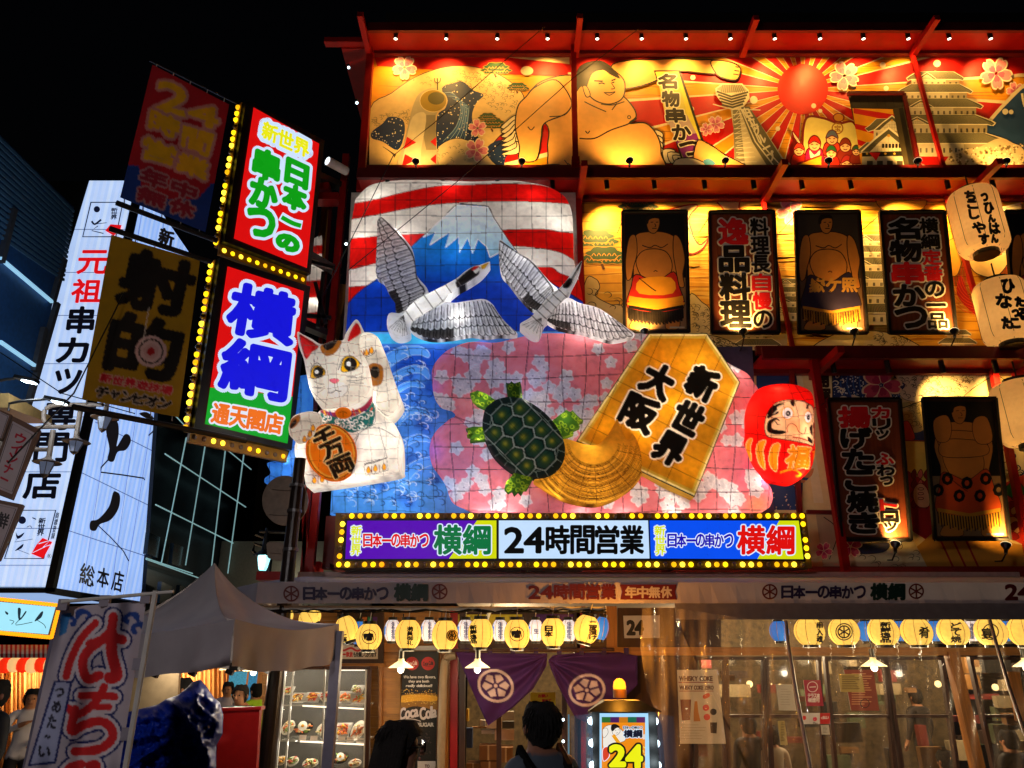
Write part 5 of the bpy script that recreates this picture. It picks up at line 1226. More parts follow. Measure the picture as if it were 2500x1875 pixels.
# ================================================================ marquee light box over the awning
BULB = MB(); BULB.ball((0, 0, 0), .5, 8, 5); _bm = {}
def bulb(par, p, r, mat, name='bulb'):
 if mat == 'bulb_lit': mat = 'bulb_lit%d' % random.choice((0, 1, 1, 2))
 if mat not in _bm: o = mesh_obj(name, BULB.v, BULB.f, mat, smooth=True); _bm[mat] = o.data; bpy.data.objects.remove(o)
 o = bpy.data.objects.new(name, _bm[mat]); link(o); o.parent = par; o.location = Vector(p) - wloc(par); o.scale = (2 * r,) * 3; return o
YM = 8.5
mq = thing('marquee_sign', 'long lit three panel shop sign framed by yellow bulbs above the white awning', 'sign', root_at(1400, 1388, YM))
fq = tz(Y7, [(118, 38), (2072, 38), (2098, 266), (112, 266)])
m = MB(); m.prism([P(x, y, YM + .02) for x, y in fq], (0, .22, 0)); mfr = m.build('bulb_frame', material('bulb_frame_paint', '#6a4c0c', .5), mq)
m = MB(); m.prism([P(x, y, YM) for x, y in tz(Y7, [(156, 62), (2050, 62), (2072, 236), (146, 236)])], (0, .1, 0)); m.build('inner_frame', 'black_steel', mq)
def panel(name, q, draw, par=mq, S=front(YM - .004), T=Y7, mat='lightbox'):
 a = Art(S, .002, T=T, clip=tz(T, q)); draw(a); return a.build(name, mat, par)
def pn1(a):
 a.poly([(100, 0), (900, 0), (900, 300), (100, 300)], '#5608b0'); a.poly([(712, 60), (800, 60), (800, 240), (580, 240)], '#d4dc08')
 a.text('新世界', vq(184, 90, 226, 214, -4), '#e0e810', 1.4, [(2.2, '#241400'), (4.2, '#dfe8ff')], vert=True); a.text('日本一の串かつ', vq(232, 126, 505, 178), '#e00c14', 1.8, [(4, '#e4ecff')])
 a.text('横綱', vq(524, 90, 764, 208), '#08703c', 4, [(5, '#dcecff')])
def pn2(a): a.poly([(700, 0), (1500, 0), (1500, 300), (700, 300)], '#c4e0ff'); a.text('24', vq(818, 94, 985, 202), '#050505', 4.5, wide=True); a.text('時間営業', vq(990, 92, 1400, 206), '#050505', 4)
def pn3(a):
 a.poly([(1400, 0), (2100, 0), (2100, 300), (1400, 300)], '#0a50f0'); a.poly([(1966, 60), (2100, 60), (2100, 240), (1864, 240)], '#d4dc08')
 a.text('新世界', vq(1443, 90, 1486, 214, 3), '#e0e810', 1.4, [(2.2, '#241400'), (4.2, '#dfe8ff')], vert=True); a.text('日本一の串かつ', vq(1496, 126, 1770, 178), '#1a0cb0', 1.8, [(4, '#e4ecff')])
 a.text('横綱', vq(1784, 92, 2026, 208), '#e0100c', 4, [(5, '#dcecff')])
panel('lettered_panel', [(166, 70), (786, 69), (786, 227), (158, 229)], pn1); panel('lettered_panel', [(796, 69), (1416, 69), (1422, 227), (796, 227)], pn2); panel('lettered_panel', [(1422, 69), (2042, 70), (2062, 230), (1428, 227)], pn3)
RB = .031
for i in range(55):
 x = 150 + i * 35.3; off = i % 4 == 0 or i in (24, 29, 33); bulb(mfr, P(*t1(Y7, x, 50), YM), RB, 'bulb_off' if off else 'bulb_lit')
 x = 131 + i * 35.7; off = i % 4 == 2 or i in (30,); bulb(mfr, P(*t1(Y7, x, 252), YM), RB, 'bulb_off' if off else ('bulb_orange' if i == 5 else 'bulb_lit'))
for k, y in enumerate((84, 117, 150, 184, 217)):
 bulb(mfr, P(*t1(Y7, 147 - k * 3.2, y), YM), RB, 'bulb_off' if k == 3 else 'bulb_lit'); bulb(mfr, P(*t1(Y7, 2060 + k * 4.6, y), YM), RB, 'bulb_off' if k == 1 else 'bulb_lit')
for x in (800, 1280, 1650, 1960): m = MB(); p = P(x, 1380, YM + .1); m.beam(p, (p.x, YD - .1, p.z), .05); m.build('bracket', 'dark_red_steel', mq)

# ================================================================ blade signs on the corner
AN = radians(47.4); PB = Plane(P(769, 455, 8.9), AN); BB = -PB.n
def blade(label, quad, T, draw, bl, br, under, n_side, n_bot, TK=.24):
 """quad in px; bl->br: bulbs down the outer edge; under: bulbs along the underside"""
 q = tz(T, quad) if T else quad
 t = thing('blade_sign', label, 'sign', tuple(PB(*q[3])), 'light box signs on the corner')
 c = ((q[0][0] + q[2][0]) / 2, (q[0][1] + q[2][1]) / 2)
 g_ = [(c[0] + (x - c[0]) * 1.14, c[1] + (y - c[1]) * 1.075) for x, y in q]
 g_[0] = (g_[0][0] - 8, g_[0][1] - 6); g_[3] = (g_[3][0] - 8, g_[3][1] - 2)
 m = MB(); m.prism([PB(x, y, -.01) for x, y in g_], BB * TK); m.build('casing', 'black_steel', t)
 a = Art(PB, .002, T=T, clip=q); draw(a); a.build('lettered_face', 'lightbox', t)
 f0 = PB(*g_[0], -.01); f3 = PB(*g_[3], -.01); f2 = PB(*g_[2], -.01)
 m = MB(); e = (f3 - f0).normalized(); A0 = f0 + BB * TK * .7; A3 = f3 + BB * TK * .7; o = (f0 - PB(*g_[1], -.01)).normalized()
 m.beam(A0 + o * .012, A3 + o * .012, .012, TK * .55, up=tuple(PB.n)); st1 = m.build('bulb_strip', material('yellow_strip', '#b07808', .5), t)
 for k in range(n_side):
  p = A0 + (A3 - A0) * ((k + .6) / n_side) + o * .03; bulb(st1, p, .036, 'bulb_off' if (k + 1) % 4 == 0 else 'bulb_lit')
 m = MB(); B0 = f3 + BB * TK * .5; B1 = f2 + BB * TK * .5; m.beam(B0 - Vector((0, 0, .035)), B1 - Vector((0, 0, .035)), TK * .9, .06, up=tuple(PB.n)); st2 = m.build('bulb_strip', M('yellow_strip'), t)
 for k in range(n_bot):
  for r_ in range(2 if under else 1):
   p = B0 + (B1 - B0) * ((k + .5 + .25 * r_) / n_bot) - Vector((0, 0, .075)) + BB * (.07 * r_ - .02); lit = (k % 4 in (2, 3)) if not under else (r_ == 0)
   bulb(st2, p, .034, 'bulb_lit' if lit else 'bulb_off')
 return t, g_
def bd1(a):
 a.poly([(1400, 300), (2100, 300), (2100, 1500), (1400, 1500)], '#d80c0c')
 O = [(18, '#cfe4ff')]
 a.text('新世界', ((1668, 502), (1962, 648), (1955, 745), (1650, 604)), '#f0ec10', 5, [(10, '#1058c8'), (26, '#cfe4ff')])
 a.text('日本', ((1822, 735), (1950, 795), (1925, 1090), (1790, 1040)), '#0c9c14', 12, O, vert=True); a.text('の', ((1760, 1210), (1895, 1262), (1885, 1345), (1745, 1290)), '#0c9c14', 14, O)
 a.line([(1775, 1108), (1850, 1150), (1912, 1165)], 58, '#cfe4ff', smooth=3); a.line([(1782, 1115), (1850, 1152), (1905, 1170)], 28, '#0c9c14', smooth=3)
 a.text('串かつ', ((1622, 660), (1772, 728), (1722, 1272), (1560, 1208)), '#0c9c14', 13, O, vert=True)
 a.text('日本', ((1822, 735), (1950, 795), (1925, 1090), (1790, 1040)), '#0c9c14', 12, [], vert=True)
b1_, g1 = blade('upper lit red sign with green characters on the corner between the flags and the facade', [(1605, 420), (2020, 650), (1942, 1437), (1480, 1250)], Z1, bd1, 0, 0, True, 21, 11)
def bd2(a):
 a.poly([(400, 600), (800, 600), (800, 1100), (400, 1100)], '#d80c0c'); a.poly([(400, 930), (515, 946), (713, 968), (800, 975), (800, 1200), (400, 1200)], '#10a028')
 O = [(9, '#cfe0ff')]
 a.char('横', ((574, 690), (722, 725), (710, 842), (552, 806)), '#1414d8', 6.5, O); a.char('綱', ((552, 824), (708, 860), (694, 980), (536, 944)), '#1414d8', 6.5, O)
 a.char('横', ((574, 690), (722, 725), (710, 842), (552, 806)), '#1414d8', 6.5)
 a.text('通天閣店', tz(Z2, [(1352, 632), (1796, 712), (1782, 830), (1330, 750)]), '#f0701c', 2.2, [(4.5, '#e4e8f8')])
b2_, g2 = blade('lower lit red and green sign with large blue characters left of the cat', [(555.6, 650), (742, 711), (702, 1083), (500, 1035)], None, bd2, 0, 0, False, 22, 11)
for (x0, y0, x1, y1) in ((742, 415, 845, 462), (738, 615, 830, 668), (735, 790, 812, 822)):
 m = MB(); m.beam(PB(x0, y0, -.15), P(x1, y1, 9.5), .14, .1); tag(m.build('sign_arm', 'black_steel', b1_ if y0 < 700 else b2_))
for pts in (((770, 690), (795, 790)), ((790, 665), (776, 800)), ((742, 770), (808, 776)), ((760, 640), (815, 655))):
 m = MB(); m.beam(P(*pts[0], 9.1), P(*pts[1], 9.1), .05); m.build('brace', 'black_steel', b2_)

# ================================================================ flags on poles
PF = Plane(P(500, 260, 6.9), AN)
def flag(label, q, T, draw, poles, grp, seed):
 qq = tz(T, q) if T else q
 t = thing('flag', label, 'flag', tuple(PF(*qq[3])), grp)
 xs = [p[0] for p in qq]; ys = [p[1] for p in qq]
 c = Paint((min(xs) - 3, min(ys) - 3, max(xs) + 3, max(ys) + 3), '#7a6a10', T, 1.2); draw(c)
 im = c.sample(); V = []; C = []; nx, ny = 90, 130
 for j in range(ny + 1):
  for i in range(nx + 1):
   u, v = i / nx, j / ny; x = (qq[0][0] * (1 - u) + qq[1][0] * u) * (1 - v) + (qq[3][0] * (1 - u) + qq[2][0] * u) * v; y = (qq[0][1] * (1 - u) + qq[1][1] * u) * (1 - v) + (qq[3][1] * (1 - u) + qq[2][1] * u) * v
   V.append(PF(x, y, .025 * sin(u * 9 + v * 5 + seed) * sin(pi * v) + .02 * sin(u * 3.5 - v * 8)))
   C.append(im[min(im.shape[0] - 1, max(0, int((y - c.y0) / 2.4))), min(im.shape[1] - 1, max(0, int((x - c.x0) / 2.4)))])
 Fq = np.array([(j * (nx + 1) + i, j * (nx + 1) + i + 1, (j + 1) * (nx + 1) + i + 1, (j + 1) * (nx + 1) + i) for j in range(ny) for i in range(nx)])
 quick_mesh('cloth', np.array([tuple(v) for v in V]), Fq, 'cloth_print', t, np.array(C))
 for k, (a_, b_, r) in enumerate(poles): m = MB(); m.cyl(PF(*a_, .0), PF(*b_, 0), r, n=8); m.build('pole', 'black_steel', t)
 for e in (0, 1):
  for k in range(5):
   u = .05 + .22 * k; s0 = (qq[0], qq[1]) if e == 0 else (qq[3], qq[2]); x = s0[0][0] * (1 - u) + s0[1][0] * u; y = s0[0][1] * (1 - u) + s0[1][1] * u
   m = MB(); m.cyl(PF(x, y, 0), PF(x + (0 if e else 2), y + (12 if e else -9), 0), .006, n=5); m.build('tie', 'white_steel', t)
 return t
def f1(a):
 a.poly([(700, 0), (1600, 0), (1600, 1400), (700, 1400)], '#a41420'); a.poly([(700, 775), (880, 790), (900, 1000), (1250, 1000), (1340, 900), (1500, 900), (1500, 1400), (600, 1400)], '#10347c')
 Y_ = '#e0a814'; O = [(9, '#141008'), (18, '#c08078')]
 for ch, q in (('2', ((1010, 245), (1200, 310), (1175, 475), (975, 430))), ('4', ((1205, 375), (1385, 440), (1370, 560), (1190, 500))), ('時', ((960, 430), (1145, 505), (1120, 620), (940, 560))), ('間', ((1165, 540), (1350, 595), (1312, 735), (1150, 660))),
                  ('営', ((920, 600), (1120, 685), (1100, 790), (895, 735))), ('業', ((1135, 705), (1322, 765), (1300, 880), (1115, 812)))): a.char(ch, q, Y_, 8, O)
 for ch, q in (('年', ((905, 795), (1070, 852), (1040, 940), (882, 890))), ('中', ((1095, 872), (1250, 930), (1230, 1010), (1080, 955))), ('無', ((880, 912), (1060, 982), (1030, 1060), (868, 1000))), ('休', ((1095, 985), (1242, 1040), (1210, 1125), (1062, 1070)))): a.char(ch, q, '#8c1c2c', 7, [(10, '#a07878')])
flag('dark red and blue flag with big yellow 24 and characters high on its pole', [(965, 150), (1450, 402), (1300, 1210), (760, 990)], Z1, f1,
     [((366, 147), (578, 252), .014), ((284, 495), (530, 588), .03)], 'flags hanging left of the signs', 1)
def f2(a):
 a.poly([(0, 400), (700, 400), (700, 1200), (0, 1200)], '#a07c0c')
 a.char('射', ((312, 604), (478, 650), (452, 772), (284, 740)), '#0a0806', 9); a.char('的', ((282, 762), (448, 796), (424, 930), (256, 896)), '#0a0806', 9)
 a.T = Z2
 for r, c_ in ((100, '#c8a8a0'), (80, '#201010'), (70, '#c8a8a0'), (48, '#c09890'), (26, '#a01414')): a.disc(955, 305, r, c_, n=26)
 a.line([(942, 30), (905, 252)], 6, '#c8c0b0')
 a.text('新世界遊技場', ((640, 445), (1098, 532), (1084, 580), (626, 492)), '#c01c2c', 3, [(5, '#c89888')]); a.text('チャンピオン', ((618, 528), (1092, 612), (1070, 672), (602, 588)), '#120c08', 4, [(6, '#b8a898')]); a.T = None
flag('dim yellow flag with two big black characters and a bullseye target', [(272, 573), (488, 636), (437, 1019), (200, 974)], None, f2, [((268, 558), (516, 640), .03), ((176, 993), (600, 1076), .03)], 'flags hanging left of the signs', 3)

# ================================================================ spot lamps
def downlight(x, y, lit, aim, par_label, Y=None, pw=10):
 p = P(x, y, Y or 9.03); q = P(*aim, YD)
 t = thing('spot_lamp', par_label, 'spotlight', tuple(p + Vector((0, 0, .1))), 'black spotlights under the red eaves')
 d = (Vector((q.x, YD, q.z)) - p).normalized(); d = Vector((d.x * .4, .18, -.95)).normalized()
 m = MB(); m.cyl(p, p + d * .17, .036, n=10); m.build('barrel', 'black_plastic', t); m = MB(); m.box(p + Vector((0, 0, .05)), (.03, .05, .12)); m.build('bracket', 'black_steel', t)
 m = MB(); m.cyl(p + d * .171, p + d * .174, .028, n=10); m.build('lens', 'bulb_white' if lit and Y is None and y < 100 else 'black_plastic', t)
 if lit: spot('beam', p + d * .19, q, pw, size=100, parent=t)
def uplight(x, y, aim, label, Y=9.0, pw=22, size=118):
 p = P(x, y, Y); q = P(*aim, YD); t = thing('flood_lamp', label, 'floodlight', tuple(p), 'round floodlights aimed up at the murals')
 d = (q - p).normalized(); d = Vector((d.x, .35, .9)).normalized(); m = MB(); m.lathe(p, [(.018, -.08), (.022, -.02), (.05, .03), (.058, .05)], 12, axis=d); m.build('reflector', 'black_plastic', t)
 m = MB(); m.lathe(p, [(.058, .05), (.06, .056), (.0, .058)], 12, axis=d); m.build('lens', material('lens_glow', '#fff6e0', emit='#ffe8b0', es=1.2, noise=0), t)
 m = MB(); m.tube([p - d * .08, p - d * .1 + Vector((0, .1, -.06)), p + Vector((.03, .3, -.12))], .01); m.build('stem', 'black_steel', t)
 spot('beam', p + d * .08, q, pw, size=size, parent=t)
ordn = ['first', 'second', 'third', 'fourth', 'fifth', 'sixth', 'seventh', 'eighth', 'ninth', 'tenth', 'eleventh', 'twelfth', 'thirteenth', 'fourteenth']
top = [780 + x / 2.458 for x in (460, 762, 1067, 1368, 1665, 1930, 2195)] + [1600 + x / 2.458 for x in (445, 710, 980, 1240, 1508, 1752, 2000)]
for i, x in enumerate(top): downlight(x, 72, True, (x, 190), f'{ordn[i]} black spotlight from the left under the topmost red eave', pw=68)
mid = [1400 + 40, 1720, 1590 + 255, 1955, 2075, 2190, 2310, 2420]
for i, x in enumerate([946, 1081, 1214, 1348, 1480, 1596, 1718, 1838, 1955, 2074, 2192, 2310, 2420]):
 downlight(x, 436, i > 3, (x + 14, 560), f'{ordn[i]} black spotlight from the left under the middle red eave', pw=190)
for i, x in enumerate((2031, 2164, 2296, 2426)): downlight(x, 880, i > 1, (x + 14, 980), f'{ordn[i]} black spotlight from the left under the lowest red eave', pw=90)
for i, (x, y) in enumerate([(1015, 398), (1274, 398), (1537, 396), (1771, 396), (2023, 396), (2241, 397), (2457, 397)]): uplight(x, y, (x, 270), f'{ordn[i]} round floodlight from the left on the ledge of the top mural', pw=85 if i != 2 else 115)
for i, (x, y) in enumerate([(1574, 814), (1815, 814), (2086, 814), (2330, 814)]): uplight(x, y, (x - 25, 700), f'{ordn[i]} round floodlight from the left below the hanging panels', Y=8.88, pw=75, size=110)
for i, (x, y) in enumerate([(2186, 1335), (2456, 1338)]): uplight(x, y, (x - 15, 1180), ('left', 'right')[i] + ' round floodlight under the lowest hanging panels', Y=8.85, pw=70, size=110)
fl_ = thing('white_floodlight', 'white faced floodlight barrel beside the upper blade sign', 'floodlight', tuple(P(800, 396, 8.6)))
m = MB(); c = P(800, 393, 8.6); m.cyl(c, c + Vector((.22, .25, .01)), .065, n=14); m.build('barrel', 'white_steel', fl_); m = MB(); m.cyl(c - Vector((.004, .0045, 0)), c - Vector((.001, .001, 0)), .06, n=16); m.build('lens', material('lens_white', '#fff', emit='#eaf2ff', es=1.5, noise=0), fl_)
for x, y in ((852, 166), (872, 252), (846, 596)):
 p = P(x, y, 9.3); t = thing('small_lamp', {166: 'upper small spotlight on the left side eave', 252: 'lower small spotlight on the left side eave', 596: 'tiny bright bulb on the red post left of the striped lantern'}[y], 'spotlight', tuple(p))
 m = MB(); m.cyl(p + Vector((-.02, 0, .06)), p, .03, n=8); m.build('barrel', 'black_plastic', t); m = MB(); m.ball(p - Vector((0, .02, .01)), .022, 8, 5); m.build('bulb', 'bulb_cool', t)
# red posts and old timber on the left flank
for q, w_, mt, Y in ((((846, 380), (806, 850)), .1, 'red_steel', 9.4), (((806, 850), (778, 1180)), .1, 'dark_red_steel', 9.4), (((810, 480), (770, 1000)), .05, 'dark_red_steel', 9.6), (((800, 500), (785, 640)), .14, 'wood', 9.7), (((840, 700), (810, 830)), .16, 'wood', 9.75), (((890, 300), (880, 470)), .06, 'red_steel', 9.35),
                  (((742, 1185), (745, 1400)), .05, 'red_steel', 9.0), (((776, 1185), (757, 1400)), .09, 'red_steel', 8.9), (((757, 1185), (738, 1400)), .05, 'red_steel', 9.0), (((812, 1262), (802, 1390)), .13, 'dark_red_steel', 8.95), (((1970, 1250), (2065, 1252)), .05, 'dark_red_steel', 9.3)):
 m = MB(); m.beam(P(*q[0], Y), P(*q[1], Y), w_, up=(0, 1, 0)); m.build('flank_post', mt, bld)
for x, y, w_ in ((800, 487, .35), (793, 462, .16), (770, 1385, .16)): m = MB(); m.box(P(x, y, 9.3), (w_, .2, .12)); m.build('bracket', 'red_steel', bld)

# ================================================================ framed panels hanging before the murals
def bil(q, u, v): return tuple((q[0][k] * (1 - u) + q[1][k] * u) * (1 - v) + (q[3][k] * (1 - u) + q[2][k] * u) * v for k in (0, 1))
class Tilt:
 """plane hung from its top edge, leaning out towards the street by angle a"""
 def __init__(s, o, a): s.o = Vector(o); s.n = Vector((0, -cos(a), -sin(a)))
 def __call__(s, px, py, off=0.0):
  d = Vector(ray(px, py)); c = Vector((0, 0, CAMZ)); return c + d * ((s.o + s.n * off - c).dot(s.n) / d.dot(s.n))
def hanging(label, q, T, draw, Y=9.12, grp='framed panels hanging on the facade'):
 qq = tz(T, q); TP = Tilt(P(*bil(qq, .5, 1), Y), .2); P_ = lambda x, y, off=0.: TP(x, y, off); t = thing('hanging_panel', label, 'panel', tuple(P(*bil(qq, .5, 1), Y)), grp)
 m = MB(); m.prism([P_(x, y) for x, y in qq], (0, .05, .01)); m.build('board', 'dark_wood', t)
 c = bil(qq, .5, .5)
 for i in range(4):
  m = MB(); m.beam(P_(*qq[i], .012), P_(*qq[(i + 1) % 4], .012), .03, .05, up=(0, 1, 0)); m.build('frame_bar', 'black_steel', t)
 ins_ = [bil(q, u, v) for u, v in ((.04, .025), (.96, .025), (.96, .975), (.04, .975))]
 a = Art(TP, .004, T=T, clip=tz(T, ins_)); draw(a, lambda u, v: bil(q, u, v)); a.build('picture', 'print', t)
 for u in (.04, .96):
  m = MB(); e = P_(*bil(qq, u, .01)); m.cyl(e, (e.x, YD - .02, e.z + .12), .006, n=5); m.build('cord', 'black_steel', t)
 return t
def sumo(apron, stripe, fringe, bg='#08080c', arms=0, text=None, face=1):
 def draw(a, B):
  S = lambda pts, col, w=2.2, n=4: a.shape([B(*p) for p in pts], col, n, '#2c1a10', w)
  Lm = lambda pts, w=2.2: a.line([B(*p) for p in pts], w, '#2c1a10', smooth=4)
  sk = '#c47e34'; a.lw = 1.9
  a.poly([B(0, 0), B(1, 0), B(1, .55), B(0, .55)], bg); a.poly([B(0, .55), B(1, .55), B(1, 1), B(0, 1)], '#8a6a48' if bg == '#08080c' else '#6a5038')
  for s_ in (0, 1): S([(.18 + .5 * s_, .88), (.34 + .5 * s_, .88), (.38 + .46 * s_, .97), (.08 + .56 * s_, .97)], sk)
  S([(.36, .17), (.62, .17), (.82, .22), (.9, .34), (.82, .5), (.78, .6), (.2, .6), (.16, .48), (.1, .34), (.2, .2)], sk)
  if not arms:
   S([(.1, .22), (.2, .2), (.22, .34), (.16, .46), (.12, .55), (.05, .56), (.04, .4)], sk); S([(.8, .2), (.9, .24), (.96, .4), (.92, .52), (.94, .62), (.86, .62), (.82, .5), (.78, .34)], sk)
  S([(.2, .42), (.3, .33), (.5, .31), (.68, .34), (.76, .44), (.7, .54), (.5, .58), (.3, .55)], sk)
  if arms:
   for y in (.28, .34): S([(.16, y), (.3, y - .05), (.7, y - .04), (.84, y), (.8, y + .06), (.5, y + .08), (.2, y + .07)], sk)
   S([(.12, .16), (.3, .12), (.36, .2), (.3, .3), (.14, .3)], sk); S([(.7, .14), (.86, .14), (.9, .3), (.7, .32), (.64, .22)], sk)
  else: Lm([(.3, .28), (.42, .3), (.5, .28), (.6, .3), (.7, .27)]); Lm([(.47, .5), (.5, .49), (.53, .5)])
  S([(.38, .06), (.42, .035), (.54, .035), (.58, .08), (.56, .14), (.5, .18), (.42, .17), (.38, .12)], sk)
  a.shape([B(*p) for p in [(.36, .1), (.37, .05), (.44, .02), (.54, .025), (.58, .06), (.5, .055), (.42, .07), (.4, .1)]], '#1a1410', 4)
  Lm([(.44, .09), (.48, .088)]); Lm([(.52, .09), (.56, .088)]); Lm([(.5, .1), (.52, .12), (.5, .125)]); Lm([(.46, .14), (.53, .14)])
  S([(.2, .52), (.5, .58), (.78, .5), (.86, .62), (.92, .8), (.5, .86), (.06, .8), (.12, .62)], apron)
  if stripe == 'bands':
   a.shape([B(*p) for p in [(.26, .56), (.74, .55), (.76, .68), (.24, .68)]], '#e89c20', 3)
   for v in (.72, .765): a.line([B(.08, v), B(.3, v + .02), B(.5, v + .025), B(.7, v + .02), B(.92, v)], 13, '#e89c20', smooth=4)
   a.poly([B(.05, .755), B(.95, .755), B(.93, .775), B(.06, .775)], '#e89c20')
  if stripe == 'rings':
   for u, v in ((.24, .57), (.5, .6), (.76, .57), (.1, .65), (.38, .69), (.66, .69), (.92, .65)): a.ring(*B(u, v), 30, 13, '#0c0806', n=8, ry=34)
  if text:
   a.text(text, (B(.2, .55), B(.9, .55), B(.9, .66), B(.16, .66)), '#c08c3c', 3)
  Lm([(.24, .55), (.42, .63), (.5, .66)])
  n = 46
  a.poly([B(.07, .775), B(.5, .815), B(.92, .775), B(.92, .8), B(.5, .84), (B(.07, .8))], fringe); a.z += a.st; a.hold = True
  for k in range(n):
   u = .07 + .85 * k / n; v0 = .8 + .035 * sin(pi * (u - .07) / .85); a.line([B(u, v0), B(u + .004, v0 + .085 + .01 * (k % 3))], 5, fringe if k % 2 else '#3a2408' if fringe != '#120c0a' else '#2a2018')
  a.hold = False
  a.poly([B(.7, .955), B(.93, .955), B(.93, .968), B(.7, .968)], '#b0a890')
 return draw
WD = [(5.5, '#e8e0d0')]
def wood_panel(cols, T=Z5, big=8, ol=9):
 def draw(a, B):
  a.poly([B(0, 0), B(1, 0), B(1, 1), B(0, 1)], '#74341a')
  for k in range(26): a.line([B(k / 26 + .01, 0), B(k / 26 + .02 * sin(k), .5), B(k / 26 + .01, 1)], 2, '#5c2610' if k % 2 else '#84421e', smooth=3)
  for pas in (0, 1):
   for u0, u1, v0, v1, chars, bo in cols:
    n = len(chars)
    for k, (ch, col) in enumerate(chars):
     if ch == ' ': continue
     va = v0 + (v1 - v0) * k / n; vb = v0 + (v1 - v0) * (k + .9) / n; ua, ub = u0, u1
     if ch in 'っッ': m_ = (ua + ub) / 2; ua = m_ - (ub - m_) * .7; ub = m_ + (ub - m_) * .7; vb = va + (vb - va) * .75
     q = (B(ua, va), B(ub, va), B(ub, vb), B(ua, vb))
     c_ = {'k': '#0c0806', 'r': '#c8141c'}[col]
     if pas == 0: a.char(ch, q, '#e6dccb', bo + ol * .8, nb=12)
     else: a.char(ch, q, c_, bo)
 return draw
def cs(s, reds=''): return [(c, 'r' if c in reds else 'k') for c in s]
hanging('framed picture of a bald wrestler in a red and yellow apron', [(325, 225), (627, 222), (640, 790), (335, 790)], Z5, sumo('#c02418', 'bands', '#120c0a'))
hanging('brown lettered panel between the two wrestler pictures', [(733, 225), (1037, 222), (1063, 795), (745, 795)], Z5, wood_panel([(.15, .58, .06, .97, cs('逸品料理', '逸'), 6), (.63, .9, .06, .97, cs('料理長自慢の', '自慢'), 3)]))
hanging('framed picture of a wrestler in a dark blue apron with golden characters', [(1135, 225), (1438, 222), (1477, 795), (1155, 795)], Z5, sumo('#2c2440', '', '#b88428', bg='#3c342c', text='嶽ヶ照'))
hanging('brown lettered panel with one large red character right of the blue apron', [(1533, 225), (1838, 222), (1893, 795), (1580, 795)], Z5, wood_panel([(.12, .58, .06, .97, cs('名物串かつ', '串'), 6), (.6, .88, .06, .97, cs('横綱定番の一品', '定番'), 3)]))
hanging('framed wrestler picture cut off by the right border behind the lanterns', [(2123, 222), (2430, 222), (2490, 800), (2170, 800)], Z5, sumo('#a8241c', 'bands', '#b88428'))
hanging('tall brown lettered panel on the lowest storey right of the red doll', [(785, 362), (1300, 360), (1380, 1365), (890, 1365)], Z6, wood_panel([(.14, .56, .06, .96, cs('揚げたこ焼き', '揚'), 10), (.6, .84, .06, .96, cs('カリッ ふわっ トロッ', 'カふト'), 5)], Z6, ol=12), Y=9.0)
hanging('framed picture of a wrestler with crossed arms in an orange ringed apron', [(1465, 355), (1980, 355), (2080, 1360), (1550, 1362)], Z6, sumo('#c04818', 'rings', '#c08820', arms=1), Y=9.0)

# ================================================================ big paper lanterns at the right border
class Ball:
 def __init__(s, c, rx, rz): s.c = Vector(c); s.rx = rx; s.rz = rz
 def __call__(s, px, py, off=0.0):
  d = Vector(ray(px, py)); o = Vector((0, 0, CAMZ)) - s.c; rx, rz = s.rx + off, s.rz + off
  A = (d.x ** 2 + d.y ** 2) / rx ** 2 + d.z ** 2 / rz ** 2; B = 2 * ((o.x * d.x + o.y * d.y) / rx ** 2 + o.z * d.z / rz ** 2); C = (o.x ** 2 + o.y ** 2) / rx ** 2 + o.z ** 2 / rz ** 2 - 1
  D = B * B - 4 * A * C; t = (-B - sqrt(D)) / (2 * A) if D > 0 else -B / (2 * A)
  return Vector((0, 0, CAMZ)) + d * t
class Can:
 """barrel shaped lantern: cylinder of radius r round a vertical axis"""
 def __init__(s, c, r): s.c = Vector(c); s.r = r
 def __call__(s, px, py, off=0.0):
  d = Vector(ray(px, py)); o = Vector((0, 0, CAMZ)) - s.c; r = s.r + off; A = d.x ** 2 + d.y ** 2; B = 2 * (o.x * d.x + o.y * d.y); C = o.x ** 2 + o.y ** 2 - r * r; D = B * B - 4 * A * C
  return Vector((0, 0, CAMZ)) + d * ((-B - sqrt(D)) / (2 * A) if D > 0 else -B / (2 * A))
C3 = (2250, 400, 2.764)
material('big_lantern_paper', '#e6c68c', .7, es=.42, emit='#f0b060', noise=.06, nscale=20, trans=.45)
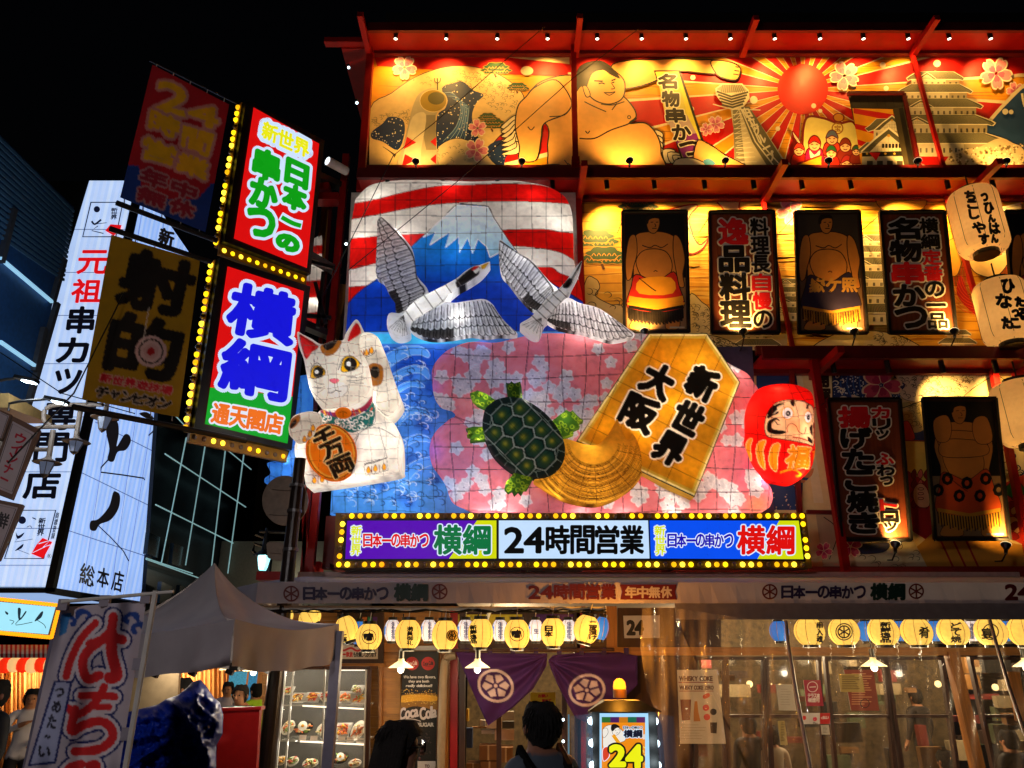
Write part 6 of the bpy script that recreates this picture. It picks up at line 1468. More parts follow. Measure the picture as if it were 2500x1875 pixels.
def big_lantern(cx, ytop, ybot, rpx, label, texts, Y=8.85):
 a_ = P(cx, ytop, Y); b_ = P(cx, ybot, Y); xc = (a_.x + b_.x) / 2; h = a_.z - b_.z; r = (P(cx + rpx, (ytop + ybot) / 2, Y) - P(cx, (ytop + ybot) / 2, Y)).x
 t = thing('big_paper_lantern', label, 'paper lantern', (xc, Y, b_.z), 'big paper lanterns at the right'); c = Vector((xc, Y, b_.z))
 m = MB(); pr = []; n = 26
 for k in range(n + 1): v = k / n; e = min(v, 1 - v) / .16; rr = r * (.62 + .38 * sqrt(max(0, 1 - (1 - min(1, e)) ** 2))); pr.append((rr * (1 + .008 * (k % 2)), h * v))
 m.lathe(c, pr, 24); m.build('paper_body', 'big_lantern_paper', t, smooth=False)
 for z0, z1_ in ((h - .01, h + .05), (-.05, .01)): m = MB(); m.lathe(c, [(.001, z0), (r * .5, z0), (r * .5, z1_), (.001, z1_)], 18); m.build('ring', 'black_plastic', t)
 m = MB(); m.cyl(c + Vector((0, 0, h + .05)), c + Vector((0, 0, h + .3)), .01, n=6); m.build('chain', 'black_steel', t)
 m = MB()
 for k in range(8):
  th = 2 * pi * k / 8 + .3; m.tube([c + Vector((cos(th), sin(th), 0)) * (q[0] + .003) + Vector((0, 0, q[1])) for q in pr[::2]], .004, 4)
 tag(m.build('rib', 'dark_wood', t), kind='stuff')
 ar = Art(Can((xc, Y, 0), r * 1.012), .004, T=C3, sub=9)
 for ch, q, bo in texts: ar.char(ch, q, '#120c08', bo)
 ar.build('lettering', 'print', t); point('lamp', c + Vector((0, 0, h * .35)), 3, (1, .7, .35), .05, t)
big_lantern(2387, 470, 617, 56, 'uppermost big paper lantern with black brush characters on its chain', [(c, vq(*q, 10), 6) for c, q in (('ち', (290, 185, 355, 245)), ('こ', (305, 252, 370, 300)), ('し', (318, 310, 380, 370)), ('や', (340, 395, 425, 465)), ('す', (385, 475, 450, 540)), ('っ', (400, 200, 440, 250)), ('ひ', (420, 262, 480, 335)), ('ん', (445, 345, 490, 390)), ('は', (455, 400, 520, 470)), ('ん', (465, 478, 508, 530)))])
big_lantern(2452, 690, 838, 58, 'middle big paper lantern with large black brush characters at the right border', [(c, vq(*q, 10), 7) for c, q in (('ひ', (540, 780, 620, 870)), ('な', (500, 880, 600, 970)), ('っ', (610, 985, 650, 1030)), ('た', (540, 1035, 600, 1110)), ('こ', (600, 1045, 655, 1105)), ('た', (630, 900, 685, 960)), ('る', (650, 975, 700, 1050)))], Y=8.8)
big_lantern(2505, 935, 1085, 66, 'lowest big paper lantern at the right border beside the crossed arms picture', [], Y=8.7)
# thin cable sagging across the facade
for k, (pts, lb) in enumerate([([(1330, 65, 8.2), (1230, 150, 8.1), (1060, 300, 8.0), (960, 380, 7.9), (790, 720, 7.6)], 'thin black cable running from the top eave down across the striped lantern'), ([(1560, 70, 8.4), (1400, 190, 8.3), (1120, 440, 8.1), (850, 660, 7.7)], 'thin black cable crossing the wrestler mural diagonally'),
                           ([(300, 720, 6.5), (180, 960, 6), (20, 1130, 5.4)], 'thin black wire behind the yellow flag'), ([(0, 860, 9), (150, 960, 9.5), (330, 1010, 10)], 'thin cable hanging over the left street lamp')]):
 m = MB(); m.tube([P(*p) for p in pts], .006 if k < 2 else .008, 5); tag(m.build('cable', 'black_plastic', None), lb, 'cable')
# ================================================================ across the street at the left
C5 = (0, 920, 3.607); C2 = (600, 1150, 5.927)
A93 = radians(93)
cor = P(230, 940, 16.0); PR = Plane(cor, A93); YF = 16.0
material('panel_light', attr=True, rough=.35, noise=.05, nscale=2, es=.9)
it = thing('tower_sign', 'tall pale blue lit corner tower sign with brush characters beside the street lamps', 'light box sign', (cor.x, YF, P(100, 1433, YF).z))
def stripes(a, x0, x1, y0, y1, n, sl):  # lighter bands painted in as the glow of tubes behind the panel
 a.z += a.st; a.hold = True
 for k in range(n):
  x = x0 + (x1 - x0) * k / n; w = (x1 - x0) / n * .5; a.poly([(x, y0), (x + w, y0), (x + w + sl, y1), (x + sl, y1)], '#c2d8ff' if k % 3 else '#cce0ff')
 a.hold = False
ffq = [(218, 441), (340, 441), (122, 1433), (-80, 1432)]
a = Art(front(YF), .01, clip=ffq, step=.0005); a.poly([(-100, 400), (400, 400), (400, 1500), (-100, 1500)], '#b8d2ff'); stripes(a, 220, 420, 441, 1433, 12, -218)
for y in (560, 665, 770, 888, 1018, 1152, 1290, 1380): a.line([(-80, y), (400, y)], 1.6, '#4a5a84')
a.char('元', vq(195, 612, 268, 668, -8), '#e01018', 1.8); a.char('祖', vq(180, 682, 250, 738, -8), '#e01018', 1.8)
for ch, q in (('串', (170, 750, 233, 812)), ('カ', (145, 826, 218, 884)), ('ツ', (138, 902, 200, 960)), ('専', (115, 980, 188, 1048)), ('門', (90, 1058, 168, 1126)), ('店', (64, 1150, 148, 1216))): a.char(ch, vq(*q, -8), '#0a0a12', 2.6)
for L4 in ([(222, 494), (300, 494), (283, 578), (202, 578)], tz(C5, [(180, 1175), (490, 1175), (385, 1600), (40, 1600)])): a.line(L4, 3.4, '#10142c', True)
a.T = C5; a.disc(195, 1262, 34, '#10142c'); a.line([(285, 1240), (318, 1255)], 14, '#10142c', taper=True); a.line([(235, 1325), (265, 1312), (280, 1330)], 6, '#10142c', smooth=3); a.shape([(138, 1365), (160, 1400), (215, 1370), (190, 1410), (150, 1425)], '#10142c', 3); a.line([(150, 1425), (130, 1455), (290, 1428)], 4, '#10142c'); a.shape([(205, 1470), (190, 1510), (130, 1532)], '#10142c', 3); a.line([(150, 1520), (260, 1562)], 4, '#10142c')
a.text('新世界', vq(345, 1240, 405, 1400, -22), '#10142c', 2, vert=True); a.text('商標登録', vq(495, 1190, 525, 1430, -48), '#10142c', 1, vert=True)
a.poly([(375, 1418), (460, 1455), (380, 1600), (275, 1558), (320, 1480)], '#e0141c'); a.line([(340, 1470), (440, 1440), (380, 1500), (445, 1480)], 8, '#c8dcff'); a.line([(285, 1550), (400, 1495)], 5, '#c8dcff'); a.ring(435, 1578, 17, 3, '#10142c'); a.char('R', vq(428, 1568, 442, 1588), '#10142c', 1); a.T = None
a.T = Z1; a.disc(613, 1065, 20, '#10142c'); a.line([(580, 1140), (600, 1160), (640, 1130)], 12, '#10142c', smooth=3); a.line([(595, 1160), (675, 1150)], 4, '#10142c'); a.line([(620, 1170), (580, 1200), (655, 1218)], 6, '#10142c'); a.text('新世界', vq(705, 1055, 745, 1130, -6), '#10142c', 1, vert=True); a.poly([(700, 1160), (770, 1165), (760, 1200), (720, 1232), (665, 1200)], '#e0141c'); a.T = None
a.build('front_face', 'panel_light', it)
rfq = [(342, 443), (478, 640), (341, 1468), (126, 1434)]
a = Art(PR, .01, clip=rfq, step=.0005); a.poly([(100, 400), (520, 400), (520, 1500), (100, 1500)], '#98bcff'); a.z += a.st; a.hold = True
for k in range(20): x = 130 + 11 * k; a.poly([(x, 1470), (x + 6, 1470), (x + 6 + 190, 500 + 2 * k), (x + 190, 500 + 2 * k)], '#b4d0ff' if k % 2 else '#a8c8ff')  # side face: tube glow painted as lighter slanting bands
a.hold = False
for p, q in (((330, 640), (470, 760)), ((270, 910), (440, 1010)), ((193, 1151), (376, 1240)), ((160, 1293), (357, 1358)), ((300, 770), (460, 880)), ((232, 1030), (420, 1125))): a.line([p, q], 1.8, '#40507a')
for p, q in (((400, 540), (270, 1450)), ((440, 600), (300, 1460)), ((352, 480), (200, 1445))): a.line([p, q], 1.2, '#5c70a0')
a.T = Z2; K = '#14100e'
a.shape([(680, 762), (740, 748), (752, 820), (738, 905), (760, 875), (790, 830), (820, 838), (827, 880), (795, 930), (745, 942), (718, 1002), (680, 990), (692, 920), (672, 820)], K, 4); a.line([(690, 985), (640, 1040), (638, 1070), (780, 1088), (910, 1108), (915, 1120)], 9, K)
a.shape([(735, 1193), (760, 1220), (750, 1300), (700, 1372), (632, 1400), (605, 1440), (570, 1432), (574, 1380), (622, 1366), (688, 1290), (715, 1200)], K, 4); a.line([(622, 1408), (700, 1482), (780, 1568), (815, 1632)], 7, K); a.shape([(880, 700), (930, 690), (975, 730), (940, 735)], K, 3); a.line([(975, 740), (975, 800), (940, 838)], 8, K, smooth=3)
a.T = Y2
for ch, q in (('総', ((640, 40), (748, 80), (735, 240), (622, 205))), ('本', ((775, 75), (862, 100), (850, 250), (758, 225))), ('店', ((900, 100), (978, 122), (955, 280), (872, 255)))): a.char(ch, q, K, 3)
a.T = Z1; a.char('新', ((1020, 1178), (1105, 1215), (1092, 1305), (1000, 1270)), K, 5); a.T = None
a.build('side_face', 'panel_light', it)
m = MB(); zc = P(100, 1433, YF).z; zt_ = P(300, 441, YF).z
for x_, y_ in ((cor.x, YF),): m.bbox(x_ - .06, x_ + .1, y_ - .05, y_ + .1, zc - .1, zt_)
m.bbox(cor.x - 2.6, cor.x + .1, YF - .05, YF + .05, zc - .12, zc - .02); m.build('edge_frame', 'black_steel', it)
m = MB(); e_ = PR(341, 1468, 0); m.beam(cor + Vector((0, 0, zc - .07 - cor.z)), Vector((e_.x, e_.y, zc - .07)), .12, .12); m.build('edge_frame', 'black_steel', it)
m = MB(); m.add([(cor.x - 2.5, YF, zc - .01), (cor.x, YF, zc - .01), (e_.x, e_.y, zc - .01), (e_.x - 3, e_.y, zc - .01)], [(0, 1, 2, 3)], '#9ab8e8'); m.build('glowing_soffit', 'panel_light', it, cols=True)  # underside is no lamp; its lit look is put in as emission
m = MB(); fl0 = P(218, 441, YF); m.prism([(cor.x - .01, YF + .02, zc), (cor.x - 2.4, YF + .02, zc), (cor.x - 2.4, YF + 5, zc), (e_.x - .05, e_.y, zc)], (0, 0, zt_ - zc)); m.build('body', 'dark_wall', it)
# dark blue office block at the far left
ob = thing('office_block', 'dark blue ribbed building with thin light strips at the far left', 'building', (P(60, 900, 9).x, 9, 0)); PO = Plane(P(60, 800, 11.5), A93)
oq = [(-120, 212), (181, 506), (66, 1020), (-160, 900)]
m = MB(); m.prism([PO(*c) for c in oq], (-2, 0, 0)); m.build('wall', material('blue_wall', '#2c5484', .5, noise=.2), ob)
for k in range(16): m = MB(); y = 18 * k; m.beam(PO(-110, 232 + y, .03), PO(180 - k * 1.6, 516 + y * .62, .03), .03, .05); m.build('siding_rib', material('rib_blue', '#4c7494', .5), ob)
for p, q in (((0, 630), (127, 737)), ((0, 834), (87, 894))): m = MB(); m.beam(PO(*p, .06), PO(*q, .06), .05); m.build('light_strip', material('strip_light', '#9ad4f0', emit='#9ad0f0', es=.8, noise=0), ob)
for p, q in (((34, 510), (2, 640)), ((157, 632), (128, 738)), ((140, 740), (62, 1010)), ((108, 800), (84, 905))): m = MB(); m.beam(PO(*p, .05), PO(*q, .05), .09); m.build('mullion', 'grey_steel', ob)
m = MB(); m.prism([PO(x, y, .1) for x, y in ((-40, 960), (0, 980), (72, 1018), (70, 1034), (0, 1010), (-40, 995))], (.4, 0, 0)); m.build('cornice', material('cornice_beige', '#b89860', .6), ob)
# neon grid building
nb = thing('neon_grid_building', 'dark building covered by a grid of thin white cyan neon tubes', 'building', (P(400, 1500, 18).x, 18, 0)); PN = Plane(P(380, 1232, 18), A93)
m = MB(); m.prism([PN(x, y, -.3) for x, y in ((400, 800), (640, 1010), (600, 1520), (350, 1520))], (-.1, 0, 0)); m.build('wall', material('night_wall', '#141c26', .35), nb)
material('neon', '#c8ffff', emit='#8ab4b8', es=.6, noise=0)
for i, (p, q) in enumerate((((534, 1081), (613, 1146)), ((403, 1108), (600, 1238)), ((380, 1232), (585, 1334)), ((357, 1363), (470, 1400)), ((455, 1068), (393, 1380)), ((502, 1080), (453, 1380)), ((550, 1100), (511, 1430)), ((596, 1104), (556, 1400)), ((424, 1010), (470, 1060)), ((357, 1365), (560, 1438)))):
 m = MB(); s_ = PN(*p, .1); e2 = PN(*q, .1); m.tube([s_, (s_ + e2) / 2, e2], [.014 * s_.y / 18 + .004, .014 * (s_.y + e2.y) / 36, .014 * e2.y / 18], 6); m.build('neon_tube', 'neon', nb)
for k, (x, y) in enumerate(((365, 1300), (425, 1325), (395, 1420), (440, 1428))):
 m = MB(); m.prism([PN(x, y, .02), PN(x + 26, y + 12, .02), PN(x + 20, y + 62, .02), PN(x - 6, y + 52, .02)], (-.1, 0, 0)); m.build('window', material('window_dark', '#1c3444', .2, spec=.8), nb)
# wood framed menu signs at the left border
PS = Plane(P(40, 1130, 7.5), radians(28))
def wsign(label, q, txt, tq, col):
 t = thing('menu_sign', label, 'sign', tuple(PS(*t1(C5, *q[3]))), 'framed menu signs at the left border'); qq = tz(C5, q)
 m = MB(); m.prism([PS(x, y) for x, y in qq], (-.03, .08, 0)); m.build('frame', material('frame_wood', '#7a5c4c', .5), t)
 c = bil(qq, .5, .5); a = Art(PS, .006); a.poly([(c[0] + (x - c[0]) * .8, c[1] + (y - c[1]) * .88) for x, y in qq], '#cfc8d4'); a.line([(c[0] + (x - c[0]) * .72, c[1] + (y - c[1]) * .82) for x, y in qq], 1.5, '#2a2630', True)
 a.T = C5; a.text(txt, tq, col, 4, vert=True); a.build('print', 'print', t); return t
wsign('wood framed sign with red katakana beside the lamp post', [(112, 345), (352, 462), (105, 1078), (-130, 990)], 'ウインナー', ((150, 480), (240, 520), (50, 960), (-10, 930)), '#c8143c')
wsign('wood framed sign with a dark character below the red katakana sign', [(-120, 1060), (205, 1125), (-10, 1620), (-200, 1560)], '鮮', ((0, 1180), (90, 1210), (50, 1350), (-40, 1320)), '#3a3a44')
wsign('corner of a wood framed sign at the left border above the katakana sign', [(-90, 250), (105, 335), (20, 560), (-120, 500)], '生', ((-60, 340), (0, 360), (-10, 440), (-60, 430)), '#3a3a44')
# ornate street lamp
YL = 11.0
sl = thing('street_lamp', 'ornate grey street lamp with scrolled arm and three hexagonal lanterns', 'street lamp', (P(10, 1100, YL).x, YL, 0)); G = material('lamp_paint', '#7a6c60', .5)
q5 = lambda x, y, Y=YL: P(*t1(C5, x, y), Y)
m = MB(); b0 = q5(20, 640); m.cyl((b0.x, YL, 0), (b0.x, YL, q5(60, 420).z), .1); m.build('post', G, sl)
for pts, r in (([(30, 640), (330, 640), (420, 640)], .035), ([(330, 640), (262, 612), (238, 545), (262, 480), (340, 447), (500, 440), (665, 438)], .035), ([(450, 432), (395, 395), (385, 330), (415, 275), (500, 248), (700, 244), (905, 246)], .035),
               ([(0, 808), (90, 790), (165, 730), (200, 645)], .025), ([(0, 850), (110, 830), (200, 750), (225, 645)], .025), ([(0, 890), (140, 860), (230, 770), (250, 645)], .025)):
 m = MB(); m.tube([q5(*p) for p in sm(pts, 5, False)], r, 8); m.build('scroll_arm', G, sl)
for (xc, yt, yb, yp, xp) in ((392, 745, 895, 470, 468), (655, 565, 690, 300, 708), (905, 352, 495, 240, 940)):
 t_ = q5(xc, yt); b_ = q5(xc - 10, yb); h = t_.z - b_.z
 m = MB(); m.tube([q5(xp - 40 if xc != 905 else xp - 12, yt - 20), q5(xp, yp)], .04, 8); m.build('stem', G, sl)
 m = MB(); m.lathe(b_, [(.001, 0), (.02, .02), (.03, h * .1), (.055, h * .2), (.06, h * .24), (.001, h * .24)], 12); m.build('finial', G, sl)
 m = MB(); m.lathe(b_, [(.06, h * .24), (.115, h * .9), (.11, h * .92)], 6); m.build('glass', material('lamp_glass', '#9aa4b8', .3, emit='#7a88a8', es=.25), sl)
 for k in range(6): th = k * pi / 3; m = MB(); m.beam(b_ + Vector((.06 * cos(th), .06 * sin(th), h * .24)), b_ + Vector((.117 * cos(th), .117 * sin(th), h * .92)), .01); m.build('glazing_bar', G, sl)
 m = MB(); m.lathe(b_, [(.2, h * .9), (.21, h * .93), (.12, h * 1.05), (.05, h * 1.2), (.03, h * 1.35), (.001, h * 1.36)], 18); m.build('hood', G, sl)
for i, (pts, hd, lb) in enumerate((([(75, 300), (80, 235), (180, 215), (420, 195)], (500, 205), 'right one of two cool white modern street light heads'), ([(-40, 40), (60, 20), (130, 15)], (235, 22), 'left one of two cool white modern street light heads'))):
 t = thing('led_street_light', lb, 'street light', tuple(q5(*pts[0], 10.5)), 'modern street lights'); m = MB(); m.tube([q5(*p, 10.5) for p in pts], .022); m.build('arm', 'black_steel', t)
 c = q5(*hd, 10.4); m = MB(); m.box(c, (.34, .14, .05), ry=.2); m.build('head', 'black_plastic', t); m = MB(); m.box(c - Vector((-.05, .0, .045)), (.2, .1, .02), ry=.2); m.build('led_plate', 'bulb_cool', t)
 point('led_light', c - Vector((0, .05, .12)), 22, (.85, .93, 1), .1, t)
point('office_wall_fill', P(70, 700, 9.5), 30, (.5, .7, 1), .3, ob)  # point light without a fixture, added to brighten the office block
# pole with backs of road signs
YPo = 7.6; po = thing('utility_pole', 'dark steel pole with clamps beside the cat lantern', 'pole', (P(690, 1500, YPo).x, YPo, 0)); pt = P(733, 1120, YPo)
bx = P(677, 1618, YPo); m = MB(); m.cyl((bx.x, YPo, 0), (pt.x, YPo, pt.z), .095, .06, n=18); m.build('shaft', material('pole_brown', '#2a1f1a', .35, noise=.4, nscale=8), po)
for x, y in ((725, 1186), (719, 1248), (710, 1342)): c = P(x, y, YPo); m = MB(); m.cyl(c - Vector((0, 0, .015)), c + Vector((0, 0, .015)), .078, n=16); m.build('clamp', 'grey_steel', po)
for shp, lb, bars in (('round', 'back of a round road sign clamped to the pole', ((665, 1182, 712, 1196), (658, 1243, 706, 1257))), ('square', 'back of a small square road sign below the round one', ((662, 1338, 690, 1350),))):
 Ys = YPo + .12; mb = MB()
 if shp == 'round': out = [P(696 + 56 * cos(t), 1222 + 61 * sin(t), Ys) for t in [2 * pi * k / 40 for k in range(40)]]
 else: out = [P(*c, Ys) for c in sm([(654, 1324), (692, 1327), (694, 1345), (692, 1368), (656, 1363), (652, 1345)], 3)]
 t = thing('road_sign', lb, 'road sign', tuple(out[0])); mb.prism(out, (0, .015, 0)); mb.build('plate', material('sign_back', '#8a7868', .4, metal=.3, noise=.15), t)
 for b in bars: m = MB(); m.prism([P(b[0], b[1], Ys - .002), P(b[2], b[1] + 3, Ys - .002), P(b[2] - 1, b[3] + 3, Ys - .002), P(b[0] - 1, b[3], Ys - .002)], (0, -.03, 0)); m.build('rail', M('sign_back'), t)
# small lit lamp down the side street
t = thing('side_street_lamp', 'small hexagonal street lamp glowing cool white beyond the pole', 'street lamp', (P(642, 1400, 16).x, 16, 0)); c = P(641, 1392, 16); m = MB(); m.lathe(c, [(.08, 0), (.1, .05), (.15, .3)], 6); m.build('glass', material('glow_cool', '#bff', emit='#9fe8f4', es=1.2, noise=0), t)
m = MB(); m.lathe(c, [(.24, .3), (.08, .42), (.04, .9), (.001, .9)], 12); m.build('hood', 'black_steel', t)
for pts in ([(645, 1355), (645, 1335), (622, 1328), (617, 1345), (630, 1358), (645, 1360)], [(645, 1312), (625, 1305), (635, 1298), (700, 1300)]): m = MB(); m.tube([P(*p, 16) for p in pts], .04); m.build('scroll_arm', 'black_steel', t)
m = MB(); m.cyl((P(661, 1400, 16.3).x, 16.3, 0), P(661, 1340, 16.3), .06); m.build('post', 'black_steel', t); point('lamp', c + Vector((0, -.2, .15)), 12, (.7, .95, 1), .1, t)
t = thing('distant_wall', 'grey wall catching lamp light beyond the pole in the side street', 'wall', (-6, 24, 0)); m = MB(); m.bbox(-9.5, -4.5, 24, 24.3, 0, 5.5); m.build('wall', material('grey_wall', '#8a8474', .8), t); point('wall_lamp', (-6.9, 23.2, 4.3), 15, (1, .95, .75), .1, t)
m = MB(); m.bbox(P(640, 1400, 8.9).x, P(700, 1400, 8.9).x, 8.7, 8.9, P(640, 1420, 8.9).z, P(640, 1400, 8.9).z); m.build('side_fascia', 'red_steel', bld)
# ---- shop under the tower sign
ls = thing('left_shop', 'shop with striped awning, orange lit curtains and red and white lanterns at the left', 'building', (P(60, 1700, 14).x, 14, 0)); YS = 14.0
m = MB(); m.bbox(-14, -2.6, YS + 1.2, YS + 5, 0, P(100, 1600, YS).z); m.build('back_wall', material('warm_wall', '#b88850', .8), ls)
lsq = tz(Y2, [(-40, 318), (470, 372), (402, 640), (-40, 600)])
a = Art(front(YS - .6), .03); c = bil(lsq, .5, .5); a.poly([(c[0] + (x - c[0]) * .88, c[1] + (y - c[1]) * .8) for x, y in lsq], '#a8ecff'); a.T = Y2; K = '#20303c'
for pts in ([(40, 425), (65, 440), (60, 455), (45, 445)], [(140, 405), (165, 410), (160, 480), (200, 425), (205, 440), (150, 500)], [(320, 435), (340, 430), (325, 475), (280, 505), (275, 495)]): a.shape(pts, K, 3)
for pts in ([(75, 495), (110, 505), (90, 530)], [(150, 495), (125, 535), (255, 512)], [(290, 495), (345, 530), (360, 560)]): a.line(pts, 5, K, smooth=3)
a.build('sign_face', 'lightbox', ls); m = MB(); m.prism([P(x, y, YS - .6) for x, y in lsq], (0, .3, 0)); m.build('sign_box', material('bulb_frame_paint'), ls)
for i in range(4):
 p0, p1 = lsq[i], lsq[(i + 1) % 4]; n = (22, 13, 22, 3)[i]
 for k in range(n): bulb(ls, P(p0[0] + (p1[0] - p0[0]) * (k + .5) / n, p0[1] + (p1[1] - p0[1]) * (k + .5) / n + (2.5 if i == 0 else -2.5 if i == 2 else 0), YS - .64), .035, 'bulb_orange')
for k in range(26): x0 = -20 + k * 5.6; m = MB(); v = [P(x0, 1574, YS - .5), P(x0 + 5.6, 1574, YS - .5), P(x0 + 5.2, 1596, YS - .9), P(x0 - .4, 1596, YS - .9), P(x0 + 5.2, 1606, YS - .9), P(x0 - .4, 1606, YS - .9)]; m.add(v, [(0, 1, 2, 3), (3, 2, 4, 5)]); m.build('awning_stripe', material(('awn_red', 'awn_white')[k % 2], ('#b01c2c', '#d8d0d0')[k % 2], .8), ls)
for k in range(34): x = -30 + 22 * k; m = MB(); c = P(x, 1622 + (k % 3), YS + .3); m.ball(c, .13 if x < 140 else .06, 10, 6, sz=1.1); m.build('small_lantern', material(('glow_red', 'glow_cream')[k % 2], ('#ff3010', '#ffd8a0')[k % 2], emit=('#ff3010', '#ffc880')[k % 2], es=.8), ls, smooth=True)
R_ = random.Random(2); vs = []; fs = []; n = 220
for k in range(n + 1):
 x = -40 + 640 * k / n; yy = YS + .6 + .05 * sin(k * 1.7) + .03 * sin(k * .6); vs += [P(x, 1620, yy), P(x, 1900, yy)]
fs = [(2 * k, 2 * k + 1, 2 * k + 3, 2 * k + 2) for k in range(n)]
mesh_obj('curtain', vs, fs, material('curtain', '#d0a468', .5, trans=.6), ls)
for x, w, c_ in ((543, 42, '#5ab8d8'), (592, 20, '#48a0d0')): m = MB(); m.bbox(P(x, 1700, YS).x, P(x + w, 1700, YS).x, YS + .2, YS + .25, P(x, 1760, YS).z, P(x, 1640, YS).z); m.build('lit_menu', material('menu' + str(x), c_, emit=c_, es=.4, noise=.35, nscale=30), ls)
for x in (90, 300, 480): point('shop_light', P(x, 1650, YS + .95), 60, (1, .7, .4), .15, ls)
# ================================================================ white awning with lettering
Z9 = (750, 1470, 2.949); YA = 7.35
aw = thing('awning', 'long white fabric awning with dark printed characters along the whole shop front', 'awning', tuple(P(1500, 1473, YA)))
material('awning_cloth', '#a8a0a8', .8, noise=.1, nscale=3, trans=.1)
zt1 = P(1500, 1422, YA).z; zb1 = P(1500, 1473, YA).z; zk = P(1500, 1407, YA + 1.6).z; xl = P(630, 1422, YA).x; xr = P(2500, 1422, YA).x + 1
m = MB(); R_ = random.Random(1); nx = 140
for i in range(nx + 1):
 x = xl + (xr - xl) * i / nx; w = .006 * sin(i * .8) + .004 * sin(i * 2.1); m.v += [Vector((x, YA, zt1)), Vector((x, YA + w, zb1)), Vector((x, YA + 1.6, zk))]
 if i: k = 3 * i; m.f += [(k - 3, k - 2, k + 1, k), (k - 1, k - 3, k, k + 2)]
m.c = [(.5, .5, .5)] * len(m.v); m.build('canopy', 'awning_cloth', aw)
m = MB(); m.add([(xl, YA, zt1), (xl, YA, zb1), (xl, YA + 1.6, zb1), (xl, YA + 1.6, zk)], [(0, 1, 2, 3)]); m.add([P(578, 1434, YA + 1.2), (xl, YA, zt1), (xl, YA, zb1), P(612, 1474, YA + 1.2)], [(0, 1, 2, 3)]); m.build('side_flap', 'awning_cloth', aw)
m = MB(); m.bbox(xl - .05, xr, YA + 1.5, YA + 1.62, zk - .02, zk + .04); m.build('back_rail', material('rail_pink', '#c8a8a0', .5), aw)
m = MB(); m.bbox(P(1650, 1480, YA).x, xr, YA + .02, YA + .05, P(1500, 1512, YA).z, zb1 + .01); m.build('lower_flap', material('flap', '#6c666c', .8, trans=.1), aw)
def wheel(a, x, y, r, col, sx=1.):
 a.ring(x, y, r * .88 * sx, r * .2, col, ry=r * .88); a.disc(x, y, r * .15 * sx, col)
 for k in range(6):
  t = k * pi / 3 + .5; a.line([(x + r * .1 * cos(t) * sx, y + r * .1 * sin(t)), (x + r * .4 * cos(t) * sx, y + r * .4 * sin(t)), (x + r * .85 * cos(t) * sx, y + r * .85 * sin(t))], r * .2, col)
a = Art(front(YA), .015, T=Y3)
wheel(a, 680, 288, 64, '#5a0e14'); a.text('日本一の串かつ', vq(772, 240, 1445, 334), '#1a1040', 5); a.text('横綱', vq(1488, 215, 1755, 340), '#062a20', 8); wheel(a, 1847, 272, 64, '#5a0e14'); a.build('lettering', 'print', aw); a = Art(front(YA), .015)
a.T = Y7; a.text('24', vq(918, 338, 1022, 394), '#54090e', 2.5, wide=True); a.text('時間営業', vq(1024, 335, 1284, 396), '#54090e', 2.5); a.poly([(1298, 335), (1535, 335), (1528, 366), (1537, 398), (1300, 398), (1308, 366)], '#54090e'); a.text('年中無休', vq(1320, 344, 1516, 390), '#a8a0a0', 2); a.build('lettering', 'print', aw); a = Art(front(YA), .015)
a.T = Y6; wheel(a, 100, 152, 66, '#5a0e14'); a.text('日本一の串かつ', vq(195, 105, 898, 205), '#1a1040', 5); a.text('横綱', vq(935, 86, 1226, 216), '#062a20', 8); wheel(a, 1317, 148, 66, '#5a0e14'); a.build('lettering', 'print', aw); a = Art(front(YA), .015, T=Y6); a.text('24', vq(2055, 88, 2270, 216), '#5a0e14', 8, wide=True)
a.build('lettering', 'print', aw)
for x in (800, 1230, 1390): m = MB(); m.beam(P(x - 60, 1560, 7.9), P(x - 25, 1470, 7.7), .025) if x == 1230 else m.beam((P(x, 1480, 7.7).x, 7.5, zb1 + .02), (P(x, 1480, 7.7).x, 9, zb1 + .3), .03); m.build('strut', 'white_steel', aw)
m = MB(); m.beam(P(640, 1484, 7.55), P(1480, 1487, 7.55), .04); m.build('lantern_rail', 'white_steel', aw)
m = MB(); m.beam(P(1700, 1480, 7.6), P(2600, 1480, 7.6), .04); m.build('lantern_rail', 'white_steel', aw)
for k in range(3): m = MB(); m.tube([P(640 + 840 * i / 40, 1487 + 8 * abs(sin(i * (.5 + .1 * k) + k)), 7.5) for i in range(41)], .007, 5); m.build('wire', 'black_plastic', aw)
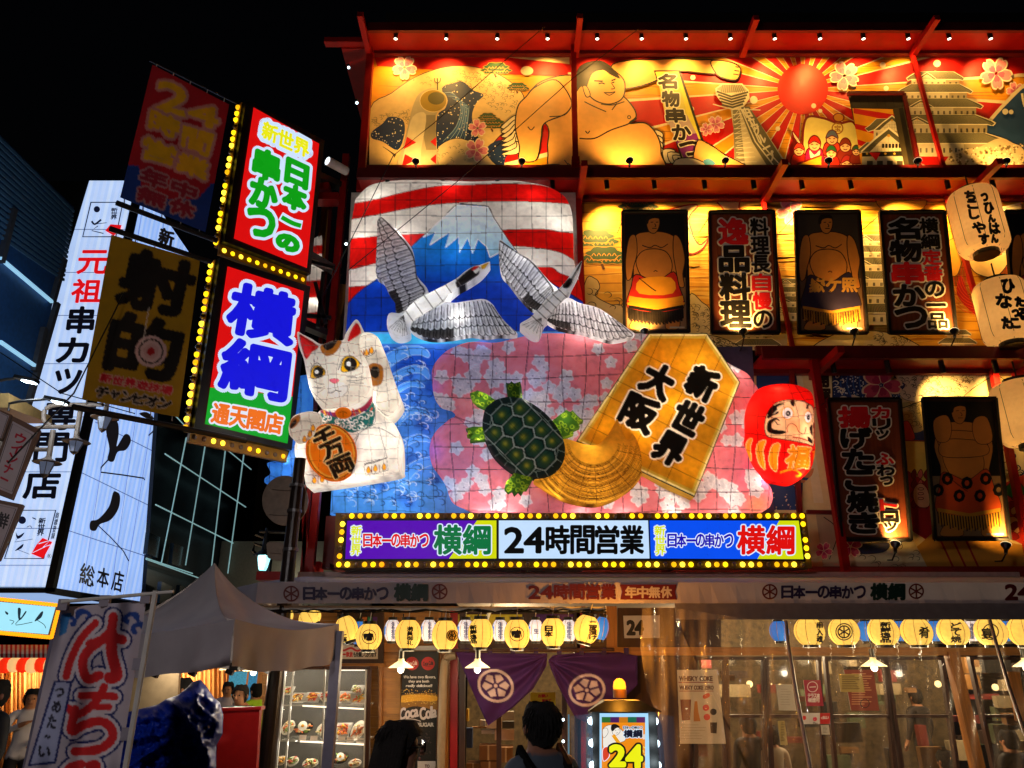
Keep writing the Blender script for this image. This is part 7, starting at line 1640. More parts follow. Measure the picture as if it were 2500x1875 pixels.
# ---- rows of small lanterns
def lantern(cx, cy, rx, ry, label, kind, chars=None, Y=7.5, tilt=0., icon=None, grp='small paper lanterns under the awning', T=Z9):
 x, y = t1(T, cx, cy); c = P(x, y, Y); r = (P(x + rx / T[2], y, Y) - c).length; h = (P(x, y - ry / T[2], Y) - P(x, y + ry / T[2], Y)).length / 2
 t = thing('paper_lantern', label, 'paper lantern', tuple(c), grp); t.rotation_euler = (0, tilt, 0)
 base = {'y': '#ffdc6c', 'w': '#e8dcd8', 'b': '#2c78c8'}[kind]; n = 20
 def prof(rr): return [(rr * sqrt(max(0, 1 - min(1, abs(2 * k / n - 1)) ** 2 * .88)) * (1 + .012 * (k % 2)), -h + 2 * h * k / n) for k in range(n + 1)]
 m = MB(); m.lathe(c, prof(r), 20, col=base); ob_ = m.build('paper', 'lantern_soft', t, cols=True)
 if kind == 'w':
  cc = np.ones((len(ob_.data.vertices), 4), np.float32)
  for i, v in enumerate(ob_.data.vertices): cc[i, :3] = lin('#e8dcd8' if abs(v.co.x) < r * .78 else '#2c78c8')
  ob_.data.color_attributes['Col'].data.foreach_set('color', cc.ravel())
 for z0 in (-h, h): m = MB(); m.lathe(c, [(.001, z0 - .012), (r * .55, z0 - .012), (r * .55, z0 + .018), (.001, z0 + .018)], 14); m.build('ring', 'black_plastic', t)
 m = MB()
 for k in range(8): th = 2 * pi * k / 8 + .2; m.tube([c + Vector((cos(th) * (q[0] + .001), sin(th) * (q[0] + .001), q[1])) for q in prof(r)[::2]], .0028, 3)
 tag(m.build('rib', material('rib_tan', '#a8843c', .6), t), kind='stuff')
 m = MB(); m.cyl(c + Vector((0, 0, h + .02)), c + Vector((.01, 0, h + .11)), .005, n=5); m.build('hook', 'white_steel', t)
 a = Art(Ball(c, r * 1.06, h * 1.5), .004, T=T, sub=6)
 if chars: a.text(chars[0], vq(*chars[1]), '#18120c' if kind != 'w' else '#2a3478', chars[2] if len(chars) > 2 else 1.5, vert=True)
 if icon == 'wheel': a.disc(cx + 52, cy + 2, 42, '#18120c'); a.disc(cx + 52, cy + 2, 37, '#f4d058'); wheel(a, cx + 52, cy + 2, 34, '#18120c', .8)
 if icon == 'wheelc': a.ring(cx, cy, 68, 9, '#18120c'); wheel(a, cx, cy, 56, '#18120c')
 if icon == 'sumo': a.ring(cx, cy, 50, 5, '#18120c'); a.shape([(cx - 42, cy - 20), (cx - 5, cy - 24), (cx + 2, cy - 36), (cx + 12, cy - 26), (cx + 30, cy - 20), (cx + 34, cy + 28), (cx + 22, cy - 2), (cx + 22, cy + 26), (cx - 20, cy + 26), (cx - 18, cy), (cx - 30, cy + 24)], '#18120c', 3)
 if icon == 'circle': a.ring(cx, cy, 42 if T == Z9 else 64, 5 if T == Z9 else 9, '#18120c', ry=54 if T == Z9 else 64)
 if tilt == 0: a.build('lettering', 'print', t)
 else:
  for ob2 in (a.build('lettering', 'print', t),):
   if ob2: ob2.rotation_euler = (0, -tilt, 0)
 return t
L1 = ['yellow lantern with a round wrestler emblem nearest the grey tent', 'yellow lantern with four small vertical characters above the drink poster', 'yellow lantern with a six spoked wheel emblem at its right', 'yellow lantern with four bold characters above the left noren', 'yellow lantern with wrestler emblem above the middle of the noren', 'yellow lantern with two characters inside an oval ring', 'tilted yellow lantern at the right end of the row by the pillar']
lantern(445, 250, 92, 100, L1[0], 'y', icon='sumo'); lantern(727, 232, 93, 110, L1[1], 'y', ('満員御礼', (716, 175, 762, 312))); lantern(992, 238, 93, 112, L1[2], 'y', icon='wheel')
lantern(1248, 225, 90, 110, L1[3], 'y', ('新鮮逸品', (1172, 165, 1220, 298), 2.2)); lantern(1510, 230, 92, 110, L1[4], 'y', icon='sumo'); lantern(1770, 218, 90, 108, L1[5], 'y', ('日本', (1712, 170, 1766, 250), 3)); lantern(2010, 195, 92, 105, L1[6], 'y', ('二度漬け', (2030, 140, 2085, 270), 2.4), tilt=.25)
lantern(285, 195, 78, 98, 'tilted yellow lantern half hidden by the grey tent corner', 'y', ('と焼', (245, 225, 285, 290), 2), tilt=-.35, Y=7.6); lantern(20, 110, 80, 70, 'tilted yellow lantern just above the tent roof', 'y', tilt=-.6, Y=7.9); lantern(-170, 105, 70, 60, 'yellow lantern peeking over the tent roof farther left', 'y', tilt=-.5, Y=8.2)
WL = ['left of the four character one', 'between the small characters and the wheel emblem', 'left of the bold character one', 'before the middle wrestler emblem', 'beside the oval ring lantern', 'before the tilted end one']
for i, (x, w_) in enumerate(((612, 58), (875, 60), (1140, 62), (1388, 60), (1645, 56), (1882, 60))): lantern(x, 205, w_, 84, 'small white and blue lantern ' + WL[i], 'w', ('生生生生' if i != 4 else '生', (x - 14 + (8 if i < 2 else 0), 142 if i != 4 else 190, x + 22, 268 if i != 4 else 228), 1.2), Y=7.95, grp='small white and blue lanterns')
lantern(2118, 190, 52, 90, 'plain blue lantern at the right end of the row', 'b', Y=7.9, tilt=.2, grp='small white and blue lanterns'); lantern(372, 222, 50, 90, 'blue lantern behind the tilted yellow one by the tent', 'b', Y=7.9, grp='small white and blue lanterns')
RL = [(430, '串入魂', (490, 400, 540, 575), None), (717, None, None, 'wheelc'), (1043, '新鮮逸品', (1020, 402, 1105, 575), None), (1318, '肴', (1340, 440, 1425, 540), None), (1622, 'どて焼', (1605, 405, 1690, 575), None), (1935, '宴', (1860, 450, 1960, 545), 'circle'), (2210, '生', (2250, 450, 2300, 500), None)]
RN = ['yellow lantern with characters on its right edge beside the blue glow', 'yellow lantern with big wheel emblem seen through the vinyl', 'yellow lantern with four characters right of the wheel emblem', 'yellow lantern with one ringed character on its right side', 'yellow lantern with three characters hiragana and kanji', 'yellow lantern with one ringed character in its middle', 'yellow lantern cut off by the right border of the photo']
for (x, tx, q, ic), lb in zip(RL, RN): lantern(x, 485, 122, 118, lb, 'y', (tx, q, 3) if tx else None, T=Y6, icon=ic, grp='lanterns behind the vinyl curtain')
for i, (x, k_) in enumerate(((180, 'b'), (905, 'b'), (1190, 'b'), (1478, 'b'), (1785, 'w'), (2085, 'b'))): lantern(x, 480, 78, 90, ['blue lantern glowing at the curtain gap', 'blue lantern right of the wheel emblem', 'blue lantern left of the ringed character', 'blue lantern left of the hiragana one', 'white lantern with stacked small characters left of the ringed middle one', 'blue lantern near the right border'][i], k_, ('生生生生', (x - 22, 415, x + 16, 545), 2) if k_ == 'w' else None, T=Y6, Y=7.95, grp='small lanterns behind the vinyl curtain')
for x in (900, 1000, 1090, 1180, 1270, 1360, 1430): point('lantern_glow', P(x, 1600, 7.6), 5, (1, .75, .4), .1, aw)
for x in (1980, 2100, 2240, 2380, 2500): point('lantern_glow', P(x, 1600, 7.6), 4.5, (1, .75, .4), .1, aw)

# ================================================================ shop front
sf = thing('shop_front', 'timber shop front with doors, windows and purple noren curtains under the awning', 'shop front', (P(1200, 1870, 9.2).x, 9.2, 0)); YW = 9.1
def part(name, x0, y0, x1, y1, mat, Y=YW, th=.06, par=sf, T=None, sh=0):
 q = [(x0, y0), (x1, y0), (x1 + sh, y1), (x0 + sh, y1)]; q = tz(T, q) if T else q
 m = MB(); m.prism([P(a_, b_, Y) for a_, b_ in q], (0, th, 0)); return m.build(name, mat, par)
for k in range(14): y = 1490 + 26 * k; part('siding_board', 640, y, 1100, y + 25, 'wood_h', YW + .06 - .01 * (k % 2), .03)
for k in range(10):
 for s_, x in ((0, 937), (1, 948)): part('shingle', x - 4, 1600 + 27 * k + 9 * s_, x + 30, 1626 + 27 * k + 9 * s_, 'wood_h', YW - .02 - .012 * s_, .02)
for x0, x1, mt in ((926, 934, 'wood'), (1068, 1078, 'wood'), (1080, 1096, 'wood'), (1100, 1118, 'red_steel'), (1122, 1136, 'dark_wood'), (1402, 1416, 'dark_wood'), (1480, 1506, 'wood'), (1408, 1428, 'red_steel')): part('post', x0, 1480, x1, 1900, mt, YW - .06, .1, sh=-2 if x0 < 1250 else 3)
part('lintel', 1070, 1584, 1500, 1592, 'wood_h', YW - .08, .1); part('lintel', 1500, 1580, 2600, 1600, 'wood_h', YW - .08, .1); part('lintel', 640, 1620, 940, 1628, 'wood_h', YW - .08, .1)
part('sign_board', 1105, 1492, 1480, 1582, 'dark_wood', YW - .02, .04); part('yellow_sign', 1113, 1500, 1275, 1560, material('yellow_board', '#c8b020', .5), YW - .04, .02); part('purple_sign', 1305, 1500, 1400, 1560, material('purple_board', '#4a1060', .5), YW - .04, .02)
part('sign_board', 1508, 1484, 1760, 1582, 'dark_wood', YW - .02, .04)
# inside
m = MB(); zf = .02; X0, X1 = P(1100, 1700, YW).x, P(2700, 1700, YW).x
m.bbox(X0, X1, YW + 3.4, YW + 3.5, 0, 2.9); m.build('inner_wall', material('inner_wall', '#54452e', .8, noise=.45), sf); m = MB(); m.bbox(X0, X1, YW + .1, YW + 3.4, 2.5, 2.6); m.build('inner_ceiling', material('inner_ceiling', '#5a4a38', .8), sf)
m = MB(); m.bbox(X0, X1, YW + .1, YW + 3.4, .0, .03); m.build('inner_floor', 'dark_wood', sf)
for x in (1250, 1750, 2050, 2350, 2600): point('room_light', P(x, 1560, YW + 1.4), 150, (1, .74, .42), .12, sf)
R_ = random.Random(9)
for k in range(80):
 x = 1520 + R_.random() * 980; y = 1615 + R_.random() * 245; c = P(x, y, YW + 1.2 + R_.random() * 1.6); m = MB(); m.box(c, (R_.uniform(.1, .45), .1, R_.uniform(.06, .3))); m.build(R_.choice(['menu_card', 'wall_poster', 'box', 'shelf']), material('inner' + str(k % 6), ('#6a2018', '#8a7a5c', '#2a1a10', '#6a4820', '#181818', '#4a5238')[k % 6], .6), sf)
for k, x in enumerate((1830, 1905, 1990, 2290, 2430)): c = P(x, 1670 + 8 * (k % 3), YW + 2.6); m = MB(); m.ball(c, .05, 8, 5); m.build('ceiling_bulb', material('warm_bulb', '#ffe0a0', emit='#ffd890', es=2.5, noise=0), sf)
# windows of the right part
material('glass', '#6a5a40', .08, spec=.9, alpha=.22, noise=0)
WX = [(1700, 1770, 0), (1776, 1864, 6), (1874, 2000, 14), (2018, 2160, 26), (2166, 2300, 40), (2372, 2560, 60)]
for x0, x1, s_ in WX:
 for u, w_ in ((x0 - 5, 8), (x1 - 3, 8)): part('window_frame', u, 1605, u + w_, 1880, 'dark_wood', YW - .05, .07, sh=s_)
 part('window_frame', x0 - 4, 1603, x1 + 4, 1611, 'dark_wood', YW - .06, .07); part('window_frame', x0 + s_ * .5, 1745, x1 + s_ * .5, 1752, 'dark_wood', YW - .055, .07); part('window_pane', x0, 1608, x1, 1880, 'glass', YW - .02, .01, sh=s_)
part('post', 2316, 1592, 2342, 1880, 'wood', YW - .12, .12, sh=66); part('post', 1506, 1600, 1700, 1880, 'dark_wood', YW, .05, sh=6)
part('paper', 2460, 1640, 2490, 1760, 'wood', YW - .1, .02, sh=20)
def poster(name, q, T, draw, Y=YW - .1, par=sf, mat='print', th=.012):
 qq = tz(T, q); m = MB(); m.prism([P(x, y, Y) for x, y in qq], (0, th, 0)); o = m.build(name, material('paper_back', '#b8b0a0', .7), par)
 a = Art(front(Y), .003, T=T, clip=qq); draw(a); a.build('print', mat, o if par is None else par); return o
def lines(a, x0, y0, x1, y1, n, col, seed=1, h=3):
 R = random.Random(seed); a.z += a.st
 for k in range(n): y = y0 + (y1 - y0) * k / n; a.rect(x0, y, x0 + (x1 - x0) * R.uniform(.6, 1), y + h, col)
def wk(a):
 a.poly([(1000, 800), (1500, 800), (1500, 1500), (1000, 1500)], '#c8bca4'); a.text('WHISKY COKE', vq(1075, 875, 1362, 915), '#5a3a30', 2.5, wide=True); a.text('WHISKY COKE ZERO', vq(1078, 955, 1370, 990), '#5a3a30', 2, wide=True)
 a.rect(1070, 925, 1365, 932, '#8a3a30'); a.rect(1078, 1000, 1370, 1006, '#8a3a30'); a.poly([(1085, 1075), (1178, 1075), (1170, 1250), (1100, 1255)], '#6a2c1c'); a.poly([(1200, 1180), (1208, 1090), (1230, 1090), (1240, 1180), (1258, 1260), (1200, 1262)], '#b8762c')
 for x, y, c_ in ((1305, 1145, '#c8242c'), (1313, 1225, '#c8242c'), (1368, 1180, '#2a2420')): a.disc(x, y, 28, c_)
 a.poly([(1340, 1270), (1400, 1270), (1395, 1365), (1345, 1360)], '#3a2a14'); a.shape([(1280, 1040), (1330, 1020), (1335, 1050), (1290, 1070)], '#c83a2a', 3); lines(a, 1090, 1290, 1320, 1430, 6, '#9a8a70')
poster('drink_poster', [(1058, 822), (1400, 822), (1475, 1452), (1085, 1452)], Y5, wk)
def red_notice(a):
 a.poly([(370, 870), (560, 870), (560, 1120), (370, 1120)], '#a01838'); a.ring(455, 942, 42, 6, '#e0c8c8'); a.line([(430, 945), (482, 942)], 8, '#e0c8c8'); a.text('テラス席', vq(415, 1000, 515, 1032), '#e8d8d8', 1.5); a.text('喫煙可', vq(418, 1036, 516, 1070), '#e8d8d8', 1.5)
poster('red_notice', [(380, 886), (520, 886), (548, 1102), (405, 1102)], Y6, red_notice)
poster('white_notice', [(150, 922), (288, 922), (322, 1140), (178, 1138)], Y6, lambda a: (a.poly([(100, 900), (400, 900), (400, 1200), (100, 1200)], '#b8b0a0'), lines(a, 190, 960, 280, 1110, 7, '#8a8478')))
poster('yellow_notice', [(668, 835), (865, 835), (890, 985), (690, 985)], Y6, lambda a: (a.poly([(600, 800), (900, 800), (900, 1000), (600, 1000)], '#a89048'), lines(a, 700, 850, 860, 970, 8, '#5a4018', h=6)))
poster('menu_poster', [(715, 800), (960, 800), (1010, 1140), (775, 1138)], Y6, lambda a: (a.poly([(700, 700), (1100, 700), (1100, 1200), (700, 1200)], '#8a3c28'), lines(a, 780, 830, 960, 1100, 14, '#c88a5c', h=8), a.ring(890, 1080, 36, 6, '#2a1a14')), Y=YW - .085)
poster('payment_sticker', [(360, 1160), (600, 1160), (602, 1250), (365, 1252)], Y6, lambda a: (a.rect(355, 1155, 430, 1260, '#d0c8c4'), a.rect(432, 1155, 515, 1270, '#d0c8c4'), a.rect(517, 1155, 610, 1260, '#c01c1c'), a.disc(385, 1200, 18, '#d02020'), a.disc(475, 1210, 18, '#d02040'), a.text('d払い', vq(525, 1185, 590, 1210), '#f0e0e0', 1), a.text('Pay', vq(462, 1235, 500, 1252), '#303030', .8, wide=True)))
poster('narrow_notice', [(165, 1225), (222, 1225), (250, 1425), (190, 1425)], Y6, lambda a: (a.poly([(100, 1200), (300, 1200), (300, 1500), (100, 1500)], '#b09c5c'), lines(a, 190, 1240, 230, 1400, 12, '#5a4a28', h=5)))
poster('small_notice', [(525, 1260), (590, 1260), (600, 1338), (535, 1338)], Y6, lambda a: (a.rect(500, 1200, 650, 1400, '#c0b8a8'), lines(a, 540, 1275, 580, 1330, 5, '#6a645c')))
poster('number_sign', [(600, 360), (910, 358), (912, 550), (610, 552)], Y5, lambda a: (a.poly([(500, 300), (1000, 300), (1000, 600), (500, 600)], '#a8a09c'), a.text('24', vq(632, 398, 770, 520), '#120c0c', 9, wide=True)), Y=YW - .06)
def coke(a):
 a.poly([(200, 400), (700, 400), (700, 1600), (200, 1600)], '#15100e')
 for x in (390, 535):
  a.disc(x, 590, 60, '#b0201c', n=26); a.text('Coca-Cola', ((x - 46, 572), (x + 46, 562), (x + 46, 600), (x - 46, 610)), '#e8c8c0' if x < 400 else '#180808', 1.5, wide=True); a.rect(x - 26, 612, x + 26, 616, '#e8c8c0' if x < 400 else '#180808')
 a.text('We have two flavors,', vq(315, 696, 606, 722, -3), '#d8d0c8', 1, wide=True); a.text('they are both', vq(360, 736, 546, 760, -3), '#d8d0c8', 1, wide=True); a.text('really delicious!!', vq(338, 776, 574, 800, -3), '#d8d0c8', 1, wide=True)
 a.shape([(275, 890), (340, 868), (450, 858), (560, 855), (620, 880), (618, 1010), (500, 985), (400, 975), (275, 1000)], '#8a5c10', 4); a.shape([(290, 885), (450, 868), (612, 885), (600, 930), (440, 925), (300, 940)], '#d89c1c', 4); dots(a, ((290, 820), (600, 820), (610, 960), (290, 960)), 130, 4.5, '#e8b850', 3); dots(a, ((280, 960), (612, 960), (612, 1080), (280, 1080)), 90, 4, '#5a3410', 4)
 a.text('Coca', ((285, 990), (440, 960), (450, 1062), (270, 1098)), '#c8b8b4', 5, wide=True); a.text('Cola', ((455, 985), (612, 965), (612, 1068), (462, 1098)), '#c8b8b4', 5, wide=True); a.line([(275, 1105), (330, 1090), (400, 1090), (470, 1110)], 7, '#c8b8b4', smooth=3)
 a.text('ZERO', vq(300, 1120, 455, 1154), '#b8b0ac', 2, wide=True); a.text('SUGAR', vq(446, 1122, 586, 1156), '#b8b0ac', 2.5, wide=True); dots(a, ((440, 1180), (560, 1180), (560, 1420), (440, 1420)), 40, 6, '#4a3a34', 3); a.rect(440, 1468, 604, 1560, '#b8b0b0'); a.text('TO', vq(505, 1498, 548, 1526), '#4a1c28', 2, wide=True)
poster('drink_banner', [(312, 480), (632, 478), (602, 1570), (262, 1570)], Y4, coke, Y=YW - .12)
poster('light_fixture', [(395, 432), (622, 428), (630, 470), (380, 470)], Y4, lambda a: a.rect(300, 400, 700, 500, '#a8a4a0'), Y=YW - .2, th=.1)
poster('yellow_notice', [(1455, 848), (1682, 848), (1684, 1010), (1455, 1010)], Y4, lambda a: (a.rect(1400, 800, 1700, 1100, '#c8b81c'), a.text('お願い', vq(1525, 868, 1615, 895), '#b01818', 2), a.text('飲めて', vq(1560, 910, 1645, 935), '#b01818', 2), lines(a, 1480, 945, 1660, 1000, 2, '#3a2a10', h=16)), Y=YW + .5)
m = MB(); pp = [(780, 515), (720, 530), (690, 570), (678, 640), (665, 900), (648, 1560)]; m.tube([P(*t1(Y4, x, y), YW - .25) for x, y in sm(pp, 5, False)], .045, 12); m.build('pipe', material('pipe_beige', '#9a8468', .5), sf)
for i, (q, lb) in enumerate((((890, 1290, 1310, 1300), 0), ((960, 1155, 1040, 1165), 0))): pass
for (x0, y0, x1, y1, c_, Yk) in ((930, 1160, 1200, 1172, '#7a5428', .9), (1060, 1080, 1200, 1175, '#b8a488', .8), (1205, 1110, 1310, 1170, '#2a2824', .85), (1135, 1185, 1310, 1280, '#a88c74', .8), (1015, 1185, 1130, 1222, '#a8a094', .9), (880, 1170, 935, 1350, '#2c4468', .7), (880, 1000, 900, 1110, '#b89420', .7), (1200, 1020, 1310, 1105, '#8a8478', 1.0), (1000, 1100, 1050, 1150, '#a8a094', .9)): part('shelf_item', x0, y0, x1, y1, material('it' + c_[1:], c_, .6), YW + Yk, .1, T=Y4)
for k, (x0, y0, x1, y1) in enumerate(((995, 1330, 1160, 1462), (1005, 1472, 1170, 1600), (1170, 1345, 1300, 1480), (880, 1490, 1000, 1600))):
 t = thing('cardboard_box', ['upper left cardboard box stacked inside the doorway', 'lower cardboard box under the upper left one in the doorway', 'cardboard box at the right of the doorway stack', 'flat cardboard box at the left floor of the doorway'][k], 'box', tuple(P(*t1(Y4, x0, y1), YW + .6)), 'cardboard boxes in the doorway'); part('carton', x0, y0, x1, y1, material('cardboard', '#7a5228', .8), YW + .6, .3, t, Y4); part('tape', (x0 + x1) / 2 - 8, y0 - 2, (x0 + x1) / 2 + 8, y1, material('tape', '#b89868', .4), YW + .59, .005, t, Y4)
for x in (1212, 1372): part('door_stile', x, 1600, x + 12, 1900, 'dark_wood', YW - .02, .06)
for x, y in ((1750, 1095), (1752, 1290), (1755, 1388), (1758, 1490)): bulb(sf, P(*t1(Y4, x, y), YW - .15), .016, 'bulb_cool')
part('light_strip', 1795, 1050, 1808, 1600, material('blue_strip', '#5a90b8', .4, emit='#3a6a90', es=.4), YW - .15, .03, T=Y4)
# noren
def noren(pts, label, crest, folds):
 o = tz(Y4, pts); xs = [p[0] for p in o]; ys = [p[1] for p in o]; t = thing('noren', label, 'curtain', tuple(P(o[0][0], o[0][1], 8.6)), 'purple noren curtains')
 c = Paint((min(xs) - 3, min(ys) - 3, max(xs) + 3, max(ys) + 3), '#3a1450', Y4, 1.1); cx, cy, r, rot = crest
 c.ring(cx, cy, r * .9, r * .14, '#c8b0b0', ry=r * .78, rot=rot, n=36)
 for k in range(6):
  tt = k * pi / 3 + .5; f = lambda rr, da: (cx + rr * cos(tt + da) * cos(rot) - rr * .85 * sin(tt + da) * sin(rot), cy + rr * cos(tt + da) * sin(rot) + rr * .85 * sin(tt + da) * cos(rot)); c.poly([f(r * .2, -.2), f(r * .62, -.42), f(r * .74, 0), f(r * .62, .42), f(r * .2, .2)], '#c8b0b0')
 c.disc(cx, cy, r * .1, '#c8b0b0')
 def ex(x, y): fx, fy = t1(Y4, *folds); an = np.arctan2(y - fy, x - fx); d = np.hypot(x - fx, y - fy); return .035 * np.sin(an * 16 + .5 * np.sin(d / 30)) * np.clip(d / 40, 0, 1) + .02 * np.sin(an * 7)
 c.body(Relief(o, 8.6, .02, 5, 1, ex), 'cloth', 'cloth_print', t, .01)
 for k in range(4): x = min(xs) + (max(xs) - min(xs)) * (k + .5) / 4; m = MB(); m.box(P(x, 1590, 8.6), (.05, .03, .07)); m.build('loop', material('noren_cloth', '#2a1038', .8), t)
noren([(782, 482), (1000, 492), (1300, 498), (1610, 498), (1600, 610), (1540, 720), (1480, 820), (1300, 985), (1075, 1150), (1010, 1010), (960, 900), (900, 760), (850, 640)], 'left purple noren with round white wheel crest gathered at its right', (1143, 790, 172, .45), (1605, 520))
noren([(1615, 560), (1660, 515), (1900, 492), (2260, 488), (2420, 520), (2420, 780), (2250, 950), (2120, 1060), (1975, 1130), (1860, 1075), (1760, 900), (1690, 760), (1640, 640)], 'right purple noren with round white wheel crest near the amber beacon', (1965, 830, 172, -.25), (1625, 560))
m = MB(); m.cyl(P(1100, 1588, 8.6), P(1500, 1586, 8.6), .018); tag(m.build('curtain_pole', 'dark_wood', None), 'dark wooden pole carrying the two noren curtains', 'pole')
# pendant lamps
def pendant(x, y, Y, label, T=Y4, s=1.):
 c = P(*t1(T, x, y), Y); t = thing('pendant_lamp', label, 'lamp', tuple(c), 'pendant lamps with white cone shades'); m = MB(); m.lathe(c, [(.125 * s, -.005), (.12 * s, .0), (.03 * s, .06), (.028 * s, .08)], 20); m.build('lamp_shade', material('shade_white', '#e8d8b0', .5, emit='#f0c880', es=.35, trans=.3), t, smooth=True)
 m = MB(); m.ball(c - Vector((0, 0, .02)), .032 * s, 12, 8); m.build('bulb', 'bulb_white', t, smooth=True); m = MB(); m.cyl(c + Vector((0, 0, .08)), c + Vector((0, 0, .16)), .025 * s); m.cyl(c + Vector((0, 0, .16)), c + Vector((0, 0, .5)), .006); m.build('cord', 'black_plastic', t); point('light', c - Vector((0, .03, .1)), 6, (1, .85, .6), .04, t)
pendant(290, 625, 7.6, 'white pendant lamp before the drink banner'); pendant(980, 625, 7.6, 'white pendant lamp before the left noren'); pendant(965, 768, 7.8, 'white pendant lamp glowing behind the vinyl curtain', Y6); pendant(2230, 772, 7.8, 'white pendant lamp at the right border behind the vinyl', Y6)
for x, y, lb in ((200, 885, 'left pendant lamp hanging under the grey tent'), (385, 892, 'right pendant lamp hanging under the grey tent'), (302, 845, 'small middle pendant lamp under the grey tent')): pendant(x, y, 8.2, lb, Y3, .95 if x != 302 else .5)
# display case with food samples
YC = 8.4; dc = thing('display_case', 'glass display case of plastic food samples with lit shelves left of the drink banner', 'display case', (P(*t1(Y3, 950, 1650), YC).x, YC, 0)); p3 = lambda x, y, Y=YC: P(*t1(Y3, x, y), Y)
part('back_panel', 560, 860, 1300, 1720, material('case_back', '#4a4640', .5), YC + .5, .02, dc, Y3, 0)
for x0, x1, s_ in ((690, 702, -70), (938, 950, -30), (1262, 1275, -20), (1280, 1310, -25), (628, 640, -80)): part('upright', x0, 870, x1, 1720, 'white_steel' if x1 < 1278 else 'dark_wood', YC, .03, dc, Y3, s_)
part('top_rail', 600, 860, 1300, 885, 'dark_wood', YC, .5, dc, Y3); part('led_bar', 1040, 886, 1262, 894, material('led_bar', '#fff0d8', emit='#fff0d8', es=1.6, noise=0), YC + .1, .03, dc, Y3)
for y, xa in ((1150, 600), (1430, 580), (1700, 560)):
 a_ = p3(xa, y + 12); b_ = p3(1262, y + 35); m = MB(); m.bbox(a_.x, b_.x, YC + .02, YC + .48, (a_.z + b_.z) / 2, (a_.z + b_.z) / 2 + .015); m.build('shelf', material('shelf_glass', '#a8a498', .1, alpha=.6), dc)
 m = MB(); m.beam(p3(770 if y < 1400 else 750, y + 20, YC - .005), p3(1250, y + 45, YC - .005), .014); m.build('led_bar', M('led_bar'), dc)
 for x in (720, 880, 1040, 1200): point('shelf_light', p3(x, y - 240, YC + .15), 2.2, (1, .92, .75), .03, dc)
part('window_pane', 640, 885, 1270, 1720, material('case_glass', '#888', .03, spec=1., alpha=.08, noise=0), YC - .03, .004, dc, Y3, -40)
FC = ['#c8641c', '#d8a02c', '#b83418', '#6a8a2c', '#e0c890', '#8a3c14', '#e87838']
def dish(x, y, rx, ry, kind, label, seed):
 R = random.Random(seed); c = p3(x, y, YC + .2); r = (p3(x + rx, y, YC + .2) - c).length; h = (p3(x, y - ry, YC + .2) - c).length; t = thing('food_sample', label, 'food', tuple(c - Vector((0, 0, h))), 'plastic food samples in the display case')
 ux = Vector((1, .1, 0)); uy = Vector((.25, .35, .9)).normalized() * h; n_ = ux.cross(uy).normalized()
 if n_.y > 0: n_ = -n_
 ol = ([(-1, -1), (1, -1), (1, 1), (-1, 1)] if kind == 'tray' else [(cos(q), sin(q)) for q in [2 * pi * k / 20 for k in range(20)]])
 m = MB(); m.prism([c + ux * u * r + uy * v for u, v in ol], -n_ * .015); m.build('plate', material('plate_' + kind, {'tray': '#a8a49c', 'plate': '#c8c0b0', 'iron': '#1c1814'}[kind], .3), t)
 k2 = R.sample(FC, 3)
 for i, c_ in enumerate(k2):
  m = MB()
  for k in range(9):
   q = c + ux * R.uniform(-.6, .6) * r + uy * R.uniform(-.6, .6) + n_ * .012;
   if R.random() < .5: m.ball(q, r * R.uniform(.1, .22), 7, 4)
   else: an = R.uniform(0, 3); d = (ux * cos(an) * r + uy * sin(an)) * .35; m.tube([q - d, q + n_ * .02, q + d], r * R.uniform(.05, .1), 5)
  m.build('food', material('food' + c_[1:], c_, .35, noise=.25, nscale=40), t, smooth=True)
 if kind == 'iron': m = MB(); q = c + n_ * .05; m.cyl(q, q + n_ * .006, r * .5, n=14); m.build('egg_white', material('egg', '#e8e4d8', .3), t); m = MB(); m.ball(q + n_ * .01, r * .17, 10, 6); m.build('yolk', material('yolk', '#e8a018', .2), t)
D_ = [(735, 1105, 52, 42, 'tray', 'top shelf tray of skewers farthest left'), (850, 1100, 58, 42, 'tray', 'top shelf tray with one long fried prawn'), (960, 1095, 50, 45, 'plate', 'top shelf round pile of skewers behind the tent leg'), (1105, 1100, 62, 50, 'tray', 'top shelf large tray of mixed skewers and greens'), (1215, 1115, 52, 42, 'tray', 'top shelf tray at the right end'),
      (660, 1050, 38, 36, 'tray', 'rear top shelf tray at the left end'), (1200, 1040, 48, 36, 'tray', 'rear top shelf tray at the right'), (655, 1340, 48, 62, 'plate', 'middle shelf tilted oval dish farthest left'), (775, 1340, 72, 58, 'iron', 'middle shelf iron plate of noodles topped by a fried egg'), (945, 1350, 62, 58, 'plate', 'middle shelf plate behind two sauce bottles'), (1085, 1360, 60, 62, 'tray', 'middle shelf square tray of karaage'), (1205, 1360, 52, 82, 'plate', 'middle shelf tall oval dish of pale macaroni'),
      (600, 1600, 40, 40, 'plate', 'bottom shelf dish at the left end'), (690, 1605, 46, 42, 'plate', 'bottom shelf dish with mixed toppings'), (830, 1620, 60, 40, 'plate', 'bottom shelf large platter with red garnish'), (1070, 1580, 60, 50, 'iron', 'bottom shelf dark hot plate with egg'), (1180, 1620, 50, 36, 'plate', 'bottom shelf white bowl at the right end')]
for i, d in enumerate(D_): dish(*d, seed=i + 3)
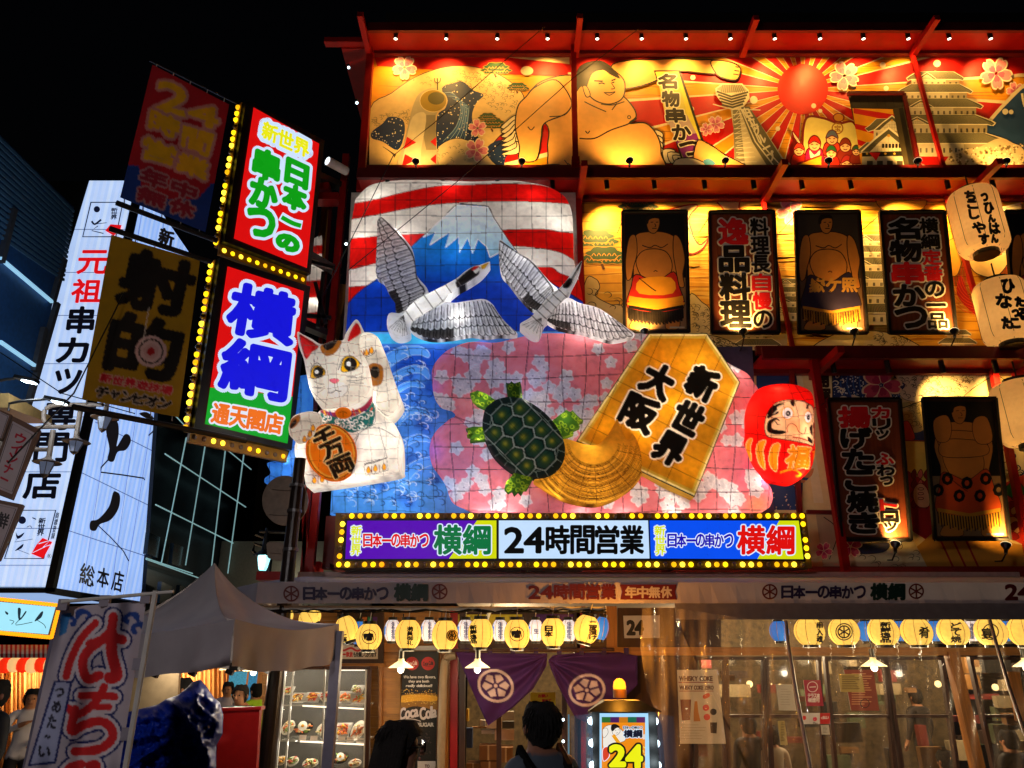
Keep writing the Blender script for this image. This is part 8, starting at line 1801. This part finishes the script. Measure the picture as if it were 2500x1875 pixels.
for k, x in enumerate((930, 958)):
 t = thing('sauce_bottle', ('left', 'right')[k] + ' small dark sauce bottle on the middle shelf', 'bottle', tuple(p3(x, 1435, YC + .08)), 'sauce bottles in the display case'); b = p3(x, 1435, YC + .08); m = MB(); m.lathe(b, [(.001, 0), (.026, 0), (.026, .13), (.012, .17), (.012, .2), (.001, .2)], 12); m.build('body', material('sauce', '#1a0c08', .2), t); m = MB(); m.lathe(b, [(.0265, .04), (.0268, .1)], 12); m.build('paper_band', 'white_plastic', t)
for k, x in enumerate((770, 858, 1075, 1145, 1222)): m = MB(); c = p3(x, 1420 + 6 * k, YC + .03); m.box(c, (.075, .003, .05), rx=-.3); tag(m.build('price_card', material('card', '#d8c8bc', .6), None), ['under the fried egg plate', 'left of the sauce bottles', 'under the karaage tray', 'left under the macaroni dish', 'right under the macaroni dish'][k] + ', small white price card', 'price card', 'price cards on the middle shelf')
part('frame', 1040, 430, 1405, 835, 'dark_wood', YW - .12, .05, T=Y3); mb_ = thing('menu_banner', 'white banner with red and black characters above the display case', 'banner', tuple(p3(1200, 800, YW - .2)))
poster('cloth', [(1020, 690), (1360, 690), (1360, 802), (1020, 802)], Y3, lambda a: (a.rect(900, 600, 1500, 900, '#b8a898'), a.rect(1100, 480, 1140, 520, '#c83a1c'), a.line([(1040, 715), (1090, 735), (1150, 715), (1200, 738), (1260, 712)], 16, '#b02018', smooth=4), a.text('宴会・飲放', vq(1030, 745, 1165, 785), '#b81c18', 2), a.text('も完備しております', vq(1168, 748, 1352, 785), '#120c0c', 1.5)), YW - .2, mb_)
for k in range(6): part('checker', 1240 + 40 * (k % 3), (470, 785)[k // 3], 1275 + 40 * (k % 3), (530, 802)[k // 3], material(('chk_o', 'chk_g', 'chk_p')[k % 3], ('#b85c18', '#1c6a3c', '#4a1c5c')[k % 3], .6), YW - .14, .01, T=Y3)
# standing light tower with beacon
YT = 6.2; lt = thing('lit_standing_sign', 'standing lit sign with yellow 24 and round bulbs down both sides', 'sign', (P(*t1(Y5, 600, 1650), YT).x, YT, 0)); p5 = lambda x, y, Y=YT: P(*t1(Y5, x, y), Y)
fz = [p5(398, 1192), p5(815, 1192)]; w_ = fz[1].x - fz[0].x
m = MB(); m.bbox(fz[0].x - .06, fz[1].x + .06, YT + .01, YT + .3, 0, fz[0].z + .01); m.build('cabinet', 'black_steel', lt)
m = MB(); tp = [(-.1, YT - .04), (w_ + .1, YT - .04), (w_ + .04, YT + .34), (-.04, YT + .34)]; z0 = fz[0].z + .012; x0 = fz[0].x
m.add([(x0 + a_, b_, z0) for a_, b_ in tp] + [(x0 + .05, YT + .06, z0 + .075), (x0 + w_ - .05, YT + .06, z0 + .075), (x0 + w_ - .05, YT + .26, z0 + .075), (x0 + .05, YT + .26, z0 + .075)], [(0, 1, 5, 4), (1, 2, 6, 5), (2, 3, 7, 6), (3, 0, 4, 7), (4, 5, 6, 7), (3, 2, 1, 0)]); m.build('roof_cap', 'black_steel', lt)
def d24(a):
 a.poly([(300, 1100), (900, 1100), (900, 1900), (300, 1900)], '#a8dcff'); a.rect(416, 1224, 786, 1900, '#f08c10')
 for k in range(5): a.rect(416 + 74 * k, 1224, 490 + 74 * k, 1272, ('#2c6a2c', '#4a1c5a', '#c87814', '#1c6a4a', '#5a1c5a')[k])
 sk = '#f0e8dc'
 for p in ([(425, 1330), (470, 1295), (530, 1300), (600, 1350), (618, 1420), (560, 1450), (560, 1500), (440, 1500), (425, 1400)], [(425, 1330), (460, 1320), (470, 1360), (440, 1400), (425, 1390)]): a.shape(p, sk, 4, '#181010', 3)
 a.shape([(505, 1320), (560, 1315), (572, 1350), (545, 1378), (512, 1370)], sk, 4, '#181010', 3); a.shape([(495, 1330), (500, 1292), (535, 1284), (572, 1310), (540, 1318), (510, 1345)], '#181010', 4); a.line([(530, 1338), (540, 1336)], 3, '#181010'); a.line([(553, 1335), (562, 1333)], 3, '#181010'); a.line([(538, 1362), (556, 1358)], 3, '#181010'); a.poly([(500, 1385), (525, 1370), (590, 1460), (560, 1470)], '#f0a010')
 a.shape([(425, 1500), (470, 1480), (480, 1560), (430, 1600)], '#d8401c', 4, '#f0f0ff', 6); a.text('日本一の串かつ', vq(598, 1303, 765, 1325), '#181028', 1, [(3, '#d8ecff')]); a.text('横綱', vq(602, 1335, 762, 1398), '#101028', 4, [(6, '#d8ecff')]); a.rect(765, 1372, 785, 1415, '#e8d0c0')
 R = random.Random(1)
 for k in range(26): a.disc(R.uniform(740, 785), R.uniform(1480, 1650), 6, '#f8d860', n=6)
 a.char('2', vq(490, 1470, 610, 1640), '#f0f010', 14, outl=[(16, '#0c0808')]); a.char('4', vq(630, 1470, 755, 1650), '#f0f010', 14, outl=[(16, '#0c0808')]); a.char('2', vq(490, 1470, 610, 1640), '#f0f010', 14)
a = Art(front(YT), .003, T=Y5, clip=tz(Y5, [(398, 1192), (812, 1192), (830, 1800), (398, 1800)])); d24(a); a.build('lit_face', 'lightbox', lt)
material('clear_plastic', '#90a8c8', .05, spec=1., alpha=.16, noise=0)
for s_, bx_ in ((-1, ((327, 1258), (335, 1446), (340, 1636))), (1, ((868, 1260), (880, 1450), (892, 1636)))):
 xx = fz[0].x - .05 if s_ < 0 else fz[1].x + .05
 m = MB(); m.add([(xx, YT + .02, 0), (xx + s_ * .17, YT + .12, 0), (xx + s_ * .17, YT + .12, fz[0].z - .03), (xx, YT + .02, fz[0].z - .0)], [(0, 1, 2, 3)]); m.build('clear_side', 'clear_plastic', lt)
 for x, y in bx_: bulb(lt, p5(x, y, YT + .05), .03, 'bulb_cool'); point('glow', p5(x, y, YT - .08), .6, (.8, .95, 1), .03, lt)
 for k in range(3): m = MB(); x = 305 if s_ < 0 else 850; m.box(p5(x + (12 if s_ > 0 else 2), 1290 + 180 * k, YT + .1), (.03, .02, .12)); m.build('dark_cell', 'black_plastic', lt)
be = thing('beacon_lamp', 'amber warning beacon glowing on top of the standing sign', 'beacon', tuple(p5(570, 1065, YT + .15))); c = p5(572, 1060, YT + .15); m = MB(); m.lathe(c, [(.001, 0), (.055, 0), (.055, .06), (.045, .065), (.001, .065)], 16); m.build('base', material('beacon_base', '#8a5a20', .5), be)
m = MB(); m.lathe(c, [(.05, .065), (.052, .085), (.045, .12), (.025, .14), (.001, .145)], 16); m.build('dome', material('beacon', '#ff9010', emit='#ff9a1c', es=2.2, noise=0), be, smooth=True); point('light', c + Vector((0, -.12, .16)), 5, (1, .38, .03), .05, be); point('light', c + Vector((.1, .5, .35)), 55, (1, .35, .03), .05, be)
# clear vinyl curtain
def vinyl(pts, label, Yv, sd, top=None):
 o = tz(Y5, pts); t = thing('vinyl_curtain', label, 'plastic curtain', tuple(P(o[0][0], o[0][1], Yv)), 'clear vinyl sheets hanging from the awning')
 v, tr = fill2d(o, 9); R = random.Random(sd); ph = [R.uniform(0, 6) for _ in range(4)]
 V = [P(x, y, Yv + .05 * sin(x / 9 + ph[0] + y / 160) + .03 * sin(x / 4.3 + ph[1] - y / 90) + .02 * sin(y / 30 + x / 14)) for x, y in v]
 mesh_obj('sheet', V, tr, material('vinyl', '#d8ccc0', .1, spec=1., alpha=.13, noise=0, coat=.8), t, smooth=True)
vinyl([(760, 300), (1060, 268), (1100, 500), (1290, 900), (1440, 1200), (1560, 1450), (1660, 1700), (960, 1700), (930, 1300), (800, 1000), (745, 640)], 'bunched clear vinyl curtain hanging between the noren and the drink poster', 7.3, 3)
vinyl([(1050, 300), (1900, 420), (4050, 420), (4050, 1700), (1700, 1700), (1450, 1200), (1110, 500)], 'wide clear vinyl sheet before the right windows', 7.25, 5)
for i, (q, lb) in enumerate((([(235, 400), (250, 560), (330, 1050), (440, 1640)], 'left slanting metal pole clipping the vinyl sheet'), ([(1930, 390), (1975, 560), (2090, 950), (2230, 1360)], 'right slanting metal pole clipping the vinyl sheet'))): m = MB(); m.tube([P(*t1(Y6, x, y), 7.1 - .001 * y) for x, y in q], .014, 8); tag(m.build('curtain_pole', material('pole_grey', '#8a8284', .35, metal=.5), None), lb, 'pole')
# ================================================================ street tent, banner, tarp, people
tn = thing('street_tent', 'grey fabric pop up tent with pointed roof and deep valance at the lower left', 'tent', tuple(P(574, 1870, 4.3)))
material('tent_cloth', '#a09aa0', .75, noise=.12, nscale=4, trans=.04)
A_, B_, C_ = P(574, 1511, 4.3), P(828, 1523, 5.6), P(137, 1543, 5.4); D_4 = B_ + C_ - A_; PK = P(524, 1374, 5.5)
def roof_face(a, b):
 n = 18; V = []; Fc = []
 for i in range(n + 1):
  t = i / n
  for j in range(n + 1):
   u = j / n; base = a * (1 - u) + b * u; p = PK * (1 - t) + base * t; q = min(1, t * 1.25); p = p - Vector((0, 0, .72 * t * (1 - t) * (1 - .35 * t) + .05 * sin(pi * u) * t + .012 * sin(9 * u + 5 * t) * t * (1 - t) * 4)); V.append(p)
 for i in range(n):
  for j in range(n): k = i * (n + 1) + j; Fc.append((k, k + 1, k + n + 2, k + n + 1))
 mesh_obj('roof_panel', V, Fc, 'tent_cloth', tn, smooth=True)
def valance(a, b, n=40):
 V = []; Fc = []; o = (b - a).cross(Vector((0, 0, 1))).normalized()
 for i in range(n + 1):
  u = i / n; base = a * (1 - u) + b * u - Vector((0, 0, .05 * sin(pi * u)))
  for j in range(7): v = j / 6; w = .018 * sin(u * 14 + v * 2) * v + .01 * sin(u * 31) * v; V.append(base - Vector((0, 0, .25 * v - .006 * sin(u * 20) * v)) + o * w)
  if i:
   for j in range(6): k = (i - 1) * 7 + j; Fc.append((k, k + 1, k + 8, k + 7))
 mesh_obj('valance', V, Fc, 'tent_cloth', tn, smooth=True)
for a_, b_ in ((A_, B_), (B_, D_4), (D_4, C_), (C_, A_)): roof_face(a_, b_); valance(a_, b_)
for p in (B_, C_, D_4): m = MB(); m.beam((p.x, p.y, .05), (p.x, p.y, p.z - .05), .07 if p is B_ else .04); m.build('leg', material('leg_grey', '#787488', .4), tn)
for k in range(5): m = MB(); a_ = C_ * (1 - k / 5) + D_4 * (k / 5); b_ = C_ * (1 - (k + 1) / 5) + D_4 * ((k + 1) / 5); z = Vector((0, 0, .24)); m.beam(a_ - z, b_ - z * .5, .02); m.beam(a_ - z * .5, b_ - z, .02); m.build('truss', 'white_steel', tn)
for k in range(5): c = C_ * (1 - .25 - .13 * k) + B_ * (.25 + .13 * k) - Vector((0, 0, .27)); m = MB(); m.box(c, (.06, .05, .05)); m.box(c - Vector((.03, 0, .035)), (.05, .04, .03), ry=.4); m.build('clip_lamp', 'black_plastic', tn)
for x, y, Yy, e_ in ((400, 1632, 6.4, 5), (640, 1636, 5.45, 8)): point('clip_light', P(x, y, Yy) + Vector((0, 0, .05)), e_, (1, .85, .65), .08, tn)
# nobori banner
YN = 3.5; bn = thing('nobori_banner', 'tall white street banner with big red hiragana and blue outlines on a pole', 'banner', tuple(P(150, 1870, YN)))
bq = tz(Y2, [(478, 395), (1152, 345), (925, 1760), (170, 1760)]); c = Paint((50, 1460, 362, 1912), '#a09aa4', Y2, 1.1)
NV = '#14205c'; RD = '#b81c20'
for x0, y0, s_ in ((540, 500, 1), (660, 460, 1), (1030, 480, -1), (1090, 560, -1)):
 c.shape([(x0 - 60 * s_, y0 - 40), (x0, y0 - 50), (x0 + 55 * s_, y0 - 20), (x0 + 60 * s_, y0 + 30), (x0 + 20 * s_, y0 + 50), (x0 + 10 * s_, y0 + 20), (x0 + 30 * s_, y0), (x0 - 10 * s_, y0 - 10), (x0 - 60 * s_, y0 + 40)], '#1c3c84', 4)
c.poly([(480, 450), (560, 440), (520, 600), (465, 620)], '#2c6ca4')
for pas, (w, col) in enumerate(((86, NV), (52, '#b8b0b8'), (0, RD))):
 for pts, ww in (([(520, 940), (560, 800), (640, 640), (750, 520)], 60), ([(890, 470), (860, 600), (690, 740), (650, 850), (690, 960), (780, 930)], 75), ([(880, 600), (880, 760), (920, 930), (860, 950)], 90), ([(900, 640), (960, 650)], 80), ([(830, 640), (700, 680)], 60),
     ([(640, 1090), (780, 1090), (900, 1100)], 62), ([(820, 1020), (760, 1130), (620, 1240), (540, 1190)], 62), ([(590, 1200), (560, 1370), (640, 1330), (780, 1290), (870, 1340), (880, 1430), (780, 1510), (590, 1530)], 72), ([(720, 1180), (860, 1180)], 50),
     ([(500, 1720), (560, 1650), (640, 1630)], 70), ([(700, 1640), (760, 1640), (700, 1760)], 70)):
  c.line(sm(pts, 6, False), ww + w, col); [c.disc(x, y, (ww + w) / 2, col, n=16) for x, y in (pts[0], pts[-1])]
c.poly([(425, 970), (572, 975), (440, 1625), (215, 1650)], NV); c.poly([(440, 988), (550, 990), (425, 1608), (240, 1628)], '#9098b8')
for ch, q in zip('つめた〜い', (((440, 1030), (505, 1035), (495, 1100), (430, 1095)), ((420, 1130), (485, 1135), (470, 1225), (405, 1215)), ((385, 1240), (450, 1245), (430, 1350), (365, 1340)), ((365, 1370), (400, 1370), (380, 1460), (340, 1460)), ((310, 1490), (400, 1495), (385, 1580), (300, 1570)))): c.char(ch, q, '#1c1c2c', 5)
im = c.sample(); V = []; C = []; nx, ny = 110, 150
for j in range(ny + 1):
 for i in range(nx + 1):
  u, v = i / nx, j / ny; x, y = bil(bq, u, v); V.append(tuple(P(x, y, YN + .03 * sin(u * 8 + v * 4) + .015 * sin(u * 17 - v * 3)))); C.append(im[min(im.shape[0] - 1, max(0, int((y - c.y0) / 2.2))), min(im.shape[1] - 1, max(0, int((x - c.x0) / 2.2)))])
quick_mesh('cloth', np.array(V), np.array([(j * (nx + 1) + i, j * (nx + 1) + i + 1, (j + 1) * (nx + 1) + i + 1, (j + 1) * (nx + 1) + i) for j in range(ny) for i in range(nx)]), 'cloth_print', bn, np.array(C))
for p, q, r in (((1225, 265), (970, 1760), .013), ((485, 352), (1365, 272), .008)): m = MB(); m.cyl(P(*t1(Y2, *p), YN - .03), P(*t1(Y2, *q), YN - .03), r, n=8); m.build('pole', 'white_steel', bn)
for x, y in ((500, 375), (828, 345), (1150, 320), (1090, 842), (1000, 1392)): m = MB(); m.box(P(*t1(Y2, x, y), YN - .02), (.045, .02, .05)); m.build('loop', 'cloth_loop' if 'cloth_loop' in MATS else material('cloth_loop', '#7c7680', .8), bn)
# tarp, counter, board
tp = thing('blue_tarp', 'crumpled shiny blue plastic tarp covering a stall under the tent', 'tarp', tuple(P(450, 1870, 5.0)))
CR = [(random.Random(k).uniform(0, 6.3), random.Random(k + 50).uniform(.012, .11), random.Random(k + 9).uniform(0, 6)) for k in range(14)]
def crease(x, y): return sum(.003 / f_ ** .9 * (1 - np.abs(np.sin(f_ * (x * cos(a_) + y * sin(a_)) + p_ + 1.3 * np.sin(f_ * .6 * (y * cos(a_) - x * sin(a_)))))) ** 3 for a_, f_, p_ in CR)
to = tz(Y2, [(960, 1230), (1100, 1195), (1240, 1160), (1300, 1120), (1400, 1085), (1470, 1030), (1510, 985), (1572, 965), (1620, 1020), (1680, 1110), (1725, 1145), (1752, 1240), (1748, 1390), (1700, 1480), (1695, 1760), (900, 1760)])
c = Paint((270, 1650, 550, 1910), '#0c1e6c', None, 2.); c.body(Relief(to, 5.0, .12, 60, .6, crease), 'sheet', 'tarp_plastic' if material('tarp_plastic', '#0c2c98', .36, spec=.14, noise=.15) else '', tp, .01)
ct = thing('red_counter', 'plain red counter panel beside the blue tarp', 'counter', tuple(P(590, 1870, 6.0))); m = MB(); m.prism([P(x, y, 6.0) for x, y in ((536, 1735), (634, 1730), (620, 1960), (520, 1960))], (0, .06, 0)); m.build('front', material('counter_red', '#b01814', .4), ct); m = MB(); m.prism([P(x, y, 5.98) for x, y in ((534, 1729), (637, 1725), (637, 1733), (534, 1737))], (0, .1, 0)); m.build('top', M('counter_red'), ct)
wb = thing('cream_board', 'blank cream partition board under the tent behind the tarp', 'partition', tuple(P(380, 1870, 6.6))); m = MB(); m.prism([P(*t1(Y2, x, y), 6.6) for x, y in ((1030, 885), (1408, 885), (1385, 1400), (1000, 1400))], (0, .04, 0)); m.build('board', material('cream', '#b09a78', .7), wb)
# people
def person(label, px, py, Y, H=1.65, yaw=0., shirt='#d8d4d0', pants='#14141a', skin='#b8805c', hair='#0c0a0a', arms=None, long=False, bow=0., jacket=False, glasses=False, cap=False, strap=False, sit=False, grp=None):
 top = P(px, py, Y); H = H if sit else max(1.35, top.z / 1.0); z0 = top.z - H; R = Matrix.Rotation(yaw, 3, 'Z'); O = Vector((top.x, Y, z0)); W = lambda p: O + R @ (Vector(p) * H)
 t = thing('person', label, 'person', (O.x, O.y, O.z), grp)
 hb = .06 * bow
 J = {'pel': (0, 0, .52), 'wai': (0, .005, .6), 'che': (0, .0, .72), 'nb': (0, hb * .3 - .005, .815), 'nk': (0, hb * .6, .85), 'jaw': (0, hb + .012, .885 - .01 * bow), 'hd': (0, hb, .925), 'tp': (0, hb - .004, .962)}
 E = [('pel', 'wai'), ('wai', 'che'), ('che', 'nb'), ('nb', 'nk'), ('nk', 'jaw'), ('jaw', 'hd'), ('hd', 'tp')]
 Rr = {'pel': (.085, .065), 'wai': (.078, .06), 'che': (.088, .062), 'nb': (.05, .04), 'nk': (.033, .033), 'jaw': (.04, .045), 'hd': (.047, .058), 'tp': (.034, .042)}
 arms = arms or [((.135, .0, .64), (.14, .06, .5)), ((-.135, .0, .64), (-.14, .06, .5))]
 for s_, (el, ha) in zip((1, -1), arms):
  k = 'r' if s_ > 0 else 'l'; d = (Vector(ha) - Vector(el)).normalized(); sd = d.cross(Vector((0, 0, 1))); sd = sd.normalized() if sd.length > .1 else Vector((1, 0, 0))
  J[k + 's'] = (.105 * s_, -.005, .8); J[k + 'e'] = el; J[k + 'w'] = ha; J[k + 'h'] = tuple(Vector(ha) + d * .03); E += [('nb', k + 's'), (k + 's', k + 'e'), (k + 'e', k + 'w'), (k + 'w', k + 'h')]
  Rr[k + 's'] = (.042, .04); Rr[k + 'e'] = (.03, .03); Rr[k + 'w'] = (.018, .018); Rr[k + 'h'] = (.02, .014)
  for f in range(5):
   o_ = sd * (.014 * (f - 1.7)) if f < 4 else sd * -.03; J[f'{k}f{f}'] = tuple(Vector(ha) + d * ((.052, .06, .057, .048, .03)[f]) + o_); Rr[f'{k}f{f}'] = (.0055, .0055); J[f'{k}g{f}'] = tuple(Vector(J[f'{k}f{f}']) + d * .02 - Vector((0, 0, .006))); Rr[f'{k}g{f}'] = (.005, .005); E += [(k + 'h', f'{k}f{f}'), (f'{k}f{f}', f'{k}g{f}')]
  J[k + 'p'] = (.05 * s_, 0, .49); J[k + 'k'] = (.055 * s_, .22 if sit else .01, .46 if sit else .28); J[k + 'a'] = (.055 * s_, .22 if sit else 0, .2 if sit else .04); J[k + 't'] = (.06 * s_, .3 if sit else .08, .17 if sit else .02); E += [('pel', k + 'p'), (k + 'p', k + 'k'), (k + 'k', k + 'a'), (k + 'a', k + 't')]
  Rr[k + 'p'] = (.06, .06); Rr[k + 'k'] = (.036, .036); Rr[k + 'a'] = (.024, .024); Rr[k + 't'] = (.022, .018)
 names = list(J); me = bpy.data.meshes.new('body'); me.from_pydata([tuple(Vector(J[n]) * H) for n in names], [(names.index(a_), names.index(b_)) for a_, b_ in E], [])
 o = bpy.data.objects.new('body', me); link(o); o.modifiers.new('s', 'SKIN'); o.modifiers.new('u', 'SUBSURF').levels = 2
 for i, n in enumerate(names): me.skin_vertices[0].data[i].radius = (Rr[n][0] * H, Rr[n][1] * H)
 me.skin_vertices[0].data[0].use_root = True; dg = bpy.context.evaluated_depsgraph_get(); m2 = bpy.data.meshes.new_from_object(o.evaluated_get(dg)); bpy.data.objects.remove(o)
 vs = np.array([v.co[:] for v in m2.vertices]) / H; fs = [tuple(p.vertices) for p in m2.polygons]; J3 = {n: np.array(J[n]) for n in J}
 hand = np.minimum(np.linalg.norm(vs - J3['rh'], axis=1), np.linalg.norm(vs - J3['lh'], axis=1)) < .065
 cols = [lin(skin) if (v[2] > .84 or h_) else lin(pants) if v[2] < .5 else lin(shirt) for v, h_ in zip(vs, hand)]
 if jacket: cols = [lin(shirt if not (abs(v[0]) < .035 - .1 * (.8 - v[2]) and v[1] > .02 and .6 < v[2] < .84) else '#d8d4d0') if .5 < v[2] <= .84 and not h_ else c_ for v, c_, h_ in zip(vs, cols, hand)]
 mesh_obj('body', [W(v) for v in vs], fs, material('person_skin_cloth', attr=True, rough=.7, noise=.08, nscale=12), t, cols, True)
 hy = hb; m = MB(); n1, n2 = 18, 12; V = []; Fc = []
 for i in range(n2 + 1):
  for j in range(n1): ph = pi * i / n2; th = 2 * pi * j / n1; fr = max(0, sin(th)); zz = max(cos(ph), -1.05 if fr < .2 else -.2 if fr < .5 else .1 + .3 * fr); rr = sqrt(max(0, 1 - (zz * .8) ** 2)); jt = 1 + .05 * sin(7 * th + 5 * ph) + .04 * sin(13 * th - 9 * ph); V.append(W((.059 * rr * cos(th) * jt, hy - .008 + .075 * rr * sin(th) * jt, .925 + .066 * zz * (1 + .04 * sin(5 * th)))))
 V = [v for v in V]; Fc = [(i * n1 + j, i * n1 + (j + 1) % n1, (i + 1) * n1 + (j + 1) % n1, (i + 1) * n1 + j) for i in range(n2) for j in range(n1)]
 mesh_obj('hair', V, Fc, material('hair' + hair[1:], hair, .85, noise=.3, nscale=60, bump=.5, bscale=120), t, smooth=True)
 if Y < 5:
  m = MB(); R2 = random.Random(4)
  for k in range(170):
   th = R2.uniform(pi * .95, pi * 2.05); ph = R2.uniform(.1, 2.); f = lambda q, e: W(((.059 * sin(q) + e) * cos(th), hy - .008 + (.075 * sin(q) + e) * sin(th), .925 + .066 * cos(q))); m.tube([f(ph, 0), f(ph + .22, .005), f(ph + .5, R2.uniform(.004, .014))], [.004 * H, .003 * H, .0008 * H], 3)
  tag(m.build('hair_strands', MATS['hair' + hair[1:]], t), kind='stuff')
 if long:
  m = MB()
  for k in range(26): th = pi * 1.02 + pi * .96 * k / 25; x = .056 * cos(th); y = hy - .004 + .066 * sin(th); m.tube([W((x * .9, y * .9 + .01, .965)), W((x * 1.1, y * 1.1, .92)), W((x * 1.25, y * 1.15 - .01, .86)), W((x * 1.35 + .004 * sin(k * 3), y * 1.2 - .02, .78 + .01 * sin(k * 5)))], [.012 * H, .014 * H, .013 * H, .006 * H], 6)
  m.build('long_hair', MATS['hair' + hair[1:]], t, smooth=True)
 m = MB(); m.lathe(W((0, hy + .066, .9)), [(.001, -.012 * H), (.009 * H, -.008 * H), (.007 * H, .004 * H), (.002, .018 * H)], 8); m.build('nose', material('skin_' + skin[1:], skin, .5), t, smooth=True)
 for s_ in (-1, 1): m = MB(); m.ball(W((.055 * s_, hy - .004, .908)), .011 * H, 8, 6, sz=1.5); m.build('ear', MATS['skin_' + skin[1:]], t, smooth=True); m = MB(); m.ball(W((.02 * s_, hy + .055, .917)), .006 * H, 8, 5); m.build('eye', 'black_plastic', t)
 m = MB(); m.box(W((0, hy + .058, .88)), (.03 * H, .006, .005 * H), rz=yaw); m.build('mouth', material('lips', '#7a3830', .5), t)
 if glasses:
  for s_ in (-1, 1): m = MB(); m.cyl(W((.023 * s_, hy + .068, .915)), W((.023 * s_, hy + .073, .915)), .017 * H, n=12); m.build('lens', material('dark_lens', '#050506', .05, spec=1.), t); m = MB(); m.beam(W((.042 * s_, hy + .066, .918)), W((.056 * s_, hy, .915)), .004 * H); m.build('temple', 'black_plastic', t)
 if cap: m = MB(); m.lathe(W((0, hy, .94)), [(.064 * H, 0), (.06 * H, .03 * H), (.03 * H, .055 * H), (.001, .06 * H)], 16); m.build('cap', material('cap', '#1a1a1e', .8), t, smooth=True); m = MB(); m.box(W((0, hy + .095, .94)), (.085 * H, .07 * H, .006), rz=yaw, rx=-.15); m.build('brim', material('brim', '#8a7a6a', .7), t)
 if strap:
  for s_ in (-1, 1): m = MB(); m.tube([W((.07 * s_, .05, .76)), W((.075 * s_, .0, .85)), W((.07 * s_, -.06, .8)), W((.06 * s_, -.085, .7))], .016 * H, 6); m.build('strap', 'black_plastic', t)
  m = MB(); m.box(W((0, -.12, .66)), (.17 * H, .09 * H, .24 * H), rz=yaw); m.build('backpack', material('pack', '#15161a', .8), t)
 return t
hold = [((.13, .03, .66), (.05, .16, .72)), ((-.13, .03, .66), (-.06, .15, .7))]
person('woman in dark top and sunglasses with long dark hair facing right in the foreground', 985, 1752, 4.0, yaw=radians(-78), shirt='#101014', long=True, glasses=True, hair='#120c0a', skin='#8a5c48')
person('man seen from behind in grey shirt with backpack straps before the doorway', 1318, 1706, 4.3, yaw=radians(28), shirt='#4a5460', strap=True, skin='#8a5c48')
person('man in dark suit cut off by the left border', -6, 1655, 7.0, yaw=radians(160), shirt='#10141e', skin='#8a5c48')
person('man in white shirt holding a phone to his chest near the left shop', 84, 1678, 9.6, yaw=radians(210), shirt='#c8c4c8', arms=[((.14, .05, .68), (.02, .14, .74)), ((-.13, 0, .64), (-.08, .1, .6))], bow=.4)
person('dark haired person half hidden behind the blue tarp', 446, 1651, 9.0, yaw=radians(120), shirt='#1a1a20')
person('waiter in dark jacket and white shirt looking down behind the red counter', 597, 1668, 9.6, yaw=radians(175), shirt='#12141c', jacket=True, bow=.9, arms=hold, hair='#241c18')
person('person in white shirt looking at a phone behind the waiter', 560, 1662, 12.6, yaw=radians(190), shirt='#c0b0b4', arms=hold, bow=.3)
person('person in bright yellow green jacket beyond the waiter', 627, 1666, 12.2, yaw=radians(60), shirt='#a8d820', grp=None)
D2 = 'diners seated behind the windows'
for px, py, Y, sh_, lb in ((1822, 1742, 9.9, '#0e0e12', 'diner in black shirt with back to the window'), (1878, 1768, 10.0, '#b8a890', 'diner in pale shirt beside the one in black'), (2302, 1828, 9.8, '#16141a', 'diner whose head shows low below the slanting post'), (2455, 1778, 9.8, '#101014', 'diner in black shirt at the right border window'), (2230, 1680, 11.5, '#1c1a1c', 'standing figure dim in the back of the restaurant')):
 person(lb, px, py, Y, 1.6, yaw=radians(20), shirt=sh_, sit=Y < 11, grp=D2)
# unseen lamp added behind the viewer as fill for tent, banner, backs and awning
sb = thing('street_lamp', 'unseen globe lamp added behind the viewer as stand-in for street light', 'street lamp', (-2.2, -1.8, 0)); lx = Vector((-2.2, -1.8, 0)); m = MB(); m.cyl(lx, lx + Vector((0, 0, 3.7)), .06); m.build('post', 'grey_steel', sb)
m = MB(); m.lathe(lx + Vector((0, 0, 3.7)), [(.001, 0), (.12, .02), (.16, .16), (.12, .3), (.001, .34)], 14); m.build('globe', material('globe', '#fff', emit='#ffe6d0', es=3, noise=0, trans=.5), sb); point('lamp', lx + Vector((0, .25, 3.85)), 300, (1, .9, .9), .15, sb)
